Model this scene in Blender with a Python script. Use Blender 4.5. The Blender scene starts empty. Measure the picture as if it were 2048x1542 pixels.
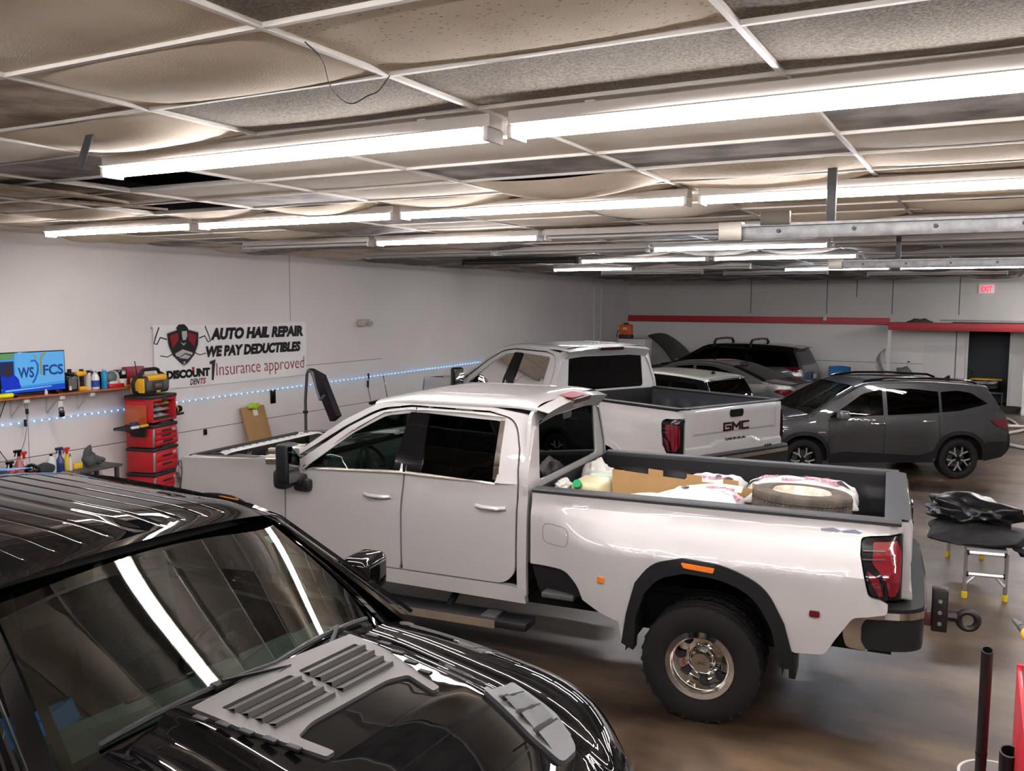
import bpy, bmesh, random
from math import *
from mathutils import Vector, Matrix
random.seed(7)
S = bpy.context.scene
C = S.collection
# ---------------------------------------------------------------- camera, world, exposure
CAM = (0.497616, 0.092056, 0.005384, 1773.3)      # yaw, pitch, roll, focal length in pixels of the 2048 wide frame
CH = 2.85
EXPOSURE = 1.3
def cam_axes():
    a, p, r = CAM[:3]
    f = Vector((-sin(a)*cos(p), cos(a)*cos(p), -sin(p)))
    x = Vector((cos(a), sin(a), 0)); u = x.cross(f)
    return f, x*cos(r)+u*sin(r), u*cos(r)-x*sin(r)
CF, CX, CU = cam_axes()
cd = bpy.data.cameras.new('camera'); co = bpy.data.objects.new('camera', cd); C.objects.link(co)
cd.sensor_width = 36; cd.lens = CAM[3]/2048*36; cd.clip_start = 0.05
m3 = Matrix((CX, CU, -CF)).transposed()
co.matrix_world = Matrix.Translation((0, 0, CH)) @ m3.to_4x4()
S.camera = co
S.view_settings.view_transform = 'Standard'; S.view_settings.look = 'None'
S.view_settings.gamma = 1; S.view_settings.exposure = EXPOSURE
w = bpy.data.worlds.new('world'); S.world = w; w.use_nodes = True
w.node_tree.nodes['Background'].inputs[0].default_value = (0.5, 0.5, 0.55, 1)
w.node_tree.nodes['Background'].inputs[1].default_value = 0.02
TUBE = 30.0                                       # emission strength of a burning fluorescent tube

# ---------------------------------------------------------------- measuring helpers
def ray(px, py): return CF + CX*((px-1024)/CAM[3]) + CU*((771-py)/CAM[3])
def at_z(px, py, z):
    d = ray(px, py); t = (z-CH)/d.z; return Vector((d.x*t, d.y*t, z))
WX0, WK, WY0, FY = -9.9, -0.036, 5.5, 27.8        # the left wall runs x = WX0 + WK*(y-WY0); the far wall stands at y = FY
def wall_x(y): return WX0 + WK*(y-WY0)
def at_wall(px, py, off=0.0):
    d = ray(px, py); o = Vector((0, 0, CH))
    t = (WX0 - WK*WY0 + off)/(d.x - WK*d.y); return o + d*t
def at_y(px, py, y):
    d = ray(px, py); t = y/d.y; return Vector((0, 0, CH)) + d*t

# ---------------------------------------------------------------- materials
MATS = {}
def mat(name, col, rough=0.5, metal=0.0, coat=0.0, emit=None, estr=0.0, spec=0.5, noise=0.0, nscale=8.0, bump=0.0, col2=None, bscale=None, trans=0.0, cr=0.03):
    if name in MATS: return MATS[name]
    m = bpy.data.materials.new(name); m.use_nodes = True
    nt = m.node_tree; b = nt.nodes['Principled BSDF']
    c = (*col, 1) if len(col) == 3 else col
    b.inputs['Base Color'].default_value = c; b.inputs['Roughness'].default_value = rough
    b.inputs['Metallic'].default_value = metal; b.inputs['Coat Weight'].default_value = coat
    b.inputs['Coat Roughness'].default_value = cr
    b.inputs['Specular IOR Level'].default_value = spec
    if emit:
        b.inputs['Emission Color'].default_value = (*emit, 1); b.inputs['Emission Strength'].default_value = estr
    if noise or bump:
        tc = nt.nodes.new('ShaderNodeTexCoord')
        n = nt.nodes.new('ShaderNodeTexNoise'); n.inputs['Scale'].default_value = nscale; n.inputs['Detail'].default_value = 5
        nt.links.new(tc.outputs['Object'], n.inputs['Vector'])
        if noise:
            r = nt.nodes.new('ShaderNodeValToRGB'); r.color_ramp.elements[0].position = .35; r.color_ramp.elements[1].position = .68
            c2 = col2 or tuple(v*(1-noise) for v in col)
            r.color_ramp.elements[0].color = (*c2, 1); r.color_ramp.elements[1].color = c
            nt.links.new(n.outputs['Fac'], r.inputs['Fac']); nt.links.new(r.outputs['Color'], b.inputs['Base Color'])
        if bump:
            n2 = nt.nodes.new('ShaderNodeTexNoise'); n2.inputs['Scale'].default_value = bscale or nscale*6; n2.inputs['Detail'].default_value = 4
            nt.links.new(tc.outputs['Object'], n2.inputs['Vector'])
            bp = nt.nodes.new('ShaderNodeBump'); bp.inputs['Strength'].default_value = bump; bp.inputs['Distance'].default_value = .01
            nt.links.new(n2.outputs['Fac'], bp.inputs['Height']); nt.links.new(bp.outputs['Normal'], b.inputs['Normal'])
    MATS[name] = m
    return m
def glass(name, tint, rough=0.0, ior=1.5, base=(0.004, 0.005, 0.005)):
    """car glass: a tinted clear layer under a mirror reflection that grows with the angle"""
    if name in MATS: return MATS[name]
    m = bpy.data.materials.new(name); m.use_nodes = True; nt = m.node_tree
    nt.nodes.remove(nt.nodes['Principled BSDF']); out = nt.nodes['Material Output']
    tr = nt.nodes.new('ShaderNodeBsdfTransparent'); tr.inputs[0].default_value = (*tint, 1)
    gl = nt.nodes.new('ShaderNodeBsdfGlossy'); gl.inputs['Roughness'].default_value = rough; gl.inputs[0].default_value = (1, 1, 1, 1)
    fr = nt.nodes.new('ShaderNodeFresnel'); fr.inputs[0].default_value = ior
    mx = nt.nodes.new('ShaderNodeMixShader')
    nt.links.new(fr.outputs[0], mx.inputs[0]); nt.links.new(tr.outputs[0], mx.inputs[1]); nt.links.new(gl.outputs[0], mx.inputs[2])
    nt.links.new(mx.outputs[0], out.inputs[0]); MATS[name] = m
    return m
WHITE = mat('white_paint', (.46, .45, .443), .35, coat=1.0)
BLACKP = mat('black_paint', (.003, .003, .0035), .3, coat=1.0, cr=.015, spec=0.0)
GREYP = mat('gravity_grey_paint', (.040, .040, .043), .3, metal=.3, coat=1.0)
SILVERP = mat('silver_paint', (.17, .167, .162), .32, metal=.6, coat=1.0)
DGREYP = mat('graphite_paint', (.07, .073, .077), .3, metal=.5, coat=1.0)
CREAMP = mat('cream_white_paint', (.64, .62, .55), .35, coat=1.0)
CHROME = mat('chrome', (.82, .81, .78), .07, metal=1)
ALU = mat('brushed_aluminium', (.68, .68, .69), .35, metal=.9)
PLAST = mat('black_plastic', (.009, .009, .010), .5, spec=.35, bump=.15, nscale=60)
GLOSSB = mat('gloss_black_plastic', (.005, .005, .0055), .15, coat=.35, spec=.2)
RUBBER = mat('tyre_rubber', (.009, .0085, .008), .8, spec=.3, bump=.2, nscale=40)
DARK = mat('underbody_dark', (.006, .006, .006), .8)
SEAT = mat('dark_seat_fabric', (.035, .037, .038), .8, bump=.2, nscale=60)
DASH = mat('dashboard_plastic', (.04, .045, .043), .6)
GLS = glass('clear_car_glass', (.50, .62, .55), ior=1.95)
GLF = glass('front_door_glass', (.42, .55, .49), ior=1.22)
RAIL = mat('bed_rail_plastic', (.030, .031, .033), .55, bump=.1, nscale=80)
BRK = mat('brake_lamp_lens', (.16, .006, .012), .45, spec=.3)
GLD = glass('tinted_car_glass', (.020, .021, .022), ior=1.33)
GLM = glass('half_tinted_car_glass', (.20, .24, .225), ior=1.36)
REDL = mat('red_lamp_lens', (.13, .002, .008), .12, coat=1)
REDD = mat('dark_red_lamp_lens', (.12, .004, .008), .12, coat=1)
AMBER = mat('amber_lamp_lens', (.85, .20, .02), .2, coat=1)
LAMPC = mat('clear_lamp_lens', (.10, .10, .105), .1, metal=.5, coat=1)
GREYPL = mat('grey_plastic', (.07, .07, .072), .5, bump=.1, nscale=80)

# ---------------------------------------------------------------- object helpers
def link(name, me, parent=None, m=None, ang=35):
    o = bpy.data.objects.new(name, me); C.objects.link(o)
    if m is not None:
        if isinstance(m, (list, tuple)):
            for q in m: me.materials.append(q)
        else: me.materials.append(m)
    if ang is not None and len(me.polygons):
        me.polygons.foreach_set('use_smooth', [True]*len(me.polygons)); me.set_sharp_from_angle(angle=radians(ang))
    if parent: o.parent = parent
    return o
def done(name, bm, m, parent=None, ang=35, weld=True):
    if weld: bmesh.ops.remove_doubles(bm, verts=bm.verts, dist=1e-5)
    bmesh.ops.recalc_face_normals(bm, faces=bm.faces)
    me = bpy.data.meshes.new(name); bm.to_mesh(me); bm.free()
    return link(name, me, parent, m, ang)
def tag(o, label, cat, group=None, kind=None):
    if label: o['label'] = label
    if cat: o['category'] = cat
    if group: o['group'] = group
    if kind: o['kind'] = kind
    return o
def thing(name, label, cat, loc=(0, 0, 0), rz=0.0, group=None):
    o = bpy.data.objects.new(name, None); C.objects.link(o); o.location = loc; o.rotation_euler = (0, 0, rz); o.empty_display_size = .1
    return tag(o, label, cat, group)
def struct(name, bm, m, ang=35):
    o = done(name, bm, m, None, ang); o['kind'] = 'structure'; return o
def dup(o, parent=None):
    c = o.copy(); C.objects.link(c); c.parent = parent
    for ch in list(o.children): dup(ch, c)
    return c
def B(): return bmesh.new()
def box(bm, x0, x1, y0, y1, z0, z1, bev=0.0, M=None, mi=0, seg=2):
    M = M or Matrix()
    r = bmesh.ops.create_cube(bm, size=1, matrix=M @ Matrix.Translation(((x0+x1)/2, (y0+y1)/2, (z0+z1)/2)) @ Matrix.Diagonal((abs(x1-x0), abs(y1-y0), abs(z1-z0), 1)))
    fs = set(f for v in r['verts'] for f in v.link_faces)
    for f in fs: f.material_index = mi
    if bev > 0:
        es = list(set(e for v in r['verts'] for e in v.link_edges))
        bmesh.ops.bevel(bm, geom=es, offset=bev, segments=seg, affect='EDGES', profile=.5, clamp_overlap=True)
def frames(pts):
    ps = [Vector(p) for p in pts]; out = []; up = Vector((0, 0, 1))
    for i, p in enumerate(ps):
        t = (ps[min(i+1, len(ps)-1)] - ps[max(i-1, 0)]).normalized()
        if abs(t.dot(up)) > .95: up = Vector((1, 0, 0)) if abs(t.x) < .9 else Vector((0, 1, 0))
        a = t.cross(up).normalized(); b = a.cross(t).normalized(); up = b
        out.append((p, a, b))
    return out
def tube(bm, pts, r, n=8, caps=True, mi=0, flat=1.0):
    rings = []
    for i, (p, a, b) in enumerate(frames(pts)):
        rr = r[i] if isinstance(r, (list, tuple)) else r
        rings.append([bm.verts.new(p + a*cos(2*pi*k/n)*rr + b*sin(2*pi*k/n)*rr*flat) for k in range(n)])
    for q, s in zip(rings, rings[1:]):
        for k in range(n): bm.faces.new((q[k], q[(k+1) % n], s[(k+1) % n], s[k])).material_index = mi
    if caps:
        bm.faces.new(rings[0][::-1]).material_index = mi; bm.faces.new(rings[-1]).material_index = mi
def lathe(bm, prof, n=32, M=None, mi=0, closed=False):
    """profile points (r, h) turned about the local z axis"""
    M = M or Matrix(); rings = []
    for r, h in prof:
        if r < 1e-6: rings.append([bm.verts.new(M @ Vector((0, 0, h)))])
        else: rings.append([bm.verts.new(M @ Vector((r*cos(2*pi*k/n), r*sin(2*pi*k/n), h))) for k in range(n)])
    prs = list(zip(rings, rings[1:])) + ([(rings[-1], rings[0])] if closed else [])
    for a, b in prs:
        for k in range(n):
            k2 = (k+1) % n
            if len(a) == 1 and len(b) == 1: continue
            if len(a) == 1: f = (a[0], b[k2], b[k])
            elif len(b) == 1: f = (a[k], a[k2], b[0])
            else: f = (a[k], a[k2], b[k2], b[k])
            bm.faces.new(f).material_index = mi
def grid(bm, fn, nu, nv, mi=0):
    vs = [[bm.verts.new(fn(i/nu, j/nv)) for j in range(nv+1)] for i in range(nu+1)]
    for i in range(nu):
        for j in range(nv): bm.faces.new((vs[i][j], vs[i+1][j], vs[i+1][j+1], vs[i][j+1])).material_index = mi
    return vs
def rp(pts, n=5):
    """polygon whose points may carry a corner radius"""
    out = []; N = len(pts)
    for i, p in enumerate(pts):
        if len(p) < 3 or p[2] <= 0: out.append((p[0], p[1])); continue
        a = Vector(pts[i-1][:2]); b = Vector(p[:2]); c = Vector(pts[(i+1) % N][:2])
        u = (a-b); v = (c-b); r = min(p[2], u.length*.48, v.length*.48); u.normalize(); v.normalize()
        s, e = b+u*r, b+v*r
        for k in range(n+1):
            t = k/n; q = s*(1-t)**2 + b*2*t*(1-t) + e*t*t; out.append((q.x, q.y))
    return out
def panel(name, outline, fn, m, parent=None, holes=(), step=.12, lip=.02, ang=30, both=False):
    """a flat outline (a, b), cut into a fine grid, bent onto a surface fn(a, b, depth) and given turned-in edges"""
    bm = B(); es = []
    for loop in [outline]+list(holes):
        vs = [bm.verts.new((p[0], p[1], 0)) for p in loop]
        for i in range(len(vs)): es.append(bm.edges.new((vs[i], vs[(i+1) % len(vs)])))
    bmesh.ops.triangle_fill(bm, use_beauty=True, use_dissolve=False, edges=es)
    xs = [p[0] for p in outline]; ys = [p[1] for p in outline]
    if step:
        for ax, lo, hi in ((0, min(xs), max(xs)), (1, min(ys), max(ys))):
            k = ceil(lo/step)
            while k*step < hi:
                if k*step > lo+1e-4:
                    co_ = (k*step, 0, 0) if ax == 0 else (0, k*step, 0); no = (1, 0, 0) if ax == 0 else (0, 1, 0)
                    bmesh.ops.bisect_plane(bm, geom=bm.verts[:]+bm.edges[:]+bm.faces[:], dist=1e-5, plane_co=co_, plane_no=no)
                k += 1
    if lip:
        be = [e for e in bm.edges if e.is_boundary]
        r = bmesh.ops.extrude_edge_only(bm, edges=be)
        for v in r['geom']:
            if isinstance(v, bmesh.types.BMVert): v.co.z = lip
    for v in bm.verts: v.co = fn(v.co.x, v.co.y, v.co.z)
    return done(name, bm, m, parent, ang, weld=False)
def prism(bm, pts, t, M=None, mi=0):
    """flat outline in the local xy plane, t thick along z"""
    M = M or Matrix()
    a = [bm.verts.new(M @ Vector((p[0], p[1], 0))) for p in pts]; b = [bm.verts.new(M @ Vector((p[0], p[1], t))) for p in pts]
    fa = bm.faces.new(a); fb = bm.faces.new(b[::-1]); fa.material_index = mi; fb.material_index = mi
    for i in range(len(pts)):
        j = (i+1) % len(pts); bm.faces.new((a[j], a[i], b[i], b[j])).material_index = mi
    bmesh.ops.triangulate(bm, faces=[fa, fb])
def text(name, s, size, m, parent, M, ext=.004, shear=0.0, off=0.0, width=None, height=None, align='CENTER'):
    cu = bpy.data.curves.new(name, 'FONT'); cu.body = s; cu.size = size; cu.extrude = ext; cu.shear = shear; cu.offset = off
    cu.align_x = align; cu.align_y = 'BOTTOM_BASELINE'; cu.resolution_u = 3
    o = bpy.data.objects.new(name+'_curve', cu); C.objects.link(o)
    dg = bpy.context.evaluated_depsgraph_get(); me = bpy.data.meshes.new_from_object(o.evaluated_get(dg))
    bpy.data.objects.remove(o)
    if width or height:
        xs = [v.co.x for v in me.vertices]; ys = [v.co.y for v in me.vertices]
        sx = width/(max(xs)-min(xs)) if width else 1; sy = height/(max(ys)-min(ys)) if height else 1
        cx = (max(xs)+min(xs))/2 if align == 'CENTER' else min(xs); y0 = min(ys)
        for v in me.vertices: v.co.x = (v.co.x-cx)*sx; v.co.y = (v.co.y-y0)*sy
    me.transform(M); me.materials.clear()
    return link(name, me, parent, m, None)
def basis(o, ex, ey, ez):
    return Matrix.Translation(Vector(o)) @ Matrix((Vector(ex).normalized(), Vector(ey).normalized(), Vector(ez).normalized())).transposed().to_4x4()
def ss(t): t = max(0., min(1., t)); return t*t*(3-2*t)
# ================================================================ the room
ZC = 3.64; GX0, GY0 = -1.904, 1.979
BX0, BX1, BY0 = -11.0, 6.5, -4.5
def floor_mat():
    m = bpy.data.materials.new('stained_concrete'); m.use_nodes = True; nt = m.node_tree; b = nt.nodes['Principled BSDF']
    tc = nt.nodes.new('ShaderNodeTexCoord')
    n1 = nt.nodes.new('ShaderNodeTexNoise'); n1.inputs['Scale'].default_value = .8; n1.inputs['Detail'].default_value = 7; n1.inputs['Roughness'].default_value = .62
    mp = nt.nodes.new('ShaderNodeMapping'); mp.inputs['Scale'].default_value = (.8, 1.6, 1)
    nt.links.new(tc.outputs['Object'], mp.inputs[0]); nt.links.new(mp.outputs[0], n1.inputs['Vector'])
    r = nt.nodes.new('ShaderNodeValToRGB'); e = r.color_ramp.elements
    e[0].position = .36; e[0].color = (.024, .015, .009, 1); e[1].position = .68; e[1].color = (.16, .110, .066, 1)
    q = e.new(.5); q.color = (.070, .046, .028, 1)
    nt.links.new(n1.outputs['Fac'], r.inputs['Fac'])
    n2 = nt.nodes.new('ShaderNodeTexNoise'); n2.inputs['Scale'].default_value = .35; n2.inputs['Detail'].default_value = 3
    nt.links.new(tc.outputs['Object'], n2.inputs['Vector'])
    r2 = nt.nodes.new('ShaderNodeValToRGB'); r2.color_ramp.elements[0].position = .45; r2.color_ramp.elements[0].color = (0, 0, 0, 1); r2.color_ramp.elements[1].position = .62
    nt.links.new(n2.outputs['Fac'], r2.inputs['Fac'])
    mx = nt.nodes.new('ShaderNodeMix'); mx.data_type = 'RGBA'; mx.inputs['B'].default_value = (.125, .092, .062, 1)
    mu = nt.nodes.new('ShaderNodeMath'); mu.operation = 'MULTIPLY'; mu.inputs[1].default_value = .55
    nt.links.new(r2.outputs['Color'], mu.inputs[0]); nt.links.new(mu.outputs[0], mx.inputs['Factor']); nt.links.new(r.outputs['Color'], mx.inputs['A'])
    nt.links.new(mx.outputs['Result'], b.inputs['Base Color'])
    n3 = nt.nodes.new('ShaderNodeTexNoise'); n3.inputs['Scale'].default_value = 2.2; n3.inputs['Detail'].default_value = 3
    nt.links.new(tc.outputs['Object'], n3.inputs['Vector'])
    mr = nt.nodes.new('ShaderNodeMapRange'); mr.inputs['To Min'].default_value = .22; mr.inputs['To Max'].default_value = .5
    nt.links.new(n3.outputs['Fac'], mr.inputs['Value']); nt.links.new(mr.outputs[0], b.inputs['Roughness'])
    return m
bm = B(); box(bm, BX0-.5, BX1, BY0, FY+3.5, -.2, 0); struct('floor', bm, floor_mat())
WALLP = mat('wall_paint', (.85, .815, .795), .6, noise=.06, nscale=.7, bump=.05)
WALLD = mat('grey_wall_panels', (.62, .605, .57), .6, noise=.08, nscale=.8)
SEAM = mat('seam_shadow_gap', (.12, .115, .11), .8)
y0, y1 = BY0, FY
def wall_quad(ya, yb, za, zb, off0, off1):
    bm = B()
    for (a, b_) in ((off0, off1),):
        vs = [Vector((wall_x(y)+o, y, z)) for z in (za, zb) for y in (ya, yb) for o in (a, b_)]
        v = [bm.verts.new(p) for p in vs]
        for f in ((0, 2, 3, 1), (4, 5, 7, 6), (0, 1, 5, 4), (2, 6, 7, 3), (0, 4, 6, 2), (1, 3, 7, 5)): bm.faces.new([v[i] for i in f])
    return bm
struct('wall_left', wall_quad(y0, y1+.2, 0, 4.4, -.2, 0), WALLP)
bm = wall_quad(y0, y1, 1.01, 1.019, -.01, .002)
for (za, zb, ya, yb) in ((1.795, 1.803, 7.9, 13.6),):
    b2 = wall_quad(ya, yb, za, zb, -.01, .002); me = bpy.data.meshes.new('t'); b2.to_mesh(me); bm.from_mesh(me)
b2 = wall_quad(11.0, 11.008, 2.55, 3.62, -.01, .002); me = bpy.data.meshes.new('t'); b2.to_mesh(me); bm.from_mesh(me)
struct('trim_1', bm, SEAM)
# far wall: a grey upper half over a red beam and a white lower half, with a doorway at the right
xl = wall_x(FY)
bm = B(); box(bm, xl-.3, BX1, FY, FY+.2, 2.35, 4.4); struct('wall_far_upper', bm, WALLD)
bm = B(); DL, DR = at_y(1937, 700, FY).x, at_y(2019, 700, FY).x
box(bm, xl-.3, DL, FY-.02, FY+.2, 0, 2.36); box(bm, DR, BX1, FY-.02, FY+.2, 0, 2.36); struct('wall_far', bm, mat('far_wall_paint', (.88, .86, .82), .6, noise=.04, nscale=.8))
bm = B()
for px in (1502, 1654, 1713, 1785, 1919):
    x = at_y(px, 600, FY).x; box(bm, x-.012, x+.012, FY-.004, FY+.01, 2.6 if px != 1713 else 3.1, 4.2)
struct('trim_2', bm, SEAM)
bm = B()
for px, z0, z1 in ((1912, .0, 2.3),):
    x = at_y(px, 700, FY).x; box(bm, x-.012, x+.012, FY-.03, FY+.01, z0, z1)
za = at_y(1750, 725, FY).z; box(bm, at_y(1540, 700, FY).x, at_y(1850, 700, FY).x, FY-.024, FY, za, za+.012)
struct('trim_3', bm, SEAM)
RED = mat('red_beam_paint', (.50, .035, .045), .45)
zt = at_y(1253, 630, FY).z; x2 = at_y(1780, 640, FY).x
bm = B(); box(bm, xl, x2, FY-.06, FY, zt-.20, zt, .004); box(bm, xl, x2, FY-.09, FY, zt-.20, zt-.13, .004); struct('trim_4', bm, RED)
bm = B(); y2 = FY-1.4; a = at_y(1777, 644, y2); b_ = at_y(1777, 659, y2); z_t, z_b = a.z-.01, b_.z-.01
box(bm, a.x, BX1, y2-.03, y2+.03, z_b, z_t, .004); struct('trim_5', bm, RED)
bm = B(); box(bm, a.x, BX1, y2+.03, FY, z_t-.06, z_t-.01); struct('trim_6', bm, mat('ledge_plywood', (.16, .14, .12), .8))
bm = B(); box(bm, a.x+.0, a.x+.09, y2-.02, y2+.07, 0, z_b); struct('trim_7', bm, mat('white_post_paint', (.72, .70, .67), .5))
bm = B(); c = at_z(2046, 831, 0); box(bm, c.x-.05, c.x+.12, c.y, c.y+.12, 0, 2.3); struct('trim_8', bm, MATS['white_post_paint'])
# brighter drywall patch and white side panel on the lower far wall
bm = B(); p = at_y(1848, 690, FY-.03); box(bm, p.x, at_y(1912, 700, FY).x-.02, FY-.035, FY-.02, 0, p.z); box(bm, at_y(1914, 700, FY).x, DL-.02, FY-.035, FY-.02, 0, p.z); struct('trim_9', bm, mat('bright_drywall', (.78, .77, .74), .55))
# room beyond the doorway
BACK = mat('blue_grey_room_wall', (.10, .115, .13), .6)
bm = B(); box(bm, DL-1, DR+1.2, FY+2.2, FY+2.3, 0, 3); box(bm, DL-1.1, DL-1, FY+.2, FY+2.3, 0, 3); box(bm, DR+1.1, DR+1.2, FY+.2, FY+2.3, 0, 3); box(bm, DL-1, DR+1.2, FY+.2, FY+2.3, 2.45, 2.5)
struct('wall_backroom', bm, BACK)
bm = B(); box(bm, DR, DR+.07, FY-.06, FY+.22, 0, 2.3, .004); box(bm, DL-.07, DL, FY-.06, FY+.22, 0, 2.3, .004); struct('door_1', bm, MATS['white_post_paint'])
bm = B(); box(bm, BX1, BX1+.2, BY0, FY+.2, 0, 4.4); struct('wall_right', bm, mat('darkened_wall_paint', (.30, .285, .27), .7))  # unseen walls, colour darkened to dim reflections and room fill
bm = B(); box(bm, BX0-.4, BX1+.2, BY0-.2, BY0, 0, 4.4); struct('wall_back', bm, MATS['darkened_wall_paint'])
bm = B(); box(bm, BX0-.4, BX1+.2, BY0-.2, FY+.2, 4.4, 4.5); struct('roof_deck', bm, mat('plenum_dark', (.035, .04, .038), .9))
for nm in ('roof_deck',): pass
# ---------------------------------------------------------------- suspended ceiling: sagging tiles on a white T grid
def tile_mat(name, c1, c2, nscale, pits=0.0, bump=.3):
    m = bpy.data.materials.new(name); m.use_nodes = True; nt = m.node_tree; b = nt.nodes['Principled BSDF']; b.inputs['Roughness'].default_value = .9
    tc = nt.nodes.new('ShaderNodeTexCoord')
    n = nt.nodes.new('ShaderNodeTexNoise'); n.inputs['Scale'].default_value = nscale; n.inputs['Detail'].default_value = 6
    nt.links.new(tc.outputs['Object'], n.inputs['Vector'])
    r = nt.nodes.new('ShaderNodeValToRGB'); r.color_ramp.elements[0].position = .35; r.color_ramp.elements[1].position = .65
    r.color_ramp.elements[0].color = (*c2, 1); r.color_ramp.elements[1].color = (*c1, 1)
    nt.links.new(n.outputs['Fac'], r.inputs['Fac']); last = r.outputs['Color']
    if pits:
        mp = nt.nodes.new('ShaderNodeMapping'); mp.inputs['Scale'].default_value = (26, 60, 1); mp.inputs['Rotation'].default_value = (0, 0, .5)
        v = nt.nodes.new('ShaderNodeTexVoronoi'); v.inputs['Randomness'].default_value = 1
        nt.links.new(tc.outputs['Object'], mp.inputs[0]); nt.links.new(mp.outputs[0], v.inputs['Vector']); v.inputs['Scale'].default_value = 1
        rr = nt.nodes.new('ShaderNodeValToRGB'); rr.color_ramp.elements[0].position = .12; rr.color_ramp.elements[0].color = (1, 1, 1, 1); rr.color_ramp.elements[1].position = .2; rr.color_ramp.elements[1].color = (0, 0, 0, 1)
        nt.links.new(v.outputs['Distance'], rr.inputs['Fac'])
        mu = nt.nodes.new('ShaderNodeMath'); mu.operation = 'MULTIPLY'; mu.inputs[1].default_value = pits; nt.links.new(rr.outputs['Color'], mu.inputs[0])
        mx = nt.nodes.new('ShaderNodeMix'); mx.data_type = 'RGBA'; mx.inputs['B'].default_value = (.12, .10, .08, 1)
        nt.links.new(mu.outputs[0], mx.inputs['Factor']); nt.links.new(last, mx.inputs['A']); last = mx.outputs['Result']
    nt.links.new(last, b.inputs['Base Color'])
    n2 = nt.nodes.new('ShaderNodeTexNoise'); n2.inputs['Scale'].default_value = 170; nt.links.new(tc.outputs['Object'], n2.inputs['Vector'])
    bp = nt.nodes.new('ShaderNodeBump'); bp.inputs['Strength'].default_value = bump; bp.inputs['Distance'].default_value = .004
    nt.links.new(n2.outputs['Fac'], bp.inputs['Height']); nt.links.new(bp.outputs['Normal'], b.inputs['Normal'])
    return m
TM = [tile_mat('cream_smooth_tile', (.84, .72, .57), (.74, .62, .47), 3),
      tile_mat('cream_pitted_tile', (.82, .70, .54), (.72, .60, .45), 4, .9),
      tile_mat('grey_speckled_tile', (.34, .29, .235), (.17, .145, .115), 90, 0, .7),
      tile_mat('dirty_brown_tile', (.48, .38, .28), (.26, .19, .13), 7),
      tile_mat('plain_light_tile', (.80, .72, .62), (.70, .62, .52), 2),
      tile_mat('grey_stained_tile', (.46, .43, .40), (.24, .22, .20), 5)]
OV = {(-1, -1): (0, .01), (-1, 0): (0, .05), (0, 0): (1, .02), (0, -1): (2, .0), (1, -1): (2, 0), (1, 0): (2, .01), (-1, 1): (2, .015), (0, 1): (2, .0), (1, 1): (2, .02), (-2, 0): (3, .01),
      (-2, 1): (0, .07), (-2, -1): (3, .0), (-3, 1): (4, .03), (-3, 2): (5, .0), (-2, 2): (4, .0), (-3, 3): (None, 0), (-2, 3): (4, 0), (-2, 4): (4, .01), (-1, 2): (4, .0), (-1, 3): (4, 0),
      (-4, 3): (3, .02), (-4, 4): (3, .02), (-3, 4): (4, 0), (0, 2): (4, 0), (0, 3): (4, .0), (0, 4): (5, 0), (1, 2): (4, 0), (1, 3): (5, 0), (1, 4): (4, .02), (0, 5): (1, .04), (-1, 4): (5, .0), (-1, 5): (0, .12), (1, 5): (0, .03),
      (-4, 5): (None, 0), (-3, 5): (5, 0), (-2, 5): (4, .02), (-2, 6): (0, .08), (-3, 6): (0, .09), (-4, 6): (0, .07), (-1, 6): (0, .05), (-5, 4): (3, .03), (-5, 5): (0, .06), (-6, 5): (0, .03)}
rc = random.Random(11)
bm = B(); NX0, NX1 = ceil((wall_x(FY)-.4-GX0)/1.22)-1, int((BX1-GX0)/1.22)+1; NY0, NY1 = int((BY0-GY0)/.61)-1, int((FY-GY0)/.61)+1
for i in range(NX0, NX1):
    for j in range(NY0, NY1):
        r = rc.random(); s = rc.random()
        k, sag = (4 if r < .35 else 0 if r < .6 else 5 if r < .75 else 3 if r < .83 else 2 if r < .92 else 1), (.09*s if s > .55 else .012)
        if j > 12 and r > .955: k = None
        if j > 16 and k is not None: k = 5 if r < .6 else 2
        if (i, j) in OV: k, sag = OV[(i, j)]
        if k is None: continue
        X0, Y0 = GX0+1.22*i, GY0+.61*j
        n = 8 if (j < 14) else 4
        def fn(u, v, X0=X0, Y0=Y0, sag=sag):
            e = (16*u*(1-u)*v*(1-v))**.7
            return Vector((X0+.012+1.196*u, Y0+.012+.586*v, ZC+.012-sag*(.25*(4*u*(1-u))+.75*e)))
        grid(bm, fn, n, n//2, k)
# two tiles that have slipped out and lean in the grid near the left front
for (cx, cy, rz_, tilt) in ((GX0-1.22*3.3, GY0+.61*3.1, .25, .12), (GX0-1.22*3.6, GY0+.61*4.4, -.2, .1)):
    M = Matrix.Translation((cx, cy, ZC-.02)) @ Matrix.Rotation(rz_, 4, 'Z') @ Matrix.Rotation(tilt, 4, 'Y')
    box(bm, -.6, .6, -.29, .29, -.008, .008, 0, M, 3)
o = done('ceiling', bm, TM, None, 40, weld=False); o['kind'] = 'structure'
GRIDM = mat('white_ceiling_grid', (.70, .66, .60), .5)
bm = B()
for i in range(NX0, NX1+1):
    X = GX0+1.22*i; box(bm, X-.010, X+.010, BY0, FY, ZC-.004, ZC+.03)
for j in range(NY0, NY1+1):
    Y = GY0+.61*j; box(bm, BX0, BX1, Y-.010, Y+.010, ZC-.003, ZC+.03)
struct('trim_10', bm, GRIDM)
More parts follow.
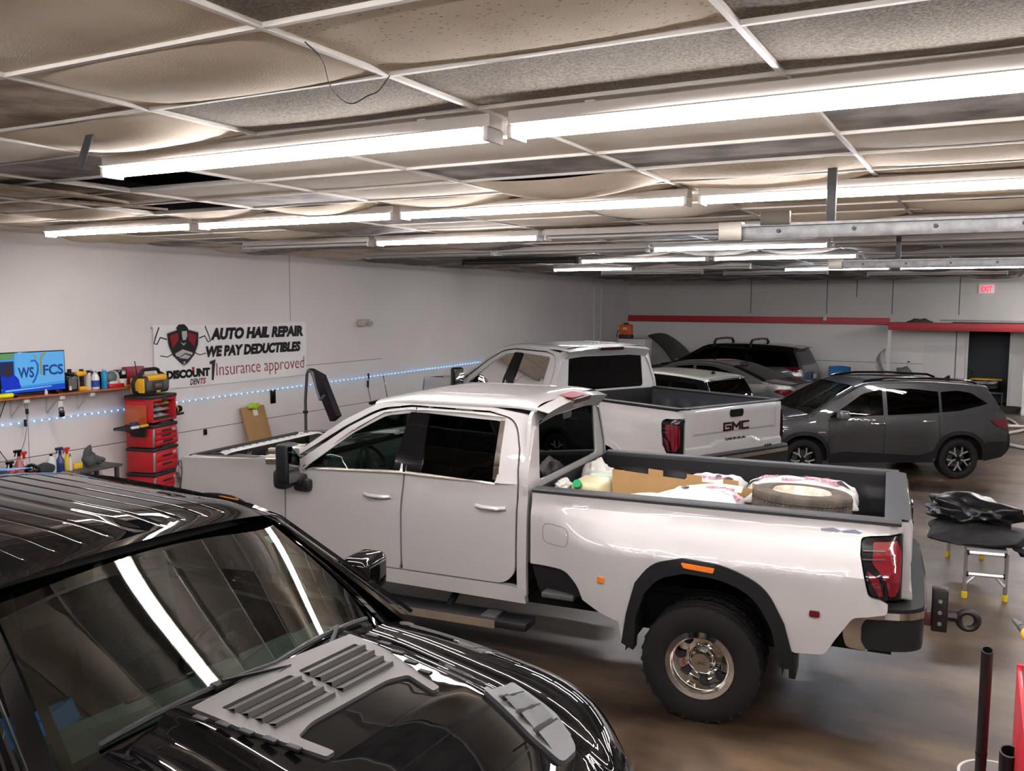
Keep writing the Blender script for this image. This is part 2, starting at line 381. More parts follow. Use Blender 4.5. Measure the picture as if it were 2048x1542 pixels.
# ---------------------------------------------------------------- strip lights
TON = mat('lit_tube', (1, 1, 1), .4, emit=(1.0, .965, .98), estr=TUBE)
TONB = mat('lit_bluish_tube', (1, 1, 1), .4, emit=(.72, .82, 1.0), estr=TUBE*.8)
TOFF = mat('unlit_tube', (.62, .62, .62), .3)
FIX = mat('fixture_enamel', (.60, .55, .50), .45)
FIXD = mat('dark_fixture', (.05, .05, .05), .5)
TZ = 3.54
def fixture(x0, x1, y, lit, label, tubes=2, z=TZ):
    t = thing('strip_light', label, 'ceiling light', ((x0+x1)/2, y, z), 0, 'fluorescent strip lights under the ceiling'); L = (x1-x0)/2-.012
    bm = B(); box(bm, -L, L, -.055, .055, .03, .085, .006); box(bm, -L+.03, L-.03, -.092, .092, .024, .03)
    for sx in (-L+.35, L-.35): box(bm, sx-.02, sx+.02, -.035, .035, .08, ZC-z-.005)
    done('housing', bm, FIXD if lit == 'dark' else FIX, t)
    bm = B()
    bm.free()
    for sx in (-1, 1):
        bm = B(); box(bm, sx*L-.014*sx-.012, sx*L-.014*sx+.012, -.067, .067, -.028, .03, .006); done('end_socket', bm, FIXD if lit == 'dark' else mat('socket_white', (.7, .68, .66), .4), t)
    tm = {'on': TON, 'blue': TONB, 'off': TOFF, 'dark': FIXD}[lit]
    for dy in ((-.045, .045) if tubes == 2 else (0,)):
        bm = B(); tube(bm, [(-L+.03, dy, 0), (L-.03, dy, 0)], .019 if tubes == 1 else .014, 8, False); done('fluorescent_tube', bm, tm, t)
    return t
OR = ['first', 'second', 'third', 'fourth', 'fifth', 'sixth', 'seventh', 'eighth']
RO = ['the row nearest the camera', 'the second row back', 'the third row back', 'the fourth row back', 'the fifth row back', 'the sixth row back', 'the row beside the far wall']
ROWS = [(3.26, [(-4.27, -1.84, 'on'), (-1.78, .62, 'on'), (.64, 3.06, 'on')]),
        (5.91, [(-8.72, -6.54, 'on'), (-6.48, -4.26, 'on'), (-4.22, -1.84, 'on'), (-1.79, .62, 'on'), (.64, 3.06, 'on')]),
        (8.5, [(-8.55, -6.50, 'off'), (-6.42, -4.27, 'on'), (-4.22, -1.8, 'off'), (-1.78, .6, 'off')]),
        (10.9, [(-8.45, -6.2, 'off'), (-6.16, -3.93, 'off'), (-3.88, -1.72, 'blue'), (-1.7, .7, 'off')]),
        (13.45, [(-8.3, -6.08, 'dark'), (-6.02, -3.9, 'on'), (-3.82, -1.74, 'on'), (-1.7, .7, 'off')]),
        (16.6, [(-8.05, -6.3, 'on'), (-6.26, -4.0, 'off')]),
        (18.0, [(-3.7, -1.75, 'blue'), (-1.62, .48, 'on'), (.5, 2.6, 'off')])]
for ri, (y, segs) in enumerate(ROWS):
    for si, (a, b_, l) in enumerate(segs):
        st = {'on': 'lit white', 'blue': 'lit bluish', 'off': 'unlit grey', 'dark': 'dead black-ended'}[l]
        fixture(a, b_, y, l, '%s strip light, %s from the left in %s' % (st, OR[si], RO[ri]))
for k, (a, b_, y) in enumerate(((-8.0, -5.6, 19.0), (-5.5, -3.2, 20.2), (-2.6, .2, 21.5))):
    fixture(a, b_, y, 'off', 'unlit grey strip light high before the far wall, %s from the left' % OR[k])
# added unseen rows behind and right of view, lighting near cars and far end
for k, (a, b_, y, lb) in enumerate(((-4.3, -1.9, .65, 'above the black pickup cab'), (-1.8, .6, .65, 'straight above the camera'), (.7, 3.1, .65, 'right above the camera'), (-8.9, -6.6, .65, 'above the left wall bench'),
        (3.2, 5.6, 5.91, 'right end of the second row'), (.7, 3.1, 8.5, 'right end of the third row'), (3.2, 5.6, 10.9, 'right end of the fourth row'), (.8, 3.2, 13.45, 'right end of the fifth row'), (2.7, 5.1, 18.0, 'right end of the row by the far wall'), (.9, 3.3, 23.5, 'just right of the exit sign'), (.9, 3.3, 15.9, 'beside the grey SUV'), (.9, 3.3, 20.8, 'right before the doorway'), (.9, 3.3, 25.7, 'nearest the doorway wall'))):
    fixture(a, b_, y, 'on', 'lit white strip light added outside the view, %s' % lb)
# ================================================================ vehicles: shared pieces
DSTEEL_ = mat('brake_dark_steel', (.05, .05, .05), .6, metal=.4)
def tyre_bm(R, w, rin, lug=True, n=60):
    bm = B(); h = w/2
    prof = [(rin, -h*.82), (rin+.02, -h*.95), (R*.80, -h*1.02), (R*.93, -h*.97), (R*.985, -h*.86), (R, -h*.70), (R, -h*.36), (R-.010, -h*.33), (R-.010, -h*.27), (R, -h*.24), (R, h*.24), (R-.010, h*.27), (R-.010, h*.33), (R, h*.36), (R, h*.70), (R*.985, h*.86), (R*.93, h*.97), (R*.80, h*1.02), (rin+.02, h*.95), (rin, h*.82)]
    lathe(bm, prof, n, closed=True)
    if lug:
        for k in range(n//2):
            a = 2*pi*k/(n//2)
            for s in (-1, 1): box(bm, R-.02, R+.0035, -.012, .012, s*h*.40, s*h*.90, 0, Matrix.Rotation(a+(.05 if s > 0 else 0), 4, 'Z'))
    return bm
def wheel(parent, x, y, R, w, style, side=1, name='wheel', n=60):
    """axle along the car's y; side +1 = left wheel, outer face towards +y"""
    t = bpy.data.objects.new(name, None); C.objects.link(t); t.parent = parent; t.location = (x, y, R); t.rotation_euler = (-pi/2*side, 0, 0)
    t.empty_display_size = .1
    rin = R*(.56 if style in ('dual', 'truck') else .66)
    tyre = done('tire', tyre_bm(R, w, rin, n >= 48, n), RUBBER, t)
    bm = B(); h = w/2
    if style == 'dual':      # deep polished dish, flange outside, hub in front of a disc with eight hand holes
        lathe(bm, [(rin-.03, h*.6), (rin+.004, h*.80), (rin+.008, h*.98), (rin-.028, h*1.02), (rin-.038, h*.92), (rin-.045, h*.45), (rin-.06, -h*.2), (.165, -h*.55), (.125, -h*.50), (.1, -h*.2), (.02, -h*.15)], 48)
        rim = done('rim', bm, CHROME, t, 50)
        bm = B()
        for k in range(8):
            M = Matrix.Rotation(2*pi*k/8, 4, 'Z') @ Matrix.Translation((.158, 0, -h*.44)) @ Matrix.Rotation(-.55, 4, 'Y') @ Matrix.Diagonal((1, .75, 1, 1))
            lathe(bm, [(0, .012), (.034, .012), (.036, 0)], 14, M)
        done('hand_hole', bm, DARK, rim)
        bm = B()
        for k in range(8): box(bm, .07, .128, -.012, .012, -h*.25, h*.10, .005, Matrix.Rotation(2*pi*(k+.5)/8, 4, 'Z') @ Matrix.Rotation(.35, 4, 'Y'))
        lathe(bm, [(.098, -h*.5), (.095, -h*.1), (.085, 0), (.082, -h*.1)], 32)
        done('hub_flange', bm, CHROME, t, 50)
        bm = B(); pts = rp([(.066*cos(a+pi/8)*1.05, .066*sin(a+pi/8)*1.05, .012) for a in [k*pi/4 for k in range(8)]]); prism(bm, pts, .10, Matrix.Translation((0, 0, -.04))); cap = done('hub_cap', bm, CHROME, t, 30)
        cap['label'] = 'chrome hub cap with worn dark letters'
        # the letters read upright on the car's left side
        text('lettering', 'GMC', .034, GLOSSB, cap, Matrix.Translation((0, .0, .0612)) @ Matrix.Rotation(pi if side > 0 else 0, 4, 'Z') @ Matrix.Translation((0, -.012, 0)), .001, width=.07, height=.022)
    elif style == 'dualrear':
        lathe(bm, [(rin, h*.8), (rin-.03, h*.5), (.1, h*.45), (.02, h*.5)], 32); done('rim', bm, ALU, t)
    elif style == 'truck':
        lathe(bm, [(rin+.005, h*.85), (rin-.012, h*.95), (rin-.03, h*.7), (rin-.05, 0), (.0, 0)], 40); rim = done('rim', bm, GLOSSB, t)
        bm = B()
        for k in range(6): box(bm, .05, rin-.02, -.03, .03, h*.35, h*.62, .01, Matrix.Rotation(2*pi*k/6, 4, 'Z'))
        lathe(bm, [(.085, h*.3), (.085, h*.66), (.05, h*.7), (0, h*.7)], 24)
        done('spokes', bm, CHROME, t)
    else:                    # five forked two-tone spokes
        lathe(bm, [(rin+.004, h*.80), (rin-.006, h*.92), (rin-.018, h*.8), (rin-.03, -h*.3), (0, -h*.3)], 48); rim = done('rim', bm, GLOSSB, t)
        lathe_b = B(); lathe(lathe_b, [(.15, -h*.2), (.15, -h*.1), (.05, -h*.1), (.05, -h*.2)], 24); done('brake_disc', lathe_b, DSTEEL_, rim)
        bm = B()
        for k in range(5):
            M = Matrix.Rotation(2*pi*k/5+pi/2, 4, 'Z'); r0, r1 = .045, rin-.012
            prism(bm, [(r0, -.010), (r1*.50, -.012), (r1*.56, -.008), (r1*.56, .008), (r1*.50, .012), (r0, .010)], .022, M @ Matrix.Translation((0, 0, h*.55)))
            for s in (-1, 1): prism(bm, [(r1*.50, s*.0), (r1*.50, s*.014), (r1*.97, s*.078), (r1*1.0, s*.056), (r1*.60, s*.002)][::s], .022, M @ Matrix.Translation((0, 0, h*.56)))
        done('spokes', bm, mat('machined_spoke', (.42, .42, .43), .4, metal=.6), t, 30)
        bm = B(); lathe(bm, [(.052, h*.4), (.048, h*.72), (0, h*.74)], 20); done('hub_cap', bm, GLOSSB, t)
    return t
def seat(parent, x, y, z, m=SEAT, wid=.5, name='front_seat', rake=.25):
    t = bpy.data.objects.new(name, None); C.objects.link(t); t.parent = parent; t.location = (x, y, z)
    bm = B(); box(bm, -.25, .28, -wid/2, wid/2, -.2, .08, .05, seg=3); done('seat_cushion', bm, m, t)
    bm = B(); M = Matrix.Translation((-.22, 0, .02)) @ Matrix.Rotation(-rake, 4, 'Y'); box(bm, -.09, .09, -wid/2, wid/2, -.02, .62, .06, M, seg=3); done('backrest', bm, m, t)
    bm = B(); box(bm, -.06, .06, -.14, .14, .66, .86, .05, M, seg=3); tube(bm, [M @ Vector((0, -.05, .6)), M @ Vector((0, -.05, .7))], .008); tube(bm, [M @ Vector((0, .05, .6)), M @ Vector((0, .05, .7))], .008); done('headrest', bm, m, t)
    return t
def steering(parent, x, y, z, tilt=1.1, R=.19):
    M = Matrix.Translation((x, y, z)) @ Matrix.Rotation(-tilt, 4, 'Y')
    bm = B(); tube(bm, [M @ Vector((R*cos(a), R*sin(a), 0)) for a in [2*pi*k/32 for k in range(33)]], .016, 8, False)
    for a in (0.1, pi-.1, -pi/2): tube(bm, [M @ Vector((.05*cos(a+pi/2), .05*sin(a+pi/2), -.02)), M @ Vector((R*cos(a+pi/2), R*sin(a+pi/2), 0))], .014, 6)
    box(bm, -.07, .07, -.085, .085, -.05, .0, .02, M); tube(bm, [M @ Vector((0, 0, -.03)), M @ Vector((0, 0, -.4))], .04)
    return done('steering_wheel', bm, PLAST, parent)
def strip(bm, pts, w, h):
    """a slim raised band along a 3D polyline"""
    tube(bm, pts, w/2, 4, True, flat=h/w)

# ================================================================ crew cab pickups (white ones)
def smooth_path_(pts, n=4):
    out = []; P_ = [Vector(p) for p in pts]
    for i in range(len(P_)-1):
        a = P_[i-1] if i else P_[0]*2-P_[1]; d = P_[i+2] if i+2 < len(P_) else P_[i+1]*2-P_[i]
        for k in range(n):
            t = k/n; q = .5*((2*P_[i])+(P_[i+1]-a)*t+(2*a-5*P_[i]+4*P_[i+1]-d)*t*t+(3*P_[i]-a-3*P_[i+1]+d)*t**3); out.append((q.x, q.y))
    return out+[tuple(P_[-1])]
class Truck:
    """cab numbers are measured from the rear axle of the long-bed truck; dx moves the cab for a short bed, dz lifts everything"""
    def __init__(s, t, dually, dx, dz, paint=WHITE, sc=1.0):
        s.t, s.dual, s.dx, s.dz, s.paint, s.sc = t, dually, dx, dz, paint, sc
    def w(s, x, z):
        w_ = 1.015 - .05*max(0, z-1.05)**1.5*1.6 - .10*max(0, .85-z)**1.3
        w_ -= .012*ss((z-1.30)/.05)*(1-ss((z-1.5)/.1))*1.0
        if z > 1.5: w_ = 1.0 - .40*(z-1.5) - .12*(z-1.5)**2
        xn = 4.42+s.dx if False else 4.42
        if x > xn: w_ -= .20*((x-xn)/.5)**2.2
        return w_
    def side(s, sd, wf=None, lift=0.0):
        wf = wf or s.w
        def fn(a, z, d):
            return Vector((a+s.dx, sd*(wf(a, z)-d+lift), z+s.dz))*s.sc
        return fn
    def bedw(s, x, z):
        w_ = .985 + .03*ss((1.40-z)/.12)
        if s.dual: w_ += .205*ss((1.42-z)/.30)*ss((1.28-x)/.75)*ss((x+1.42)/.42)
        else: w_ += .045*ss((1.25-z)/.15)*ss((.62-abs(x))/.25)
        return w_ - .10*max(0, .85-z)**1.3
    def bedfn(s, sd, lift=0.0, R=.12, xr=-1.11):
        def fn(a, z, d):
            x, dy = a, 0.0
            if a < xr:
                th = min(pi/2, (xr-a)/R); x = xr-R*sin(th); dy = R*(1-cos(th))
                return Vector((x+d*sin(th)-lift*sin(th), sd*(s.bedw(xr, z)-dy-d*cos(th)+lift*cos(th)), z+s.dz))*s.sc
            return Vector((x, sd*(s.bedw(x, z)-d+lift), z+s.dz))*s.sc
        return fn
def arc(cx, cz, r, a0, a1, n=14, sq=1.0, fx=1.0):
    out = []
    for k in range(n+1):
        a = a0+(a1-a0)*k/n; c, s_ = cos(a), sin(a)
        out.append((cx+fx*r*(abs(c)**sq)*(1 if c >= 0 else -1), cz+r*(abs(s_)**sq)*(1 if s_ >= 0 else -1)))
    return out
def crew_truck(t, dually, dx, dz, sc=1.0, hood_off=True):
    T = Truck(t, dually, dx, dz, WHITE, sc); P = WHITE
    def V(x, y, z): return Vector((x+dx, y, z+dz))*sc
    def VB(x, y, z): return Vector((x, y, z+dz))*sc
    AX = 4.24                                  # front axle
    for sd in (1, -1):
        f = T.side(sd); left = sd > 0
        # ---- front fender with its arch
        ar = arc(AX, .46, .72, 0, pi, 16, .85, .90)
        fen = [(3.535, .50), (3.535, 1.44), (3.47, 1.52), (3.42, 1.60, .02), (3.60, 1.565, .1), (3.9, 1.515), (4.5, 1.475), (4.76, 1.455, .06), (4.80, 1.40, .05), (4.72, 1.27), (4.72, 1.14), (4.93, 1.08, .02), (4.95, .46)] + [(x, z) for x, z in ar]
        panel('fender', fen, f, P, t, step=.09)
        mo = arc(AX, .46, .73, 0, pi, 20, .85, .90); mi_ = arc(AX, .46, .63, pi, 0, 20, .85, .90)
        fl = panel('wheel_arch_trim', mo+mi_, T.side(sd, lift=.028), PLAST, t, step=.1, lip=.05)
        panel('side_marker', rp([(4.0, 1.165, .01), (4.20, 1.178, .01), (4.20, 1.140, .01), (4.0, 1.125, .01)]), T.side(sd, lift=.036), AMBER, t, step=0)
        # ---- headlight
        panel('headlight', rp([(4.745, 1.43, .02), (4.83, 1.40, .02), (4.97, 1.05, .02), (4.78, 1.05, .04), (4.70, 1.27, .05)]), T.side(sd, lift=.008), LAMPC, t, step=.06)
        # ---- doors with their window frames
        fd = [(3.52, .74), (3.52, 1.44), (3.46, 1.51), (3.37, 1.56), (2.99, 1.83), (2.72, 1.975, .1), (2.45, 2.01), (2.405, 2.01), (2.405, 1.5), (2.42, 1.2), (2.415, .80, .02), (2.43, .74)]
        fw = rp([(3.36, 1.462, .01), (3.27, 1.487), (2.43, 1.525), (2.43, 1.965), (2.66, 1.935, .06), (2.93, 1.785)])
        panel('front_door', rp(fd), f, P, t, holes=[fw], step=.1, lip=.03)
        rd = [(2.395, .74), (2.40, .80), (2.405, 1.2), (2.39, 1.5), (2.39, 2.01), (1.75, 2.0), (1.52, 1.96, .12), (1.45, 1.75), (1.425, 1.5), (1.425, .82, .10), (1.52, .735, .08)]
        rw = rp([(2.41-.03, 1.525), (1.60, 1.495, .03), (1.585, 1.6), (1.62, 1.945, .05), (2.27, 1.97), (2.38, 1.97)])
        panel('rear_door', rp(rd), f, P, t, holes=[rw], step=.1, lip=.03)
        gf = T.side(sd, lift=-.018)
        panel('front_side_window', fw, gf, GLF if dually else GLM, t, step=.1, lip=0)
        panel('rear_side_window', rw, gf, GLD, t, step=.1, lip=0)
        panel('pillar_cover', rp([(2.50, 1.50), (2.25, 1.50), (2.27, 1.972), (2.44, 1.972)]), T.side(sd, lift=.004), GLOSSB, t, step=.1)
        panel('quarter_cover', rp([(3.365, 1.458), (3.14, 1.495), (3.11, 1.672), (3.365, 1.495)]), T.side(sd, lift=-.012), GLOSSB, t, step=0)
        if dually:
            bm = B(); pts = [f(x, z, -.006) for x, z in [(3.36, 1.458), (3.25, 1.478), (2.8, 1.503), (2.43, 1.515), (2.1, 1.508), (1.75, 1.495), (1.60, 1.488)]]; strip(bm, pts, .022, .016)
            panel('chrome_trim', [(1.625, 1.49), (1.575, 1.49), (1.60, 1.95), (1.64, 1.95)], T.side(sd, lift=.008), CHROME, t, step=.1)
            strip(bm, [f(x, z, -.006) for x, z in [(1.60, 1.97), (1.9, 1.985), (2.3, 1.988), (2.48, 1.985), (2.68, 1.952), (2.94, 1.80), (3.36, 1.49)]], .012, .012)
            done('window_trim', bm, CHROME, t)
            for hx in (2.63, 1.63):
                bm = B(); pts = [f(hx+dx_, 1.312, -.035 if abs(dx_) < .1 else 0.0) for dx_ in (-.13, -.115, -.06, 0, .06, .115, .13)]; tube(bm, pts, .02, 8, flat=.8)
                d = done('door_handle', bm, P, t)
                panel('handle_recess', rp([(hx-.07, 1.26, .03), (hx+.07, 1.26, .03), (hx+.07, 1.35, .03), (hx-.07, 1.35, .03)]), T.side(sd, lift=.002), mat('recess_white', (.45, .44, .43), .5), t, step=0, lip=0)
        else:
            for hx in (2.63, 1.63):
                bm = B(); tube(bm, [f(hx+q, 1.312, -.035 if abs(q) < .1 else 0) for q in (-.13, -.11, 0, .11, .13)], .02, 8); done('door_handle', bm, P, t)
        # ---- rear cab corner, pillar and sill
        cc = [(1.41, .66), (1.41, .84), (1.41, 1.5), (1.435, 1.75), (1.505, 1.965, .1), (1.75, 2.015), (2.45, 2.027), (2.74, 1.99, .1), (3.03, 1.83), (3.42, 1.575), (3.44, 1.60), (3.05, 1.88), (2.76, 2.03, .1), (2.45, 2.055), (1.75, 2.045), (1.42, 2.0, .04), (1.35, 1.9), (1.335, 1.45), (1.335, .66)]
        panel('cab_side', rp(cc), f, P, t, step=.1, lip=.04)
        panel('sill', rp([(3.53, .63), (3.53, .735), (1.47, .725), (1.35, .70), (1.34, .60), (1.40, .60)]), T.side(sd, lift=.006), P, t, step=.15, lip=.06)
        # ---- running board
        bm = B(); box(bm, 1.52, 3.35, sd*.93, sd*1.15, .42, .50, .02)
        tube(bm, [(2.0, sd*.85, .55), (2.0, sd*1.02, .46)], .03); tube(bm, [(3.0, sd*.85, .55), (3.0, sd*1.02, .46)], .03)
        box(bm, 1.28, 1.54, sd*.93, sd*1.145, .43, .49, .015)
        for v in bm.verts: v.co = V(*v.co)
        rb = done('running_board', bm, PLAST, t)
        bm = B(); box(bm, 1.53, 3.35, sd*1.149, sd*1.156, .43, .49)
        for v in bm.verts: v.co = V(*v.co)
        done('step_edge', bm, mat('dull_steel', (.55, .48, .38), .3, metal=.8), rb)
        bm = B(); box(bm, 2.75, 3.15, sd*.97, sd*1.13, .50, .505); box(bm, 1.54, 1.66, sd*.97, sd*1.13, .50, .505)
        for v in bm.verts: v.co = V(*v.co)
        done('step_plate', bm, GREYPL, rb)
        # ---- towing mirror
        mo_ = bpy.data.objects.new('side_mirror', None); C.objects.link(mo_); mo_.parent = t
        bm = B(); box(bm, 3.32, 3.45, sd*1.07, sd*1.25, 1.38, 1.71, .035, seg=3)
        box(bm, 3.35, 3.49, sd*1.09, sd*1.24, 1.33, 1.50, .045, seg=3)
        for v in bm.verts: v.co = V(*v.co)
        done('mirror_housing', bm, GLOSSB if not dually else PLAST, mo_)
        bm = B(); box(bm, 3.30, 3.44, sd*.99, sd*1.12, 1.35, 1.44, .03); box(bm, 3.25, 3.41, sd*.99, sd*1.07, 1.29, 1.40, .03)
        for v in bm.verts: v.co = V(*v.co)
        done('mirror_arm', bm, PLAST, mo_)
        bm = B(); box(bm, 3.314, 3.32, sd*1.09, sd*1.235, 1.50, 1.69); box(bm, 3.314, 3.32, sd*1.09, sd*1.235, 1.39, 1.48)
        for v in bm.verts: v.co = V(*v.co)
        done('mirror_glass', bm, mat('mirror_silver', (.22, .23, .24), .02, metal=1), mo_)
        # ---- vent badge at the cowl
        bm = B(); box(bm, 3.50, 3.74, -.004, .012, -.028, .028, .008)
        M = Matrix.Translation(f(0, 0, 0)*0)
        for v in bm.verts:
            q = v.co; z = 1.515+q.z-(q.x-3.5)*.05; v.co = Vector((q.x+dx, sd*(T.w(q.x, z)+q.y), z+dz))*sc
        vb = done('vent_badge', bm, CHROME, t)
        bm = B(); box(bm, 3.52, 3.665, .012, .016, -.018, .018)
        for v in bm.verts:
            q = v.co; z = 1.515+q.z-(q.x-3.5)*.05; v.co = Vector((q.x+dx, sd*(T.w(q.x, z)+q.y), z+dz))*sc
        done('badge_insert', bm, mat('badge_brown_grey', (.16, .13, .12), .3), vb)
        # ---- wheels
        wheel(t, (AX+dx)*sc, sd*.88*sc, .41*sc, .24, 'truck', sd)
        if dually:
            wheel(t, 0, sd*1.055, .405, .225, 'dual', sd); wheel(t, 0, sd*.80, .405, .225, 'dualrear', sd)
        else: wheel(t, 0, sd*.90*sc, .41*sc, .26, 'truck', sd)
        # ---- bed side
        xf = 1.30 if dually else .97
        if dually:
            ao = [(.535, .50), (.50, .72), (.44, .95), (.33, 1.10, .1), (.12, 1.155), (-.17, 1.14, .12), (-.43, 1.03, .12), (-.55, .80), (-.60, .62)]
            ai = [(.45, .46), (.43, .70), (.375, .88), (.28, 1.0, .1), (.10, 1.055), (-.15, 1.045, .12), (-.36, .955, .12), (-.47, .76), (-.53, .50), (-.61, .50), (-.605, .62)]
            low = [(.89, .83, .05), (.85, .74), (.70, .68), (.56, .645)]
            bs = [(xf, 1.455), (xf, .92), (1.0, .92, .06)] + low + [(p[0]+.0, p[1]) + tuple(p[2:]) for p in ao] + [(-.62, .612), (-.80, .63, .03), (-.86, .74), (-.96, .90, .03), (-1.16, .93, .03), (-1.16, 1.0), (-1.12, 1.02, .02), (-1.045, 1.04, .03), (-.985, 1.28), (-.985, 1.365, .02), (-1.04, 1.378), (-1.24, 1.40, .01), (-1.30, 1.40), (-1.30, 1.455)]
            panel('bed_side', rp(bs), T.bedfn(sd), P, t, step=.055, lip=.02, ang=25)
            flo = rp(ao); fli = rp(ai)
            panel('wheel_arch_trim', flo+fli[::-1], T.bedfn(sd, lift=.02), PLAST, t, step=.06, lip=.10)
            panel('side_marker', rp([(.125, 1.128, .01), (-.10, 1.115, .01), (-.09, 1.082, .01), (.105, 1.095, .01)]), T.bedfn(sd, lift=.03), AMBER, t, step=0)
            panel('amber_marker', rp([(.72, .945, .012), (.67, .945, .012), (.67, .905, .012), (.72, .905, .012)]), T.bedfn(sd, lift=.016), AMBER, t, step=0)
            panel('red_marker', rp([(-.70, .915, .012), (-.765, .915, .012), (-.765, .875, .012), (-.70, .875, .012)]), T.bedfn(sd, lift=.016), REDD, t, step=0)
            if left:
                fo = rp([(1.20, 1.245, .06), (.98, 1.225, .06), (.985, 1.085, .06), (1.20, 1.095, .06)], 6)
                bm = B(); strip(bm, [T.bedfn(sd)(x, z, -.0005) for x, z in fo+fo[:1]], .006, .004); done('fuel_door_seam', bm, SEAM, t)
                bm = B(); lathe(bm, [(0, .006), (.018, .004), (.02, -.004)], 16, Matrix.Translation(T.bedfn(sd)(1.0, 1.16, 0)) @ Matrix.Rotation(-pi/2, 4, 'X') @ Matrix.Diagonal((.8, 1.3, 1, 1))); done('fuel_door_latch', bm, P, t)
            # black step recess behind the cab
            panel('step_recess', rp([(xf+.0, .915), (1.0, .915, .06), (.885, .83, .05), (.85, .75), (1.22, .68), (1.25, .75)]), T.bedfn(sd, lift=-.03), PLAST, t, step=.1)
            bm = B(); box(bm, .93, 1.18, sd*.96, sd*1.10, .70, .74, .01); done('bed_step', bm, GREYPL, t)
            # mud flap
            bm = B(); box(bm, -.63, -.585, sd*.98, sd*1.20, .43, .60, .01); done('mud_flap', bm, PLAST, t)
        else:
            ao = arc(0, .46, .56, 0, pi, 16, .85)
            bs = [(xf, 1.455), (xf, .60)] + ao + [(-1.0, .70), (-1.0, .86), (-1.16, .88), (-1.16, .96), (-1.06, .98, .02), (-1.0, 1.04), (-.985, 1.33, .02), (-1.04, 1.355), (-1.24, 1.365), (-1.30, 1.37), (-1.30, 1.455)]
            panel('bed_side', rp(bs), T.bedfn(sd), P, t, step=.07, lip=.02, ang=25)
            panel('wheel_arch_trim', arc(0, .46, .56, 0, pi, 20, .85)+arc(0, .46, .49, pi, 0, 20, .85), T.bedfn(sd, lift=.02), P, t, step=.08, lip=.06)
            panel('side_marker', rp([(.33, 1.02, .008), (.22, 1.03, .008), (.22, 1.0, .008), (.33, .99, .008)]), T.bedfn(sd, lift=.03), AMBER, t, step=0)
        # ---- tail light wrapping the corner
        tl = rp([(-.99, 1.362, .03), (-1.16, 1.385), (-1.285, 1.39, .02), (-1.285, 1.02, .02), (-1.13, 1.03), (-1.06, 1.05, .03), (-.995, 1.27)]) if dually else rp([(-.99, 1.33, .03), (-1.16, 1.35), (-1.285, 1.355, .02), (-1.285, .90, .02), (-1.13, .92), (-1.06, .98, .03), (-.995, 1.2)])
        tb = panel('tail_light', tl, T.bedfn(sd, lift=.006), GLOSSB, t, step=.03)
        zo = 0 if dually else -.06
        for q in ([(-1.06, 1.35), (-1.20, 1.36), (-1.24, 1.30), (-1.24, 1.12), (-1.20, 1.05), (-1.16, 1.05), (-1.14, 1.15), (-1.06, 1.24)], [(-1.03, 1.20), (-1.10, 1.16), (-1.13, 1.05), (-1.105, 1.045), (-1.06, 1.13)]):
            panel('red_lens', rp([(a, z+zo, .008) for a, z in q]), T.bedfn(sd, lift=.011), REDL, tb, step=.03)
        for z in (1.30, 1.255): panel('clear_lens', [(-1.0, z+zo), (-1.13, z+.005+zo), (-1.13, z+.013+zo), (-1.0, z+.008+zo)], T.bedfn(sd, lift=.015), LAMPC, tb, step=.04)
    # ---- roof, windscreen, back of the cab
    def roof(u, v):
        x = 1.36+(2.80-1.36)*u; th = pi*v; c, s_ = cos(th), sin(th)
        Y = T.w(min(x, 2.7), 2.03)-.004; y = Y*(abs(c)**.28)*(1 if c >= 0 else -1)
        z0 = 2.045-.05*max(0, (x-2.35)/.45)**2-.02*max(0, (1.6-x)/.24)**2; z = z0+(.062 if x > 1.5 else .062)*(abs(s_)**.6)
        if 1.66 < x < 2.5 and abs(y) < .6: z += .007*max(0, sin((y+.6)*2*pi/.24))**2*ss((x-1.66)/.1)*ss((2.5-x)/.2)
        return V(x, y, z)
    bm = B(); grid(bm, roof, 22, 72); done('roof', bm, P, t, 60)
    bm = B(); grid(bm, lambda u, v: V(1.36-.10*u, (v-.5)*1.58*(1-.03*u), 2.094-.045*(2*v-1)**2-.028*u), 6, 20); grid(bm, lambda u, v: V(1.26+.09*u, (v-.5)*1.53, 2.066-.045*(2*v-1)**2-.10*u), 3, 20)
    done('roof_spoiler', bm, P, t, 40)
    bm = B(); grid(bm, lambda u, v: V(1.47-.235*u, (v-.5)*.46*(1-.25*abs(2*v-1)**3*0), 2.100-.045*(.3*(2*v-1))**2-.026*u), 4, 8)
    grid(bm, lambda u, v: V(1.234+.02*u, (v-.5)*.44, 2.074-.04*u), 2, 8); done('brake_light', bm, mat('dark_lamp_lens', (.04, .01, .012), .4, spec=.3), t)
    if dually:
        bm = B(); grid(bm, lambda u, v: V(1.40-.13*u, (v-.5)*.38, 2.101-.018*u), 2, 2); done('brake_light_lens', bm, BRK, t)
    def ws(u, v, inset=0.0):
        yb = (2*v-1); x = 3.42-.66*u+(.10-.03*u)*(1-yb*yb); z = 1.585+.46*u-.03*u*u+.012*(1-yb*yb); Y = (T.w(3.3, 1.58)-.03)*(1-u)+(T.w(2.7, 2.03)-.01)*u
        return V(x, Y*yb, z-inset)
    bm = B(); grid(bm, ws, 12, 16); done('windshield', bm, GLM if dually else GLS, t, 60)
    # header of the screen and black cowl
    bm = B(); grid(bm, lambda u, v: ws(.90+.12*u, v)+Vector((0, 0, .004)), 2, 16); done('windshield_header', bm, P, t, 60)
    bm = B(); grid(bm, lambda u, v: V(3.42+.10*(1-(2*v-1)**2)+.14*u, (2*v-1)*.93, 1.575-.03*u), 2, 16); done('cowl', bm, PLAST, t)
    def back(y, z, d): return V(1.345-(0.0 if z > 1.5 else 0)+d+.05*(z-1.5)*(1 if z > 1.5 else 0), y, z)
    gl = rp([(-.72, 1.49, .05), (.72, 1.49, .05), (.69, 1.95, .05), (-.69, 1.95, .05)])
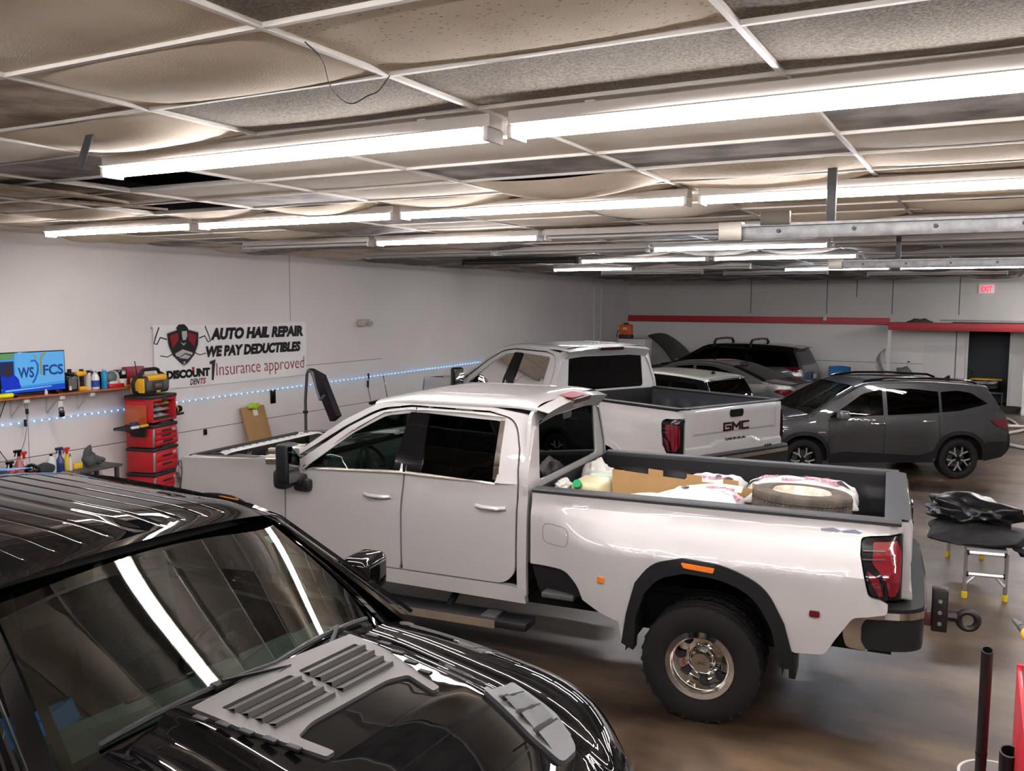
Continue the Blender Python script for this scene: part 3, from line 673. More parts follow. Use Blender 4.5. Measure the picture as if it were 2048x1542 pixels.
    panel('cab_back', rp([(-.985, .9), (.985, .9), (.985, 1.48, .02), (.82, 2.03, .08), (-.82, 2.03, .08), (-.985, 1.48, .02)]), back, P, t, holes=[gl], step=.2, lip=.03)
    panel('rear_window', gl, lambda a, b_, d: back(a, b_, .012), GLD, t, step=0, lip=0)
    # ---- bed box: rails, inner walls, floor, tailgate
    xf = 1.30 if dually else .97; xr = -1.19
    for sd in (1, -1):
        bm = B(); n = 14
        def rail(u, v, sd=sd):
            x = xf+(xr-.03-xf)*u; yo = T.bedw(x, 1.47)+.004; pts = [(yo, 1.452), (yo+.002, 1.472), (yo-.01, 1.482), (yo-.115, 1.482), (yo-.125, 1.472), (yo-.125, 1.43)]
            i = min(int(v*5), 4); fr_ = v*5-i; a, b_ = pts[i], pts[i+1]; return VB(x, sd*(a[0]+(b_[0]-a[0])*fr_), a[1]+(b_[1]-a[1])*fr_)
        grid(bm, rail, n, 5); rl = done('bed_rail', bm, RAIL if dually else PLAST, t, 30)
        bm = B(); grid(bm, lambda u, v: VB(xf+(xr-xf)*u, sd*(.855 - (.03 if .3 < v < .75 and int(u*12) % 2 else 0)), 1.45-.5*v), 48, 12); done('bed_inner_wall', bm, PLAST if dually else mat('bed_liner', (.03, .03, .032), .6, bump=.2, nscale=80), t, 40)
        bm = B(); box(bm, -.42, .42, sd*.60, sd*.86, .95, 1.16, .05)
        for v in bm.verts: v.co = VB(*v.co)
        done('wheel_house', bm, PLAST, t)
    bm = B(); grid(bm, lambda u, v: VB(xf+(xr-xf)*u, (2*v-1)*.86, .95+(.012 if int(v*32) % 2 else 0)), 4, 64); done('bed_floor', bm, PLAST, t, 30)
    bm = B(); grid(bm, lambda u, v: VB(xf-.01, (2*v-1)*.87, .95+.52*u), 4, 8); done('bed_front_wall', bm, PLAST, t)
    tg = bpy.data.objects.new('tailgate', None); C.objects.link(tg); tg.parent = t
    GXX = -1.282 if dually else -1.235
    def tgf(y, z, d):
        x = GXX+d
        if z > 1.40: x += .03*((z-1.40)/.08)**2
        # raised upper field, stepped middle
        x -= .012*ss((z-(1.15))/.02)*ss((.78-abs(y))/.03)
        x -= .022*ss((1.07+.05*ss((abs(y)-.30)/.2)*-1-z)/.025)
        return VB(x, y, z)
    panel('gate_skin', rp([(-.885, .90 if not dually else .95, .02), (.885, .90 if not dually else .95, .02), (.885, 1.462), (-.885, 1.462)]), tgf, P, tg, step=.025, lip=.07, ang=25)
    bm = B(); grid(bm, lambda u, v: VB(-1.12+(GXX+1.128)*u, (2*v-1)*(.90-.02*u*u), 1.468+.014*max(0, sin(pi*(.1+.85*u)))**.5-.05*max(0, (abs(2*v-1)-.9)/.1)**2*u*0), 6, 16)
    box(bm, -1.22, -1.12, -.87, .87, 1.40, 1.468, .01); box(bm, -1.21, -1.12, -.87, .87, .95, 1.42, 0)
    for v in bm.verts[7*17:]: v.co = VB(*v.co)
    done('gate_cap', bm, RAIL if dually else PLAST, tg, 40)
    bm = B(); prism(bm, rp([(-.11, -.045, .02), (.11, -.045, .02), (.13, 0, .01), (.12, .05, .02), (-.12, .05, .02), (-.13, 0, .01)]), .012, basis(VB(GXX-.014, 0, 1.375), (0, -1, 0), (0, 0, 1), (-1, 0, 0))); done('gate_handle', bm, GLOSSB, tg)
    # block letters built from bars
    def bars(s, x0, z0, h, wl, gap, th):
        out = []; xs = x0
        G = {'G': [((1, 1), (0, 1)), ((0, 1), (0, 0)), ((0, 0), (1, 0)), ((1, 0), (1, .5)), ((1, .5), (.45, .5))],
             'M': [((0, 0), (0, 1)), ((0, 1), (.5, .35)), ((.5, .35), (1, 1)), ((1, 1), (1, 0))], 'C': [((1, 1), (0, 1)), ((0, 1), (0, 0)), ((0, 0), (1, 0))]}
        for ch in s:
            W_ = wl*(1.15 if ch == 'M' else 1)
            for a, b_ in G[ch]: out.append(((xs+a[0]*W_, z0+a[1]*h), (xs+b_[0]*W_, z0+b_[1]*h), th))
            xs += W_+gap
        return out
    MB_ = basis(VB(GXX-.014, 0, 0), (0, -1, 0), (0, 0, 1), (-1, 0, 0))
    bm = B()
    for a, b_, th in bars('GMC', -.235, 1.235, .085, .12, .045, .024):
        d = (Vector(b_)-Vector(a)); L = d.length; ang = atan2(d.y, d.x)
        box(bm, -th/2, L+th/2, -th/2, th/2, 0, .014, .003, MB_ @ Matrix.Translation((a[0], a[1], 0)) @ Matrix.Rotation(ang, 4, 'Z'))
    done('gate_emblem', bm, mat('dark_red_emblem', (.06, .012, .014), .12, metal=.6), tg, 30)
    text('gate_lettering', 'SIERRA', .05, GLOSSB, tg, MB_ @ Matrix.Translation((0, 1.105, .0)), .006, width=.40, height=.028)
    text('trim_lettering', 'AT4', .05, GLOSSB, tg, MB_ @ Matrix.Translation((.62, .955 if not dually else 1.0, .02)), .006, shear=.2, width=.15, height=.035)
    # ---- rear bumper
    bp = bpy.data.objects.new('rear_bumper', None); C.objects.link(bp); bp.parent = t
    bw = 1.0 if not dually else 1.04
    half = smooth_path_([(-.94, bw), (-1.08, bw+.012), (-1.22, bw-.01), (-1.33, bw-.08), (-1.38, bw-.22), (-1.395, .3), (-1.40, 0)]); path = half+[(x_, -y_) for x_, y_ in half[-2::-1]]
    def bump_band(z0, z1, out, nm, m, par, inner=None):
        bm = B(); n = len(path)-1
        def fn(u, v):
            i = min(int(u*n+1e-6), n-1); fr_ = u*n-i; a, b_ = Vector(path[i]), Vector(path[i+1]); p = a+(b_-a)*fr_
            tdir = (b_-a).normalized(); no = Vector((tdir.y, -tdir.x)) if True else 0
            p = p - no*(-out) if False else p + Vector((-tdir.y, tdir.x))*out*(-1 if True else 1)
            return VB(p.x, p.y, z0+(z1-z0)*v)
        grid(bm, fn, n, 2); return done(nm, bm, m, par, 50)
    bump_band(.65, .90, 0, 'bumper_face', PLAST, bp)
    bump_band(.86, .905, .012, 'chrome_band', CHROME, bp)
    for sd in (1, -1):
        panel('chrome_end', rp([(-.90, .905, .05), (-1.14, .905), (-1.14, .86), (-1.03, .85, .04), (-1.01, .80), (-1.01, .70, .02), (-1.05, .64), (-.92, .645, .03), (-.90, .72)]), lambda a, z, d, sd=sd: VB(a, sd*(bw+.012+.015*ss((-a-.9)/.2)-d), z), CHROME, bp, step=.05, lip=.03)
    bm = B(); pts = [Vector(p) for p in path]
    inner_ = [(-.96, bw-.14), (-1.21, bw-.14), (-1.23, 0), (-1.21, -bw+.14), (-.96, -bw+.14)]
    poly = [(p.x, p.y) for p in pts]+inner_[::-1]
    prism(bm, poly, .04, Matrix.Translation((0, 0, .885)))
    for v in bm.verts: v.co = VB(*v.co)
    done('bumper_step', bm, PLAST, bp, 30)
    for sd in (1, -1):
        for (cx_, r_, ya, yb, f_) in ((0, .535 if dually else .55, .60, (1.10 if dually else .96), VB), (AX, .62, .60, .97, V)):
            bm = B(); grid(bm, lambda u, v: f_(cx_+r_*cos(pi*u)*1.0, sd*(ya+(yb-ya)*v), (.40+r_*(1.28 if dually and f_ == VB else 1.18)*max(0, sin(pi*u))**.8)), 20, 3); grid(bm, lambda u, v: f_(cx_+r_*(2*u-1), sd*ya, .40+.72*v), 4, 3); done('wheel_well_liner', bm, DARK, t, 50)
    # ---- chassis, inside
    bm = B(); x1 = 3.5+dx
    box(bm, -1.2, 3.3+dx, -.55, .55, .45, .72); box(bm, 1.4+dx, 3.5+dx, -.95, .95, .60, .72); box(bm, -.08, .08, -.9, .9, .34, .48, .03); box(bm, AX+dx-.08, AX+dx+.08, -.85, .85, .34, .48, .03)
    box(bm, .64, 1.28, -.92, .92, .72, .94); box(bm, -1.15, -.64, -.95, .95, .72, .94); box(bm, -.64, .64, -.66, .66, .72, .94)
    box(bm, 3.5+dx, 4.75+dx, -.80, .80, .60, 1.05); box(bm, 3.5+dx, 3.62+dx, -.93, .93, .66, 1.5); box(bm, 4.6+dx, 4.85+dx, -.84, .84, .55, 1.35, .03)
    for sd in (1, -1):
        box(bm, AX-.55+dx, AX+.55+dx, sd*.70, sd*.74, .6, 1.35); box(bm, 3.0+dx, 3.3+dx, sd*.80, sd*.9, .45, .6)
    for v in bm.verts: v.co = (v.co+Vector((0, 0, dz)))*sc
    done('chassis', bm, DARK, t, 30)
    # interior
    for sx, sy in ((2.75, .42), (2.75, -.42)):
        q = seat(t, (sx+dx)*sc, sy, (1.15+dz)*sc)
    q = seat(t, (1.85+dx)*sc, 0, (1.12+dz)*sc, wid=1.4, name='rear_seat')
    steering(t, (3.02+dx)*sc, .42, (1.42+dz)*sc)
    bm = B(); box(bm, 3.12, 3.46, -.90, .90, 1.15, 1.50, .06, seg=3); box(bm, 2.5, 3.2, -.14, .14, .9, 1.18, .04)
    for v in bm.verts: v.co = V(*v.co)
    done('dashboard', bm, DASH, t)
    bm = B(); box(bm, 1.38, 1.44, -.9, .9, .72, 1.45)
    grid(bm, lambda u, v: Vector((1.4+1.3*u, (2*v-1)*.74, 2.02)), 2, 2)
    for v in bm.verts: v.co = V(*v.co)
    done('cab_lining', bm, SEAT, t)
    # ---- open engine bay (the bonnet is off)
    eb = bpy.data.objects.new('engine_bay', None); C.objects.link(eb); eb.parent = t; rr = random.Random(3)
    bm = B(); box(bm, 3.60, 4.74, -.84, .84, 1.10, 1.20)
    for k in range(46):
        x = rr.uniform(3.66, 4.34); y = rr.uniform(-.7, .76); a = rr.uniform(.04, .16); b_ = rr.uniform(.04, .14); h = rr.uniform(1.30, 1.455)
        box(bm, x-a, x+a, y-b_, y+b_, 1.2, h, .012)
    for k in range(9):
        p = Vector((rr.uniform(3.7, 4.5), rr.uniform(-.6, .6), 1.40)); q = p+Vector((rr.uniform(-.4, .4), rr.uniform(-.4, .4), .0)); tube(bm, [p-Vector((0, 0, .1)), p, (p+q)/2+Vector((0, 0, .05)), q, q-Vector((0, 0, .1))], .02, 6)
    for v in bm.verts: v.co = V(*v.co)
    done('engine', bm, mat('engine_black', (.03, .028, .026), .6, noise=.4, nscale=6, col2=(.09, .08, .07)), eb, 30)
    bm = B()
    for k in range(8):
        x = rr.uniform(3.7, 4.4); y = rr.uniform(-.1, .72); box(bm, x-.09, x+.09, y-.03, y+.03, 1.44, 1.475, .01, Matrix.Translation((x, y, 0)) @ Matrix.Rotation(rr.uniform(-.4, .4), 4, 'Z') @ Matrix.Translation((-x, -y, 0)))
    for v in bm.verts: v.co = V(*v.co)
    done('engine_cover', bm, mat('dusty_tan_plastic', (.36, .31, .24), .7), eb)
    for sd in (1, -1):
        bm = B(); grid(bm, lambda u, v: V(3.5+1.2*u, sd*(T.w(3.5+1.2*u, 1.5)-.02-.16*v), 1.50-.045*u+.012*v-.12*max(0, v-.8)), 12, 6)
        done('fender_ledge', bm, P, eb, 40)
        bm = B(); strip(bm, [V(3.55+1.1*k/8, sd*.80, 1.505-.05*k/8) for k in range(9)], .05, .03); done('bay_seal', bm, PLAST, eb)
    bm = B(); box(bm, 4.60, 4.78, -.83, .83, 1.28, 1.435, .02); box(bm, 4.70, 4.76, -.80, .80, 1.43, 1.462, .012)
    for k in range(11): box(bm, 4.60, 4.68, -.75+.145*k, -.68+.145*k, 1.42, 1.452, .01)
    for v in bm.verts: v.co = V(*v.co)
    done('front_header', bm, PLAST, eb, 30)
    bm = B(); grid(bm, lambda u, v: V(4.42+.12*v-.05*ss((abs(2*u-1)-.8)/.2), -.84+1.60*u, 1.475+.02*sin(pi*v)-.03*max(0, .08-u)/.08), 24, 4); box(bm, 4.40, 4.43, -.80, .74, 1.40, 1.478, .004) if False else None
    for v in bm.verts: pass
    bx = done('bay_crossbar', bm, P, eb, 40)
    for k in range(14):
        bm = B(); lathe(bm, [(0, .004), (.011, .003), (.012, 0)], 8, Matrix.Translation(V(4.47, -.70+.10*k, 1.492))); done('bar_hole', bm, DARK, bx)
    return T
D_T = thing('pickup_truck', 'white crew cab pickup with a loaded bed and a chrome rear wheel', 'pickup truck', (-1.767, 6.892, 0), radians(185.5), 'white crew cab pickups with their bonnets off')
D_T.pop('group', None) if hasattr(D_T, 'pop') else None
DT = crew_truck(D_T, True, 0.0, 0.0)
bm = B()
for i, (q, w_) in enumerate((((-.80, 1.392), .10), ((-.93, 1.392), .09))):
    M = basis(DT.bedfn(1)(q[0], q[1], -.004), (-1, 0, 0), (0, 0, 1), (0, 1, 0))
    prism(bm, [(-.06, -.006), (.03, -.006), (.03, -.014), (.06, .004), (.02, .018), (.02, .008), (-.06, .006)], .006, M)
done('side_badge', bm, mat('badge_blue_silver', (.55, .60, .75), .3, metal=.5), D_T)
# ================================================================ second white pickup, behind the first
S_T = thing('pickup_truck', 'white crew cab pickup with an empty bed and dark lettering across its tailgate', 'pickup truck', (-3.99, 11.60, 0), radians(155.7))
crew_truck(S_T, False, -.33, .06, 1.045)

# ================================================================ closed-body cars from a side silhouette
def lerp_path(path, u):
    n = len(path)-1; u = max(0, min(.999999, u))*n; i = int(u); f = u-i; a, b_ = path[i], path[i+1]
    return a[0]+(b_[0]-a[0])*f, a[1]+(b_[1]-a[1])*f
def smooth_path(pts, n=6):
    """Catmull-Rom through the silhouette points; a third value of 0 keeps a corner sharp"""
    out = []; P_ = [Vector(p[:2]) for p in pts]
    for i in range(len(P_)-1):
        a = P_[i-1] if i > 0 and not (len(pts[i]) > 2) else P_[i]*2-P_[i+1]
        d = P_[i+2] if i+2 < len(P_) and not (len(pts[i+1]) > 2) else P_[i+1]*2-P_[i]
        for k in range(n):
            t = k/n; q = .5*((2*P_[i])+(P_[i+1]-a)*t+(2*a-5*P_[i]+4*P_[i+1]-d)*t*t+(3*P_[i]-a-3*P_[i+1]+d)*t**3); out.append((q.x, q.y))
    out.append(tuple(P_[-1])); return out
def clip(poly, k, side):
    """part of a polygon on one side of the line x = k"""
    out = []
    for i in range(len(poly)):
        a, b_ = poly[i], poly[(i+1) % len(poly)]; ia, ib = (a[0]-k)*side >= 0, (b_[0]-k)*side >= 0
        if ia: out.append(a)
        if ia != ib: t = (k-a[0])/(b_[0]-a[0]); out.append((k, a[1]+(b_[1]-a[1])*t))
    res = []
    for p in out:
        if not res or (Vector(p)-Vector(res[-1])).length > 1e-4: res.append(p)
    return res
class Body:
    def __init__(s, t, spec): s.t = t; s.__dict__.update(spec)
    def w(s, x, z):
        zb = s.belt(x)
        if z <= zb: w_ = s.W-.05*((z-.72)/.45)**2*(1 if z > .72 else .9)-.012*ss((z-zb+.08)/.08)
        else: w_ = s.W-.05*((zb-.72)/.45)**2-.012-s.tum*(z-zb)-.10*(z-zb)**2
        if x > s.xn: w_ -= s.nose*((x-s.xn)/(s.x1-s.xn))**2.2
        if x < s.xt: w_ -= s.tail*((s.xt-x)/(s.xt-s.x0))**2.2
        for ax in (0, s.wb): w_ += .022*ss((.95-z)/.2)*ss((.52-abs(x-ax))/.15)
        return w_
    def side(s, sd, lift=0.0): return lambda a, z, d: Vector((a, sd*(s.w(a, z)-d+lift), z))
    def spine(s, path, u, v, c, e=.34, bow=0.0, lift=0.0, dome=0.0):
        x, z = lerp_path(path, u); x2, z2 = lerp_path(path, min(1, u+.02)); x1, z1 = lerp_path(path, max(0, u-.02))
        tx, tz = x2-x1, z2-z1; L = max(1e-9, hypot(tx, tz)); nx, nz = -tz/L, tx/L
        if nz < -.2 and s.dirn > 0: nx, nz = -nx, -nz
        th = pi*v; cc, sn = cos(th), sin(th); Y = s.w(x, z)
        y = Y*(abs(cc)**e)*(1 if cc >= 0 else -1); k = (abs(sn)**(e*1.3))*c+lift+dome*(1-(y/Y)**2)
        return Vector((x+nx*k+bow*(1-(y/Y)**2), y, z+nz*k))
def build_car(t, spec):
    b = Body(t, spec); b.dirn = -1; P = b.paint; lo = b.sill; silh = b.path      # silhouette runs tail -> nose over the roof
    full = []
    for nm, pts in silh: full += (smooth_path(pts)[:-1])
    full.append(silh[-1][1][-1][:2])
    R = b.R; ar = lambda ax, r: arc(ax, R+.02, r, 0, pi, 14, .9)
    bottom = [(b.wb+b.ra, lo+.02)]+ar(b.wb, b.ra)[1:-1]+[(b.wb-b.ra, lo)]+[(b.ra, lo)]+ar(0, b.ra)[1:-1]+[(-b.ra, lo+.02)]
    out = full+[(b.x1-.03, lo+.06), (b.wb+b.ra+.02, lo+.04)]+bottom[0:]+[(b.x0+.04, lo+.10)]
    belts = lambda x: b.belt(x)
    for sd in (1, -1):
        # lower body in fender, doors, quarter; upper frame with window holes
        lowp = []
        seams = b.seams
        def sub(x0, x1, nm, poly):
            q = clip(clip(poly, x0+.003, 1), x1-.003, -1)
            if len(q) > 2: panel(nm, q, b.side(sd), P, t, step=.11, lip=.012)
        top_f = [p for p in full]
        low = []
        for p in full:
            zc = b.belt(p[0])
            low.append((p[0], min(p[1], zc)))
        cl = []
        for p in low:
            if not cl or (Vector(p)-Vector(cl[-1])).length > .004: cl.append(p)
        lowpoly = cl+out[len(full):]
        xs = [b.x0-.5]+seams+[b.x1+.5]; nms = b.pnames
        for k in range(len(xs)-1): sub(xs[k], xs[k+1], nms[k], lowpoly)
        up = [p for p in full if p[1] > b.belt(p[0])+.004]
        q = [(up[0][0], b.belt(up[0][0]))]+up+[(up[-1][0], b.belt(up[-1][0]))]
        n = 12; xa, xb = q[-1][0], q[0][0]
        bl = [(xa+(xb-xa)*k/n, b.belt(xa+(xb-xa)*k/n)) for k in range(1, n)]
        holes = [rp(w_) for w_ in b.windows]
        panel('window_frame', q+bl, b.side(sd), b.frame, t, holes=holes, step=.11, lip=.015)
        for k, h in enumerate(holes): panel('side_window', h, b.side(sd, -.012), b.gl[k], t, step=.12, lip=0)
        for ax in (0, b.wb):
            if b.clad: panel('wheel_arch_trim', arc(ax, R+.02, b.ra+.055, 0, pi, 18, .9)+arc(ax, R+.02, b.ra-.01, pi, 0, 18, .9), b.side(sd, .012), PLAST, t, step=.12, lip=.03)
            wheel(t, ax, sd*(b.W-.115), R, .22, 'five' if b.fancy else 'truck', sd, n=40 if b.fancy else 24)
        if b.clad: panel('sill_cladding', rp([(b.ra+.04, lo-.02), (b.wb-b.ra-.04, lo-.02), (b.wb-b.ra-.05, lo+.13), (b.wb-b.ra-.3, lo+.17, .05), (b.ra+.3, lo+.10, .05), (b.ra+.05, lo+.18)]), b.side(sd, .012), PLAST, t, step=.2, lip=.03)
        for hx, hz in b.handles:
            bm = B(); tube(bm, [b.side(sd)(hx+q_, hz, -.03 if abs(q_) < .08 else 0) for q_ in (-.11, -.095, 0, .095, .11)], .014, 8); done('door_handle', bm, b.hm, t)
        for nm, poly, m_, lf in b.decals: panel(nm, rp(poly), b.side(sd, lf), m_, t, step=.08, lip=.01)
        for nm, pts, m_, wd in b.lines:
            bm = B(); strip(bm, [b.side(sd)(x, z, -.002) for x, z in pts], wd, wd*.6); done(nm, bm, m_, t)
        # mirror
        mx, mz = b.mirror; bm = B(); Y = b.w(mx, mz)
        box(bm, mx-.08, mx+.10, sd*(Y+.06), sd*(Y+.25), mz-.02, mz+.13, .05, seg=3); done('side_mirror', bm, b.mm, t)
        bm = B(); tube(bm, [(mx+.03, sd*(Y-.02), mz), (mx+.03, sd*(Y+.09), mz+.03)], .025); done('mirror_arm', bm, PLAST, t)
    for nm, pts in silh:
        sp = smooth_path(pts); c, m_, bow = b.cs.get(nm, (.06, None, 0))
        m_ = m_ or P
        if nm in ('windshield', 'rear_window'):
            bm = B(); grid(bm, lambda u, v: b.spine(sp, u, .20+.60*v, c, bow=bow), 10, 20); done(nm, bm, b.wg if nm == 'windshield' else b.rg, t, 60)
            for lo_, hi_ in ((0, .20), (.80, 1)):
                bm = B(); grid(bm, lambda u, v: b.spine(sp, u, lo_+(hi_-lo_)*v, c, bow=bow), 10, 10); done(nm.replace('windshield', 'screen').replace('rear_window', 'rear')+'_pillar', bm, b.pm if nm == 'windshield' else b.pm2, t, 60)
        elif nm != 'hood' or not b.open_hood:
            bm = B(); grid(bm, lambda u, v: b.spine(sp, u, v, c, bow=bow), max(6, 3*len(pts)), 36); done(nm, bm, m_, t, 45)
    bm = B(); box(bm, b.x0+.25, b.x1-.25, -b.W+.22, b.W-.22, lo-.02, .62); box(bm, b.ra+.05, b.wb-b.ra-.05, -b.W+.08, b.W-.08, lo, b.belt(1)-.12); box(bm, -b.ra-.25, b.ra, -b.W+.28, b.W-.28, .5, b.belt(0)-.1)
    for ax in (0, b.wb): box(bm, ax-.05, ax+.05, -b.W+.15, b.W-.15, R-.06, R+.04)
    done('chassis', bm, DARK, t, 30)
    for sy in (.38, -.38): seat(t, b.seatx, sy, b.belt(1)-.38, b.sm)
    seat(t, b.seatx-.9, 0, b.belt(1)-.38, b.sm, wid=1.2, name='rear_seat')
    steering(t, b.seatx+.42, .38, b.belt(1)-.06, R=.17)
    bm = B(); box(bm, b.seatx+.5, b.seatx+.95, -b.W+.2, b.W-.2, b.belt(1)-.3, b.belt(1)+.0, .05); done('dashboard', bm, DASH, t)
    return b
base = dict(clad=False, open_hood=False, fancy=False, hm=CHROME, mm=GLOSSB, pm=GLOSSB, pm2=GLOSSB, frame=GLOSSB, decals=[], lines=[], sm=SEAT, pnames=['rear_quarter', 'rear_door', 'front_door', 'fender'])
def car(**k): d = dict(base); d.update(k); return d
# ---- grey compact SUV parked nose to the left
G_T = thing('suv', 'dark grey compact SUV with black cladding and forked alloy wheels, parked behind the loaded pickup', 'SUV', (-.897, 17.00, -.0), radians(212.0))
b = build_car(G_T, car(paint=GREYP, frame=GREYP, pm=GREYP, pm2=GREYP, W=.915, wb=2.63, R=.335, ra=.40, sill=.30, x0=-.87, x1=3.48, xn=2.75, nose=.16, xt=-.35, tail=.10, tum=.21, clad=True, fancy=True,
    belt=lambda x: 1.075-.035*x, seams=[.36, 1.28, 2.22], windows=[
        [(-.50, 1.24), (-.02, 1.13, .03), (.30, 1.105), (.30, 1.435), (.02, 1.46, .06), (-.22, 1.42, .06)], [(.34, 1.10), (1.22, 1.06), (1.22, 1.485), (.80, 1.49), (.34, 1.44)], [(1.29, 1.058), (2.22, 1.02, .04), (2.05, 1.13), (1.62, 1.41, .06), (1.29, 1.482)]],
    gl=[GLD, GLD, GLM], wg=GLS, rg=GLD, hm=CHROME, mm=SILVERP, mirror=(2.03, 1.03), seatx=1.45, handles=[(.52, .965), (1.40, .93)],
    path=[('rear_bumper', [(-.78, .42), (-.87, .52), (-.86, .72, 0)]), ('tailgate', [(-.86, .72, 0), (-.80, .98), (-.72, 1.10, 0)]), ('rear_window', [(-.72, 1.10, 0), (-.62, 1.28), (-.50, 1.44, 0)]),
          ('roof', [(-.50, 1.44, 0), (-.44, 1.50), (.2, 1.555), (.9, 1.575), (1.45, 1.555), (1.72, 1.48, 0)]), ('windshield', [(1.72, 1.48, 0), (2.1, 1.28), (2.55, 1.02, 0)]), ('hood', [(2.55, 1.02, 0), (3.0, .96), (3.3, .88), (3.42, .78, 0)]), ('front_bumper', [(3.42, .78, 0), (3.48, .6), (3.45, .35)])],
    cs={'roof': (.055, None, 0), 'windshield': (.05, None, .06), 'hood': (.08, None, 0), 'rear_window': (.05, None, 0), 'tailgate': (.07, None, 0), 'rear_bumper': (.09, PLAST, 0), 'front_bumper': (.07, PLAST, 0)},
    decals=[('tail_light', [(-.84, .98, .02), (-.50, .985, .03), (-.60, .90, .04), (-.86, .80, .03)], REDD, .012), ('bumper_cladding', [(-.885, .62), (-.43, .62, .05), (-.43, .30), (-.80, .36, .05)], PLAST, .012), ('headlight', [(3.08, .85, .03), (3.44, .78), (3.45, .68), (3.2, .74, .04)], LAMPC, .01), ('fender_badge', [(2.28, .80), (2.40, .80), (2.40, .785), (2.28, .785)], CHROME, .006)],
    lines=[('screen_edge_trim', [(2.50, 1.045), (2.1, 1.29), (1.72, 1.50)], CHROME, .018)]))
for sd in (1, -1):
    bm = B(); pts = [(-.38, 1.535), (-.25, 1.585), (.5, 1.625), (1.1, 1.625), (1.45, 1.59), (1.55, 1.56)]
    tube(bm, [(x, sd*(b.w(x, 1.55)-.09), z+.03) for x, z in pts], .02, 8); done('roof_rail', bm, GLOSSB, G_T)
bm = B(); prism(bm, [(0, 0), (.16, 0), (.02, .075)], .03, basis((-.30, .015, 1.575), (1, 0, 0), (0, 0, 1), (0, -1, 0))); done('shark_fin', bm, GLOSSB, G_T)
bm = B(); grid(bm, lambda u, v: Vector((-.44-.18*u, (2*v-1)*.55, 1.555-.03*u-.02*(2*v-1)**2)), 3, 12); grid(bm, lambda u, v: Vector((-.62+.10*u, (2*v-1)*.55, 1.525-.03*u-.02*(2*v-1)**2)), 3, 12); done('rear_spoiler', bm, GREYP, G_T)
# ---- silver saloon
N_T = thing('sedan', 'silver four-door saloon with a sloping rear window and red wraparound tail lamps', 'sedan', (-4.93, 21.75, 0), radians(170.5))
b = build_car(N_T, car(paint=SILVERP, frame=SILVERP, pm=SILVERP, pm2=SILVERP, W=.95, wb=3.10, R=.345, ra=.39, sill=.26, x0=-1.13, x1=4.0, xn=3.2, nose=.22, xt=-.45, tail=.17, tum=.50,
    belt=lambda x: 1.01-.018*x, seams=[.42, 1.42, 2.48], windows=[[(.14, 1.06), (.52, 1.04), (1.36, 1.015), (1.36, 1.37), (.95, 1.365, .1), (.45, 1.25, .1)], [(1.44, 1.015), (2.62, .985, .04), (2.30, 1.14), (1.85, 1.34, .1), (1.44, 1.375)]],
    gl=[GLD, GLM], wg=GLS, rg=GLD, mirror=(2.35, .98), seatx=1.75, handles=[(.62, .90), (1.62, .885)], mm=SILVERP,
    path=[('rear_bumper', [(-1.05, .35), (-1.13, .5), (-1.12, .72, 0)]), ('trunk_end', [(-1.12, .72, 0), (-1.10, .88), (-1.03, .985, 0)]), ('trunk_lid', [(-1.03, .985, 0), (-.8, 1.005), (-.40, 1.045, 0)]), ('rear_window', [(-.40, 1.045, 0), (0, 1.20), (.42, 1.35, 0)]),
          ('roof', [(.42, 1.35, 0), (.9, 1.425), (1.3, 1.44), (1.8, 1.41), (2.05, 1.355, 0)]), ('windshield', [(2.05, 1.355, 0), (2.4, 1.20), (2.85, .98, 0)]), ('hood', [(2.85, .98, 0), (3.4, .90), (3.85, .76, 0)]), ('front_bumper', [(3.85, .76, 0), (3.98, .55), (3.95, .3)])],
    cs={'roof': (.05, None, 0), 'windshield': (.05, None, .06), 'hood': (.07, None, 0), 'rear_window': (.045, None, 0), 'trunk_lid': (.045, None, 0), 'trunk_end': (.06, None, 0), 'rear_bumper': (.08, None, 0), 'front_bumper': (.07, None, 0)},
    decals=[('tail_light', [(-1.06, .93, .03), (-.78, .92, .05), (-.68, .86, .05), (-.86, .80, .05), (-1.10, .72, .02), (-1.12, .84)], REDL, .012)],
    lines=[('window_trim', [(.06, 1.06), (.45, 1.275), (.95, 1.385), (1.44, 1.39), (1.85, 1.355), (2.3, 1.16), (2.64, .985)], CHROME, .016), ('window_trim', [(.06, 1.055), (.5, 1.03), (1.4, 1.005), (2.64, .975)], CHROME, .014)]))
for sd in (1, -1):
    bm = B(); grid(bm, lambda u, v: Vector((-1.155-.012+.02*u, sd*(.62-.14*0+.17*(1-v)-.24*v*0-.26*v+.0), .80+.13*u)), 3, 6); done('trunk_lamp', bm, REDL, N_T)
bm = B(); strip(bm, [(-1.175, -.35, .86), (-1.185, 0, .86), (-1.175, .35, .86)], .03, .02); done('trunk_trim', bm, CHROME, N_T)
bm = B(); prism(bm, [(0, 0), (.14, 0), (.02, .05)], .03, basis((.5, .015, 1.42), (1, 0, 0), (0, 0, 1), (0, -1, 0))); done('shark_fin', bm, SILVERP, N_T)
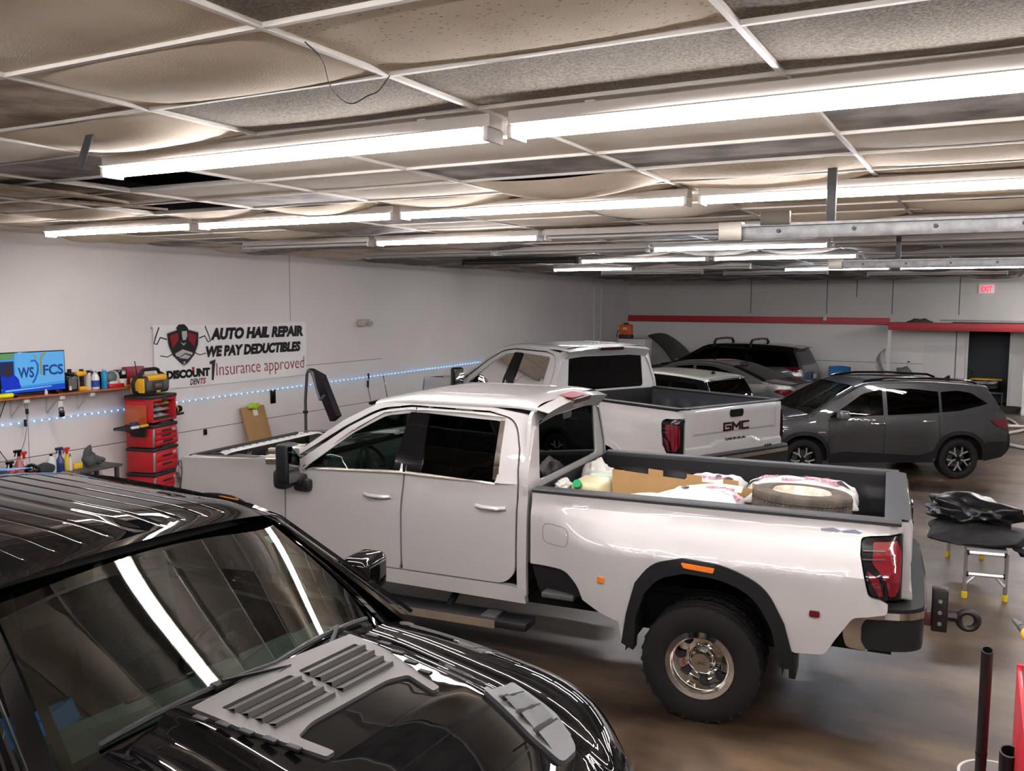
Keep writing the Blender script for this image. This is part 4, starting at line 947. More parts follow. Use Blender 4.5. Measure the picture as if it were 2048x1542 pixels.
# ---- small SUV with a white roof
W_T = thing('suv', 'small black SUV with a cream white roof, mostly hidden behind the second pickup', 'SUV', (-5.05, 17.35, -.08), radians(163))
b = build_car(W_T, car(paint=BLACKP, frame=GLOSSB, W=.88, wb=2.6, R=.33, ra=.38, sill=.28, x0=-.80, x1=3.4, xn=2.7, nose=.16, xt=-.3, tail=.10, tum=.32,
    belt=lambda x: 1.05-.03*x, seams=[.36, 1.25, 2.15], windows=[[(-.42, 1.13), (.28, 1.08), (.28, 1.43), (-.30, 1.40, .04)], [(.34, 1.07), (1.18, 1.05), (1.18, 1.46), (.34, 1.44)], [(1.25, 1.045), (2.15, 1.02, .04), (1.65, 1.40, .06), (1.25, 1.46)]],
    gl=[GLD, GLD, GLM], wg=GLS, rg=GLD, mirror=(1.98, 1.02), seatx=1.4, handles=[(.5, .94), (1.35, .92)],
    path=[('rear_bumper', [(-.72, .4), (-.80, .5), (-.79, .7, 0)]), ('tailgate', [(-.79, .7, 0), (-.74, .95), (-.66, 1.06, 0)]), ('rear_window', [(-.66, 1.06, 0), (-.58, 1.24), (-.46, 1.44, 0)]),
          ('roof', [(-.46, 1.44, 0), (-.38, 1.485), (.2, 1.53), (.9, 1.55), (1.45, 1.53), (1.72, 1.46, 0)]), ('windshield', [(1.72, 1.46, 0), (2.0, 1.28), (2.45, 1.0, 0)]), ('hood', [(2.45, 1.0, 0), (2.9, .95), (3.3, .80, 0)]), ('front_bumper', [(3.3, .80, 0), (3.4, .6), (3.35, .35)])],
    cs={'roof': (.055, CREAMP, 0), 'windshield': (.05, None, .06), 'hood': (.08, None, 0), 'rear_window': (.05, None, 0), 'tailgate': (.07, None, 0), 'rear_bumper': (.08, PLAST, 0), 'front_bumper': (.07, PLAST, 0)}))
bm = B(); grid(bm, lambda u, v: Vector((-.36-.30*u, (2*v-1)*(.60-.02*u), 1.535-.02*u-.02*(2*v-1)**2)), 4, 12); grid(bm, lambda u, v: Vector((-.66+.10*u, (2*v-1)*.58, 1.515-.03*u-.02*(2*v-1)**2)), 3, 12); done('rear_spoiler', bm, CREAMP, W_T)
bm = B(); lathe(bm, [(0, .05), (.03, .04), (.05, 0)], 12, Matrix.Translation((-.2, 0, 1.57))); done('antenna_base', bm, GLOSSB, W_T)
# ---- graphite family SUV with its bonnet up
P_T = thing('suv', 'large graphite SUV with roof rack feet and its bonnet raised, beside the far wall', 'SUV', (-5.60, 26.20, 0), radians(175.0))
b = build_car(P_T, car(paint=DGREYP, frame=GLOSSB, pm2=DGREYP, W=.985, wb=2.9, R=.36, ra=.41, sill=.30, x0=-1.12, x1=3.85, xn=3.1, nose=.16, xt=-.5, tail=.10, tum=.28, open_hood=True,
    belt=lambda x: 1.12-.02*x, seams=[.40, 1.42, 2.48], windows=[[(-.78, 1.17), (.18, 1.14), (.32, 1.20), (.52, 1.55, .03), (.1, 1.575), (-.62, 1.53, .06)], [(.50, 1.13), (1.38, 1.11), (1.38, 1.60), (.68, 1.59)], [(1.45, 1.11), (2.58, 1.08, .04), (2.3, 1.26), (1.80, 1.54, .06), (1.45, 1.60)]],
    gl=[GLD, GLD, GLM], wg=GLS, rg=GLD, mirror=(2.30, 1.08), seatx=1.7, handles=[(.55, 1.0), (1.58, .98)],
    path=[('rear_bumper', [(-1.03, .42), (-1.12, .52), (-1.10, .72, 0)]), ('tailgate', [(-1.10, .72, 0), (-1.06, .98), (-.98, 1.15, 0)]), ('rear_window', [(-.98, 1.15, 0), (-.90, 1.35), (-.78, 1.58, 0)]),
          ('roof', [(-.78, 1.58, 0), (-.7, 1.64), (0, 1.69), (.9, 1.70), (1.6, 1.67), (1.85, 1.60, 0)]), ('windshield', [(1.85, 1.60, 0), (2.2, 1.40), (2.75, 1.10, 0)]), ('hood', [(2.75, 1.10, 0), (3.3, 1.04), (3.75, .92, 0)]), ('front_bumper', [(3.75, .92, 0), (3.85, .6), (3.8, .35)])],
    cs={'roof': (.05, BLACKP, 0), 'windshield': (.05, None, .06), 'hood': (.08, None, 0), 'rear_window': (.05, None, 0), 'tailgate': (.07, None, 0), 'rear_bumper': (.08, PLAST, 0), 'front_bumper': (.07, PLAST, 0)},
    decals=[('tail_light', [(-1.01, 1.15, .02), (-.58, 1.13), (-.78, 1.05, .04), (-.84, .98), (-.90, .80), (-1.08, .78)], REDL, .012)],
    lines=[('window_trim', [(2.62, 1.09), (2.3, 1.30), (1.80, 1.585), (1.4, 1.64), (.7, 1.63), (.5, 1.60), (.25, 1.13)], CHROME, .025)]))
for x in (.42, 1.50):
    bm = B(); tube(bm, [(x, .80, 1.64), (x-.01, .78, 1.76), (x, .68, 1.84), (x, .3, 1.865), (x, -.3, 1.865), (x, -.68, 1.84), (x-.01, -.78, 1.76), (x, -.80, 1.64)], [.06, .055, .04, .032, .032, .04, .055, .06], 8, flat=.7); done('roof_rack_bar', bm, GLOSSB, P_T)
bm = B(); grid(bm, lambda u, v: Vector((-.70-.26*u, (2*v-1)*(.62-.03*u), 1.685-.02*u-.02*(2*v-1)**2)), 4, 12); grid(bm, lambda u, v: Vector((-.96+.12*u, (2*v-1)*.59, 1.665-.04*u-.02*(2*v-1)**2)), 3, 12); done('rear_spoiler', bm, BLACKP, P_T)
bm = B(); box(bm, -1.20, -1.185, -.16, .16, .80, .92); done('licence_plate', bm, mat('plate_white', (.6, .6, .6), .4), P_T)
bm = B()
def hoodup(u, v):
    x = 2.78+.55*u+.32*u*u; z = 1.14+.95*u-.18*u*u+.0; y = (2*v-1)*(.82-.10*u*u); return Vector((x, y, z+.05*(1-(2*v-1)**2)))
grid(bm, hoodup, 12, 16); grid(bm, lambda u, v: hoodup(u, v)+Vector((.02, 0, -.02)), 12, 16); done('raised_hood', bm, mat('hood_underside', (.05, .052, .055), .5), P_T, 60)
bm = B(); box(bm, 2.8, 3.7, -.75, .75, .75, .98, .02); box(bm, 2.9, 3.4, -.4, .3, .95, 1.06, .03); done('engine', bm, PLAST, P_T)
bm = B(); box(bm, 2.68, 2.80, .35, .60, 1.14, 1.22, .02); done('masking_pad', bm, mat('yellow_foam', (.8, .5, .03), .6), P_T)

# ================================================================ black pickup in the left foreground
K_T = thing('pickup_truck', 'glossy black pickup in the foreground with grey louvred vents on its bonnet', 'pickup truck', (-2.29, 2.43, 0), radians(-3)); K_T.scale = (1, 1, .985)
def kw(x, z):
    w_ = .985-.05*max(0, .8-z)
    if z > 1.2: w_ -= .55*(z-1.2)**1.25*(1 if x > -.1 else .75)
    if x > .55: w_ -= .33*((x-.55)/.65)**2.3
    return w_
def kside(sd, lift=0.): return lambda a, z, d: Vector((a, sd*(kw(a, z)-d+lift), z))
KD = -2.78
crest = smooth_path([(-.10, 1.335), (.2, 1.325), (.55, 1.285), (.85, 1.20), (1.05, 1.07), (1.13, .90), (1.14, .60)], 4)
for sd in (1, -1):
    AXF = .46
    panel('fender', crest+[(1.10, .45)]+arc(AXF, .48, .52, 0, pi, 14, .88)+[(-.12, .45)], kside(sd), BLACKP, K_T, step=.07, lip=.02)
    panel('wheel_arch_trim', arc(AXF, .48, .60, 0, pi, 18, .88)+arc(AXF, .48, .51, pi, 0, 18, .88), kside(sd, .04), PLAST, K_T, step=.1, lip=.05)
    wheel(K_T, AXF, sd*.84, .42, .26, 'truck', sd, n=32); wheel(K_T, AXF-3.7, sd*.84, .42, .26, 'truck', sd, n=32)
    doors = [(-.13, .50), (-.13, 1.36), (-.20, 1.40), (-.80, 1.80, .05), (-.95, 1.835), (-2.45, 1.845), (-2.62, 1.80, .1), (-2.70, 1.40), (-2.70, .50)]
    wn = [rp([(-.36, 1.385), (-1.35, 1.36), (-1.35, 1.775), (-.92, 1.765, .04)]), rp([(-1.45, 1.36), (-2.50, 1.37, .03), (-2.46, 1.76, .05), (-1.45, 1.775)])]
    panel('cab_side', rp(doors), kside(sd), BLACKP, K_T, holes=wn, step=.1, lip=.03)
    for h, nm in zip(wn, ('front_side_window', 'rear_side_window')): panel(nm, h, kside(sd, -.015), GLM if nm[0] == 'f' else GLD, K_T, step=.1, lip=0)
    panel('bed_side', rp([(-2.72, .50), (-2.72, 1.36), (-4.35, 1.36, .03), (-4.38, .55)]+arc(-3.24, .48, .52, pi, 0, 12, .88)[::-1][::-1]), kside(sd), BLACKP, K_T, step=.2, lip=.02) if False else None
    bm = B(); grid(bm, lambda u, v: Vector((-2.72-1.65*u, sd*kw(-1, .5+.86*v), .5+.86*v)), 6, 6); done('bed_side', bm, BLACKP, K_T)
    # roof ditch with its bright edges, mirror
    for k, (dy, m_, wd) in enumerate(((.0, BLACKP, .030), (.032, CHROME if False else GLOSSB, .012))):
        bm = B(); strip(bm, [Vector((x, sd*(kw(x, z)+.0-dy), z+.012)) for x, z in [(-.12, 1.405), (-.45, 1.60), (-.80, 1.81), (-1.0, 1.85), (-1.5, 1.868), (-2.1, 1.87), (-2.6, 1.845), (-2.72, 1.80)]], wd, wd*.7); done('roof_trim' if k else 'roof_drip_rail', bm, m_, K_T)
    mk = bpy.data.objects.new('side_mirror', None); C.objects.link(mk); mk.parent = K_T
    bm = B(); M = Matrix.Translation((-.585, sd*1.12, 1.475)) @ Matrix.Rotation(sd*.2, 4, 'Z'); box(bm, -.085, .085, -.13, .13, -.10, .105, .05, M, seg=4); done('mirror_housing', bm, BLACKP, mk)
    bm = B(); tube(bm, [(-.50, sd*.90, 1.35), (-.56, sd*1.0, 1.375), (-.58, sd*1.08, 1.41)], [.045, .04, .035], 8); done('mirror_arm', bm, PLAST, mk)
    bm = B(); box(bm, -.680, -.672, sd*1.02, sd*1.22, 1.40, 1.55); done('mirror_glass', bm, MATS['mirror_silver'], mk)
def khood(x, y, lift=0.):
    """bonnet height: crest at the sides, a power dome in the middle, falling away at the nose"""
    i = 0; t_ = x; zc = None
    for a, b_ in zip(crest, crest[1:]):
        if a[0] <= x <= b_[0] and b_[0] > a[0]: zc = a[1]+(b_[1]-a[1])*(x-a[0])/(b_[0]-a[0]); break
    if zc is None: zc = crest[0][1] if x < crest[0][0] else crest[-1][1]
    Y = kw(x, zc); q = min(1, abs(y)/Y)
    z = zc+(.085+.03*ss((.5-x)/.6))*(1-q**5.5)**.8*(1-.0*x)
    z += .038*ss((.50-abs(y))/.06)*ss((1.0-x)/.5)
    z -= .014*ss((.08-abs(abs(y)-.60))/.07)
    return Vector((x, y, z+lift))
bm = B()
def hoodfn(u, v):
    x = -.10+1.20*u
    c = cos(pi*v); Y = kw(x, min(1.335, next((a[1] for a in crest if a[0] >= x), .9))); y = Y*(abs(c)**.8)*(1 if c >= 0 else -1); p = khood(x, y); return p
bm = B(); grid(bm, hoodfn, 56, 96); done('hood', bm, BLACKP, K_T, 60)
nose = B(); grid(nose, lambda u, v: Vector((1.10+.06*sin(pi*u)+.10*(1-(2*v-1)**2)*(1-.0*u), (2*v-1)*kw(1.12, 1), 1.12-.62*u-.02)), 8, 20); done('grille', nose, GLOSSB, K_T)
# grey louvred insert: frame, slats, tapering side strips
GI = mat('satin_grey_insert', (.075, .070, .066), .42, metal=.2, bump=.1, nscale=120)
def on_hood(lift): return lambda a, b_, d: khood(a, b_, lift-d)
hl = [rp([(.05, .34, .01), (.27, .30, .02), (.27, .02, .015), (.05, .02, .015)]), rp([(.05, -.34, .01), (.27, -.30, .02), (.27, -.02, .015), (.05, -.02, .015)])]
gi = panel('hood_insert', rp([(-.03, .40, .01), (.18, .385), (.50, .305, .01), (.50, .265, .01), (.36, .29, .02), (.33, .20, .03), (.33, -.20, .03), (.36, -.29, .02), (.50, -.265, .01), (.50, -.305, .01), (.18, -.385), (-.03, -.40, .01), (-.06, 0)]), on_hood(.014), GI, K_T, holes=hl, step=.04, lip=.03)
for sy in (1, -1):
    panel('insert_well', [(.04, sy*.35), (.28, sy*.31), (.28, sy*.01), (.04, sy*.01)], on_hood(-.005) if False else on_hood(.004), DARK, gi, step=.05, lip=0)
    for k in range(4):
        bm = B(); x = .065+.055*k
        grid(bm, lambda u, v, x=x: khood(x+.045*u, sy*(.02+(.315-.04*k*.25)*v), .010+.020*u), 3, 8); grid(bm, lambda u, v, x=x: khood(x+.045+.004*u, sy*(.02+(.315-.04*k*.25)*v), .030-.022*u), 1, 8); done('louvre_slat', bm, GI, gi)
    # side vents with three slots
    vo = rp([(.58, sy*.60, .02), (.60, sy*.40, .02), (.90, sy*.30, .04), (1.0, sy*.34, .03), (.99, sy*.43, .03), (.90, sy*.50, .03)])
    vo = rp([(.62, sy*.63, .02), (.62, sy*.42, .02), (.86, sy*.37, .03), (.985, sy*.38, .03), (.985, sy*.50, .03), (.85, sy*.60, .03)])
    sv = panel('side_vent', vo, on_hood(.022), mat('satin_vent_grey', (.085, .085, .085), .38, metal=.3), K_T, step=.03, lip=.03)
    for k in range(3):
        x = .70+.085*k; bm = B()
        grid(bm, lambda u, v, x=x: khood(x+.012*u, sy*(.43+.15*v-.018*k), .026+.016*sin(pi*u)), 2, 6); grid(bm, lambda u, v, x=x: khood(x+.012+.055*u, sy*(.43+.15*v-.018*k), .040-.018*u), 2, 6); done('vent_fin', bm, MATS['satin_vent_grey'], sv)
        bm = B(); grid(bm, lambda u, v, x=x: khood(x-.018+.02*u, sy*(.435+.14*v-.018*k), .0245), 2, 6); done('vent_slot', bm, DARK, sv)
    # black rack of clips and trim beside the insert
    bm = B()
    for k in range(5): box(bm, .03+.085*k, .09+.085*k, -.012, .012, 0, .012, .004, Matrix.Translation((0, sy*(.435-.022*k), khood(.05+.085*k, .43)[2]+.012)))
    done('insert_clip', bm, PLAST, K_T)
# windscreen between the cowl and the header
def kws(u, v):
    q = 2*v-1; xb = -.16+.11*(1-q*q); xt = -.80+.07*(1-q*q); yb, yt = .775*q, .655*q
    x = xb+(xt-xb)*u; y = yb+(yt-yb)*u; z = 1.375+.465*u+.045*sin(pi*u)*(.4)+.012*(1-q*q)+.02*u*(1-q*q)+.075*(1-q*q)*(1-u)**2; return Vector((x, y, z))
bm = B(); grid(bm, kws, 24, 32); done('windshield', bm, GLS, K_T, 60)
def kroof(u, v):
    x = -.79+.07*(1-(2*v-1)**2)*(1-u)-1.98*u; c = cos(pi*v); zs = 1.842+.035*sin(pi*min(1, u*1.1))**.6*0+.03*ss(u/.2)-.04*ss((u-.8)/.2); Y = kw(-1, 1.84)-.02
    y = Y*(abs(c)**.7)*(1 if c >= 0 else -1); q = y/Y
    z = zs+.022+.045*(1-q*q)*1.0-.022*abs(q)**8
    if .07 < u < .93:
        g = (abs(y)+.055) % .115; z -= .005*ss(1-abs(g-.0575)/.009)*ss((u-.07)/.02)*ss((.93-u)/.02)*(1 if abs(y) < .56 else 0)
    return Vector((x, y, z))
bm = B(); grid(bm, kroof, 44, 380); done('roof', bm, BLACKP, K_T, 60)
bm = B()
for s_ in (1, -1):
    bm = B(); grid(bm, lambda u, v: kws(u, (1 if s_ > 0 else 0)+s_*.0)+Vector((-.02*v, s_*(.012+.075*v*(1-.6*u)), .004-.018*v)), 20, 4)
    done('screen_pillar', bm, BLACKP, K_T, 60)
bm = B(); grid(bm, lambda u, v: kws(-.055*u, v)+Vector((.0, 0, -.004)), 2, 24); grid(bm, lambda u, v: kws(0, v)+Vector((.02+.16*u, 0, -.012-.012*u)), 2, 24); done('cowl', bm, PLAST, K_T)
# faint black border printed round the glass
bm = B()
for (u0, u1, v0, v1) in ((0, .05, 0, 1), (.955, 1, 0, 1), (.05, .955, 0, .022), (.05, .955, .978, 1)):
    grid(bm, lambda u, v: kws(u0+(u1-u0)*u, v0+(v1-v0)*v)+Vector((.0, 0, -.003)), 12, 20)
done('windshield_border', bm, GLOSSB, K_T)
bm = B(); grid(bm, lambda u, v: kws(.80+.06*u, .955-.05*v)+Vector((0, 0, -.005)), 2, 2); grid(bm, lambda u, v: kws(.87+.025*u, .965-.015*v)+Vector((0, 0, -.005)), 2, 2); done('windshield_sticker', bm, mat('pale_green_sticker', (.45, .62, .52), .5), K_T)
for (p0, p1, arm) in (((.035, .50), (.075, .93), ((-.0, .55), 0)), ((.05, .07), (.035, .52), ((.02, .40), 0))):
    wp = bpy.data.objects.new('wiper', None); C.objects.link(wp); wp.parent = K_T
    a = [kws(p0[0]+(p1[0]-p0[0])*k/8+.02*sin(pi*k/8), p0[1]+(p1[1]-p0[1])*k/8)+Vector((.012, 0, .022)) for k in range(9)]
    bm = B(); tube(bm, a, .011, 6); done('wiper_blade', bm, PLAST, wp)
    bm = B(); mid = a[5]; tube(bm, [kws(-.05, arm[0][1]-.05)+Vector((.05, 0, .03)), kws(-.02, (arm[0][1]+.12))+Vector((.03, 0, .04)), mid+Vector((.01, 0, .018))], [.016, .012, .008], 6); box(bm, -.02, .02, -.03, .03, -.01, .012, .004, Matrix.Translation(mid)); done('wiper_arm', bm, PLAST, wp)
# cabin
seat(K_T, -1.25, .40, 1.02); seat(K_T, -1.25, -.40, 1.02); seat(K_T, -2.15, 0, 1.0, wid=1.3, name='rear_seat')
steering(K_T, -.86, .40, 1.27)
bm = B()
def kdash(u, v):
    q = 2*v-1; x = -.10+.13*(1-q*q)-.62*u; z = 1.335-.02*u-.10*ss((u-.8)/.2)+.035*ss((u-.45)/.2)*exp(-((q-.52)/.25)**2)
    return Vector((x, q*.76, z))
grid(bm, kdash, 24, 32); box(bm, -.75, -.60, -.76, .76, .8, 1.24); da = done('dashboard', bm, mat('sage_dashboard', (.10, .125, .11), .55), K_T, 50)
bm = B(); box(bm, -.745, -.72, -.17, .17, 1.10, 1.26, .01); done('centre_screen', bm, GLOSSB, da)
bm = B(); box(bm, -1.1, -.7, -.13, .13, .75, 1.05, .04); box(bm, -2.7, -.1, -.85, .85, .55, .62); box(bm, -2.66, -2.6, -.85, .85, .6, 1.35); box(bm, -4.3, 1.0, -.5, .5, .45, .6); box(bm, -.1, .95, -.75, .75, .6, 1.05)
for s_ in (1, -1): box(bm, -2.6, -.2, s_*.84, s_*.88, .6, 1.33)
done('chassis', bm, SEAT, K_T)
bm = B(); box(bm, -2.78, -2.72, -.80, .80, .5, 1.80, .02); box(bm, -4.38, -4.30, -.93, .93, .5, 1.36, .02); box(bm, -4.35, -2.75, -.93, .93, .8, .84); done('cab_back', bm, BLACKP, K_T)
bm = B(); box(bm, -.86, -.78, -.07, .07, 1.72, 1.80, .02); tube(bm, [(-.80, 0, 1.83), (-.82, 0, 1.77)], .012); done('rear_view_mirror', bm, PLAST, K_T)
bm = B(); grid(bm, lambda u, v: Vector((-.85-1.7*u, (2*v-1)*.60, 1.80+.03*sin(pi*u))), 4, 4); done('roof_lining', bm, mat('headliner', (.20, .19, .18), .9), K_T)
# blue protective cloth lying over the rear seat and another on the rear of the roof
BLUEC = mat('blue_cloth', (.02, .11, .30), .8)
bm = B(); grid(bm, lambda u, v: Vector((-1.12+.16*u, -.66+.46*v, 1.16+.02*sin(9*u+4*v)-.05*u*u+.015*sin(7*v))), 10, 14); o = done('cleaning_cloth', bm, BLUEC, None); o.matrix_world = K_T.matrix_world; o.location = K_T.location; o.rotation_euler = K_T.rotation_euler
tag(o, 'crumpled blue cloth seen through the black pickup windscreen, on the passenger seat', 'cloth')
bm = B(); grid(bm, lambda u, v: Vector((-2.55-.16*u+.03*sin(5*v), .16+.40*v, 1.922-.02*u-.035*v*v+.006*sin(6*u+7*v))), 8, 14); grid(bm, lambda u, v: Vector((-2.44-.06*u, .02+.16*v, 1.932-.005*u)), 3, 4); o = done('masking_paper', bm, mat('blue_masking_paper', (.08, .22, .55), .5), None); o.location = K_T.location; o.rotation_euler = K_T.rotation_euler
tag(o, 'strip of blue masking paper lying across the rear of the black roof', 'masking paper')
# ================================================================ things on the ceiling and the walls
STEEL = mat('galvanised_steel', (.34, .34, .34), .45, metal=.5, noise=.3, nscale=20)
DSTEEL = mat('dark_steel', (.07, .07, .07), .5, metal=.4)
def track(x0, x1, y, z, label, hang):
    t = thing('door_track', label, 'overhead door track', (x0, y, z), 0, 'steel overhead door tracks')
    bm = B(); box(bm, 0, x1-x0, -.02, .02, -.045, .045, .004); done('rail', bm, STEEL, t)
    bm = B(); box(bm, 0, x1-x0, -.045, -.02, .03, .045); done('rail_lip', bm, STEEL, t)
    bm = B(); box(bm, .0, .14, -.05, .03, -.05, .06, .004); done('end_bracket', bm, mat('bracket_brass', (.40, .37, .32), .4, metal=.6), t)
    for h in hang:
        bm = B(); box(bm, h-x0-.025, h-x0+.025, -.02, .02, .04, ZC-z, .003); done('hanger_post', bm, DSTEEL, t)
    for k in range(4):
        bm = B(); lathe(bm, [(0, .012), (.012, .010), (.012, 0)], 8, Matrix.Translation((.35+k*.42, -.02, 0)) @ Matrix.Rotation(pi/2, 4, 'X')); done('bolt', bm, DSTEEL, t)
track(-1.50, 4.5, 5.42, 3.285, 'grey steel door track hung from a dark post, nearer of the two', [-.86])
track(-1.62, 4.5, 10.2, 3.29, 'speckled grey door track hung on a dark post, farther of the two', [-.93])
bm = B(); box(bm, -1.25, -1.08, 5.36, 5.40, 3.32, 3.40, .004); tag(done('splice_plate', bm, mat('rusty_plate', (.10, .085, .07), .5, metal=.4)), 'small dark square plate bolted above the nearer door track', 'bracket')
# sagging black wire under the near tiles
pts = [at_z(610, 84, 3.62), at_z(645, 120, 3.60), at_z(660, 170, 3.585), at_z(685, 200, 3.57), at_z(707, 207, 3.57), at_z(735, 192, 3.585), at_z(757, 182, 3.60), at_z(779, 152, 3.62)]
sm = []
for i in range(len(pts)-1):
    a = pts[max(0, i-1)]; b_ = pts[i]; c = pts[i+1]; d = pts[min(len(pts)-1, i+2)]
    for k in range(5):
        t_ = k/5; sm.append(.5*((2*b_)+(c-a)*t_+(2*a-5*b_+4*c-d)*t_*t_+(3*b_-a-3*c+d)*t_**3))
bm = B(); tube(bm, sm+[pts[-1]], .0022, 6); tag(done('hanging_wire', bm, mat('black_wire', (.01, .01, .01), .6)), 'thin black wire looping down from the ceiling grid', 'wire')
p = at_z(172, 318, 3.5); bm = B(); box(bm, -.045, .0, -.004, .004, -.05, .16, .002, Matrix.Translation(p) @ Matrix.Rotation(.5, 4, 'Y')); tag(done('hook', bm, DSTEEL), 'dark bent bracket dangling left of the nearest strip light', 'bracket')
# two thin pipes down the left wall near its far end
for k, px in enumerate((1189, 1203)):
    q = at_wall(px, 560, .03); bm = B(); tube(bm, [(q.x, q.y, .2), (q.x, q.y, 3.6)], .022, 8)
    tag(done('wall_pipe', bm, mat('pipe_paint', (.66, .62, .60), .5)), 'thin painted pipe down the left wall, %s of the two' % ('nearer' if k == 0 else 'farther'), 'pipe', 'thin pipes down the left wall')
EXW = Vector((-WK, 0, 0))
ey = Vector((WK, 1, 0)).normalized(); ex_ = Vector((0, 0, 1)); en = Vector((1, -WK, 0)).normalized()
def wallM(px, py, off=0.): return basis(at_wall(px, py, off), ey, (0, 0, 1), en)
# emergency light
t = thing('emergency_light', 'small beige two-lamp emergency light fixed high on the left wall', 'emergency light', (0, 0, 0)); t.matrix_world = wallM(724, 645)
bm = B(); box(bm, -.17, .17, -.06, .06, 0, .09, .03, seg=3); done('housing', bm, mat('beige_plastic', (.55, .48, .40), .4), t)
for s_ in (-.09, .10):
    bm = B(); lathe(bm, [(.05, .0), (.062, .05), (.055, .06), (0, .055)], 20, Matrix.Translation((s_, 0, .075)) @ Matrix.Rotation(.5, 4, 'X')); done('lamp_head', bm, mat('lamp_head_cream', (.62, .58, .50), .3), t)
# exit sign
q = at_y(1975, 578, FY-.04); t = thing('exit_sign', 'white EXIT sign with glowing red letters above the doorway', 'exit sign', (q.x-.02, FY-.02, q.z))
bm = B(); box(bm, -.19, .19, -.06, 0, -.12, .12, .01); done('housing', bm, mat('exit_white', (.75, .66, .64), .4, emit=(1, .6, .6), estr=.10), t)
text('lettering', 'EXIT', .2, mat('exit_red_glow', (.8, .02, .08), .4, emit=(1, .01, .05), estr=.7), t, basis((0, -.061, -.075), (1, 0, 0), (0, 0, 1), (0, -1, 0)), .004, off=.006, width=.27, height=.15)
# ---------------------------------------------------------------- banner
a0, a1 = at_wall(303, 655), at_wall(608.5, 643); b0, b1 = at_wall(330, 776), at_wall(609, 751)
y0_, y1_ = a0.y, a1.y; BWd = y1_-y0_; z1_ = 2.535; z0_ = 1.655; BH = z1_-z0_
t = thing('banner', 'white vinyl banner with black and red lettering and a shield emblem on the left wall', 'banner', (0, 0, 0)); t.matrix_world = basis((wall_x(y0_)+.012, y0_, z0_), ey, (0, 0, 1), en)
VIN = mat('white_vinyl', (.90, .89, .88), .45)
def bz(x, y): return .012*sin(2.2*x+1.3*y)*sin(pi*y/BH)+.010*sin(5*x-3*y)*(x/BWd)**2+.012
bm = B(); grid(bm, lambda u, v: Vector((BWd*u, BH*v-.018*sin(pi*u)*(1 if v > .5 else .4), bz(BWd*u, BH*v))), 48, 16); done('sheet', bm, VIN, t, 60)
BK = mat('banner_black_ink', (.012, .012, .012), .5); RD = mat('banner_red_ink', (.50, .012, .03), .5); WI = mat('banner_white_ink', (.92, .92, .91), .5)
def onb(o, dz=.004):
    for v in o.data.vertices: v.co.z = bz(v.co.x, v.co.y)+dz+(.001 if v.co.z > .001 else 0)
    return o
def bline(s, x0, x1, y, h, m_, sh=.0, off=.0, nm='lettering'):
    o = text(nm, s, .2, m_, t, Matrix.Identity(4), .0005, sh, off, width=(x1-x0), height=h, align='LEFT')
    o.data.transform(Matrix.Translation((x0, y, .0))); onb(o)
s = BWd/3.15
bline('AUTO HAIL REPAIR', 1.03*s, 3.07*s, .640, .180, BK, .18, .013)
bline('WE PAY DEDUCTIBLES', .93*s, 3.0*s, .395, .165, BK, .18, .013)
bline('Insurance approved', 1.13*s, 3.08*s, .055, .25, RD, 0, -.002)
bline('DISCOUNT', .20*s, 1.0*s, .125, .125, BK, .0, .015, 'logo_lettering')
bline('DEN', .62*s, .80*s, .02, .085, BK, .2, .005, 'logo_lettering'); bline('TS', .805*s, .92*s, .02, .085, RD, .2, .005, 'logo_lettering')
def EX(x): return .515+(x-.60)*1.22
def bpoly(nm, pts, m_, dz):
    bm = B(); prism(bm, [(EX(x)*s if nm[:4] != 'logo' else x*s, y+(.06 if nm[:4] != 'logo' else 0)) for x, y in pts], .0006); o = done(nm, bm, m_, t, None); onb(o, dz); return o
cx, cy = .60, .52
def shp(k): return [(cx-.25*k, cy+.19*k), (cx-.10*k, cy+.235*k), (cx, cy+.25*k), (cx+.10*k, cy+.235*k), (cx+.25*k, cy+.19*k), (cx+.235*k, cy+.02*k), (cx+.17*k, cy-.14*k), (cx+.08*k, cy-.24*k), (cx, cy-.29*k), (cx-.08*k, cy-.24*k), (cx-.17*k, cy-.14*k), (cx-.235*k, cy+.02*k)]
bpoly('shield_border', shp(1.0), WI, .003); bpoly('shield', shp(.93), BK, .0045)
bpoly('shield_field', [(cx-.205, cy+.145), (cx-.08, cy+.19), (cx-.07, cy+.08), (cx-.12, cy+.02), (cx-.16, cy-.04)], RD, .006); bpoly('shield_field', [(cx+.205, cy+.145), (cx+.08, cy+.19), (cx+.07, cy+.08), (cx+.12, cy+.02), (cx+.16, cy-.04)], RD, .006)
bpoly('emblem_cap', [(cx-.085, cy+.215), (cx-.10, cy+.255), (cx-.06, cy+.30), (cx+.02, cy+.305), (cx+.06, cy+.27), (cx+.085, cy+.225), (cx+.02, cy+.215)], BK, .0065)
bpoly('emblem_face', [(cx-.02, cy+.205), (cx+.055, cy+.21), (cx+.06, cy+.14), (cx+.035, cy+.085), (cx-.01, cy+.08), (cx-.02, cy+.14)], WI, .007)
bpoly('emblem_shirt', [(cx-.16, cy-.02), (cx-.09, cy+.065), (cx, cy+.03), (cx+.09, cy+.065), (cx+.16, cy-.02), (cx+.12, cy-.14), (cx, cy-.21), (cx-.12, cy-.14)], BK, .0065)
bpoly('emblem_arms', [(cx-.13, cy-.10), (cx-.02, cy-.045), (cx+.13, cy-.10), (cx+.12, cy-.135), (cx+.02, cy-.10), (cx-.07, cy-.15), (cx-.12, cy-.135)], WI, .0075)
bpoly('emblem_arms', [(cx-.08, cy-.165), (cx+.02, cy-.115), (cx+.10, cy-.15), (cx+.05, cy-.185)], WI, .0075)
bpoly('emblem_collar', [(cx-.05, cy+.06), (cx, cy+.0), (cx+.04, cy+.055), (cx, cy+.03)], WI, .0075)
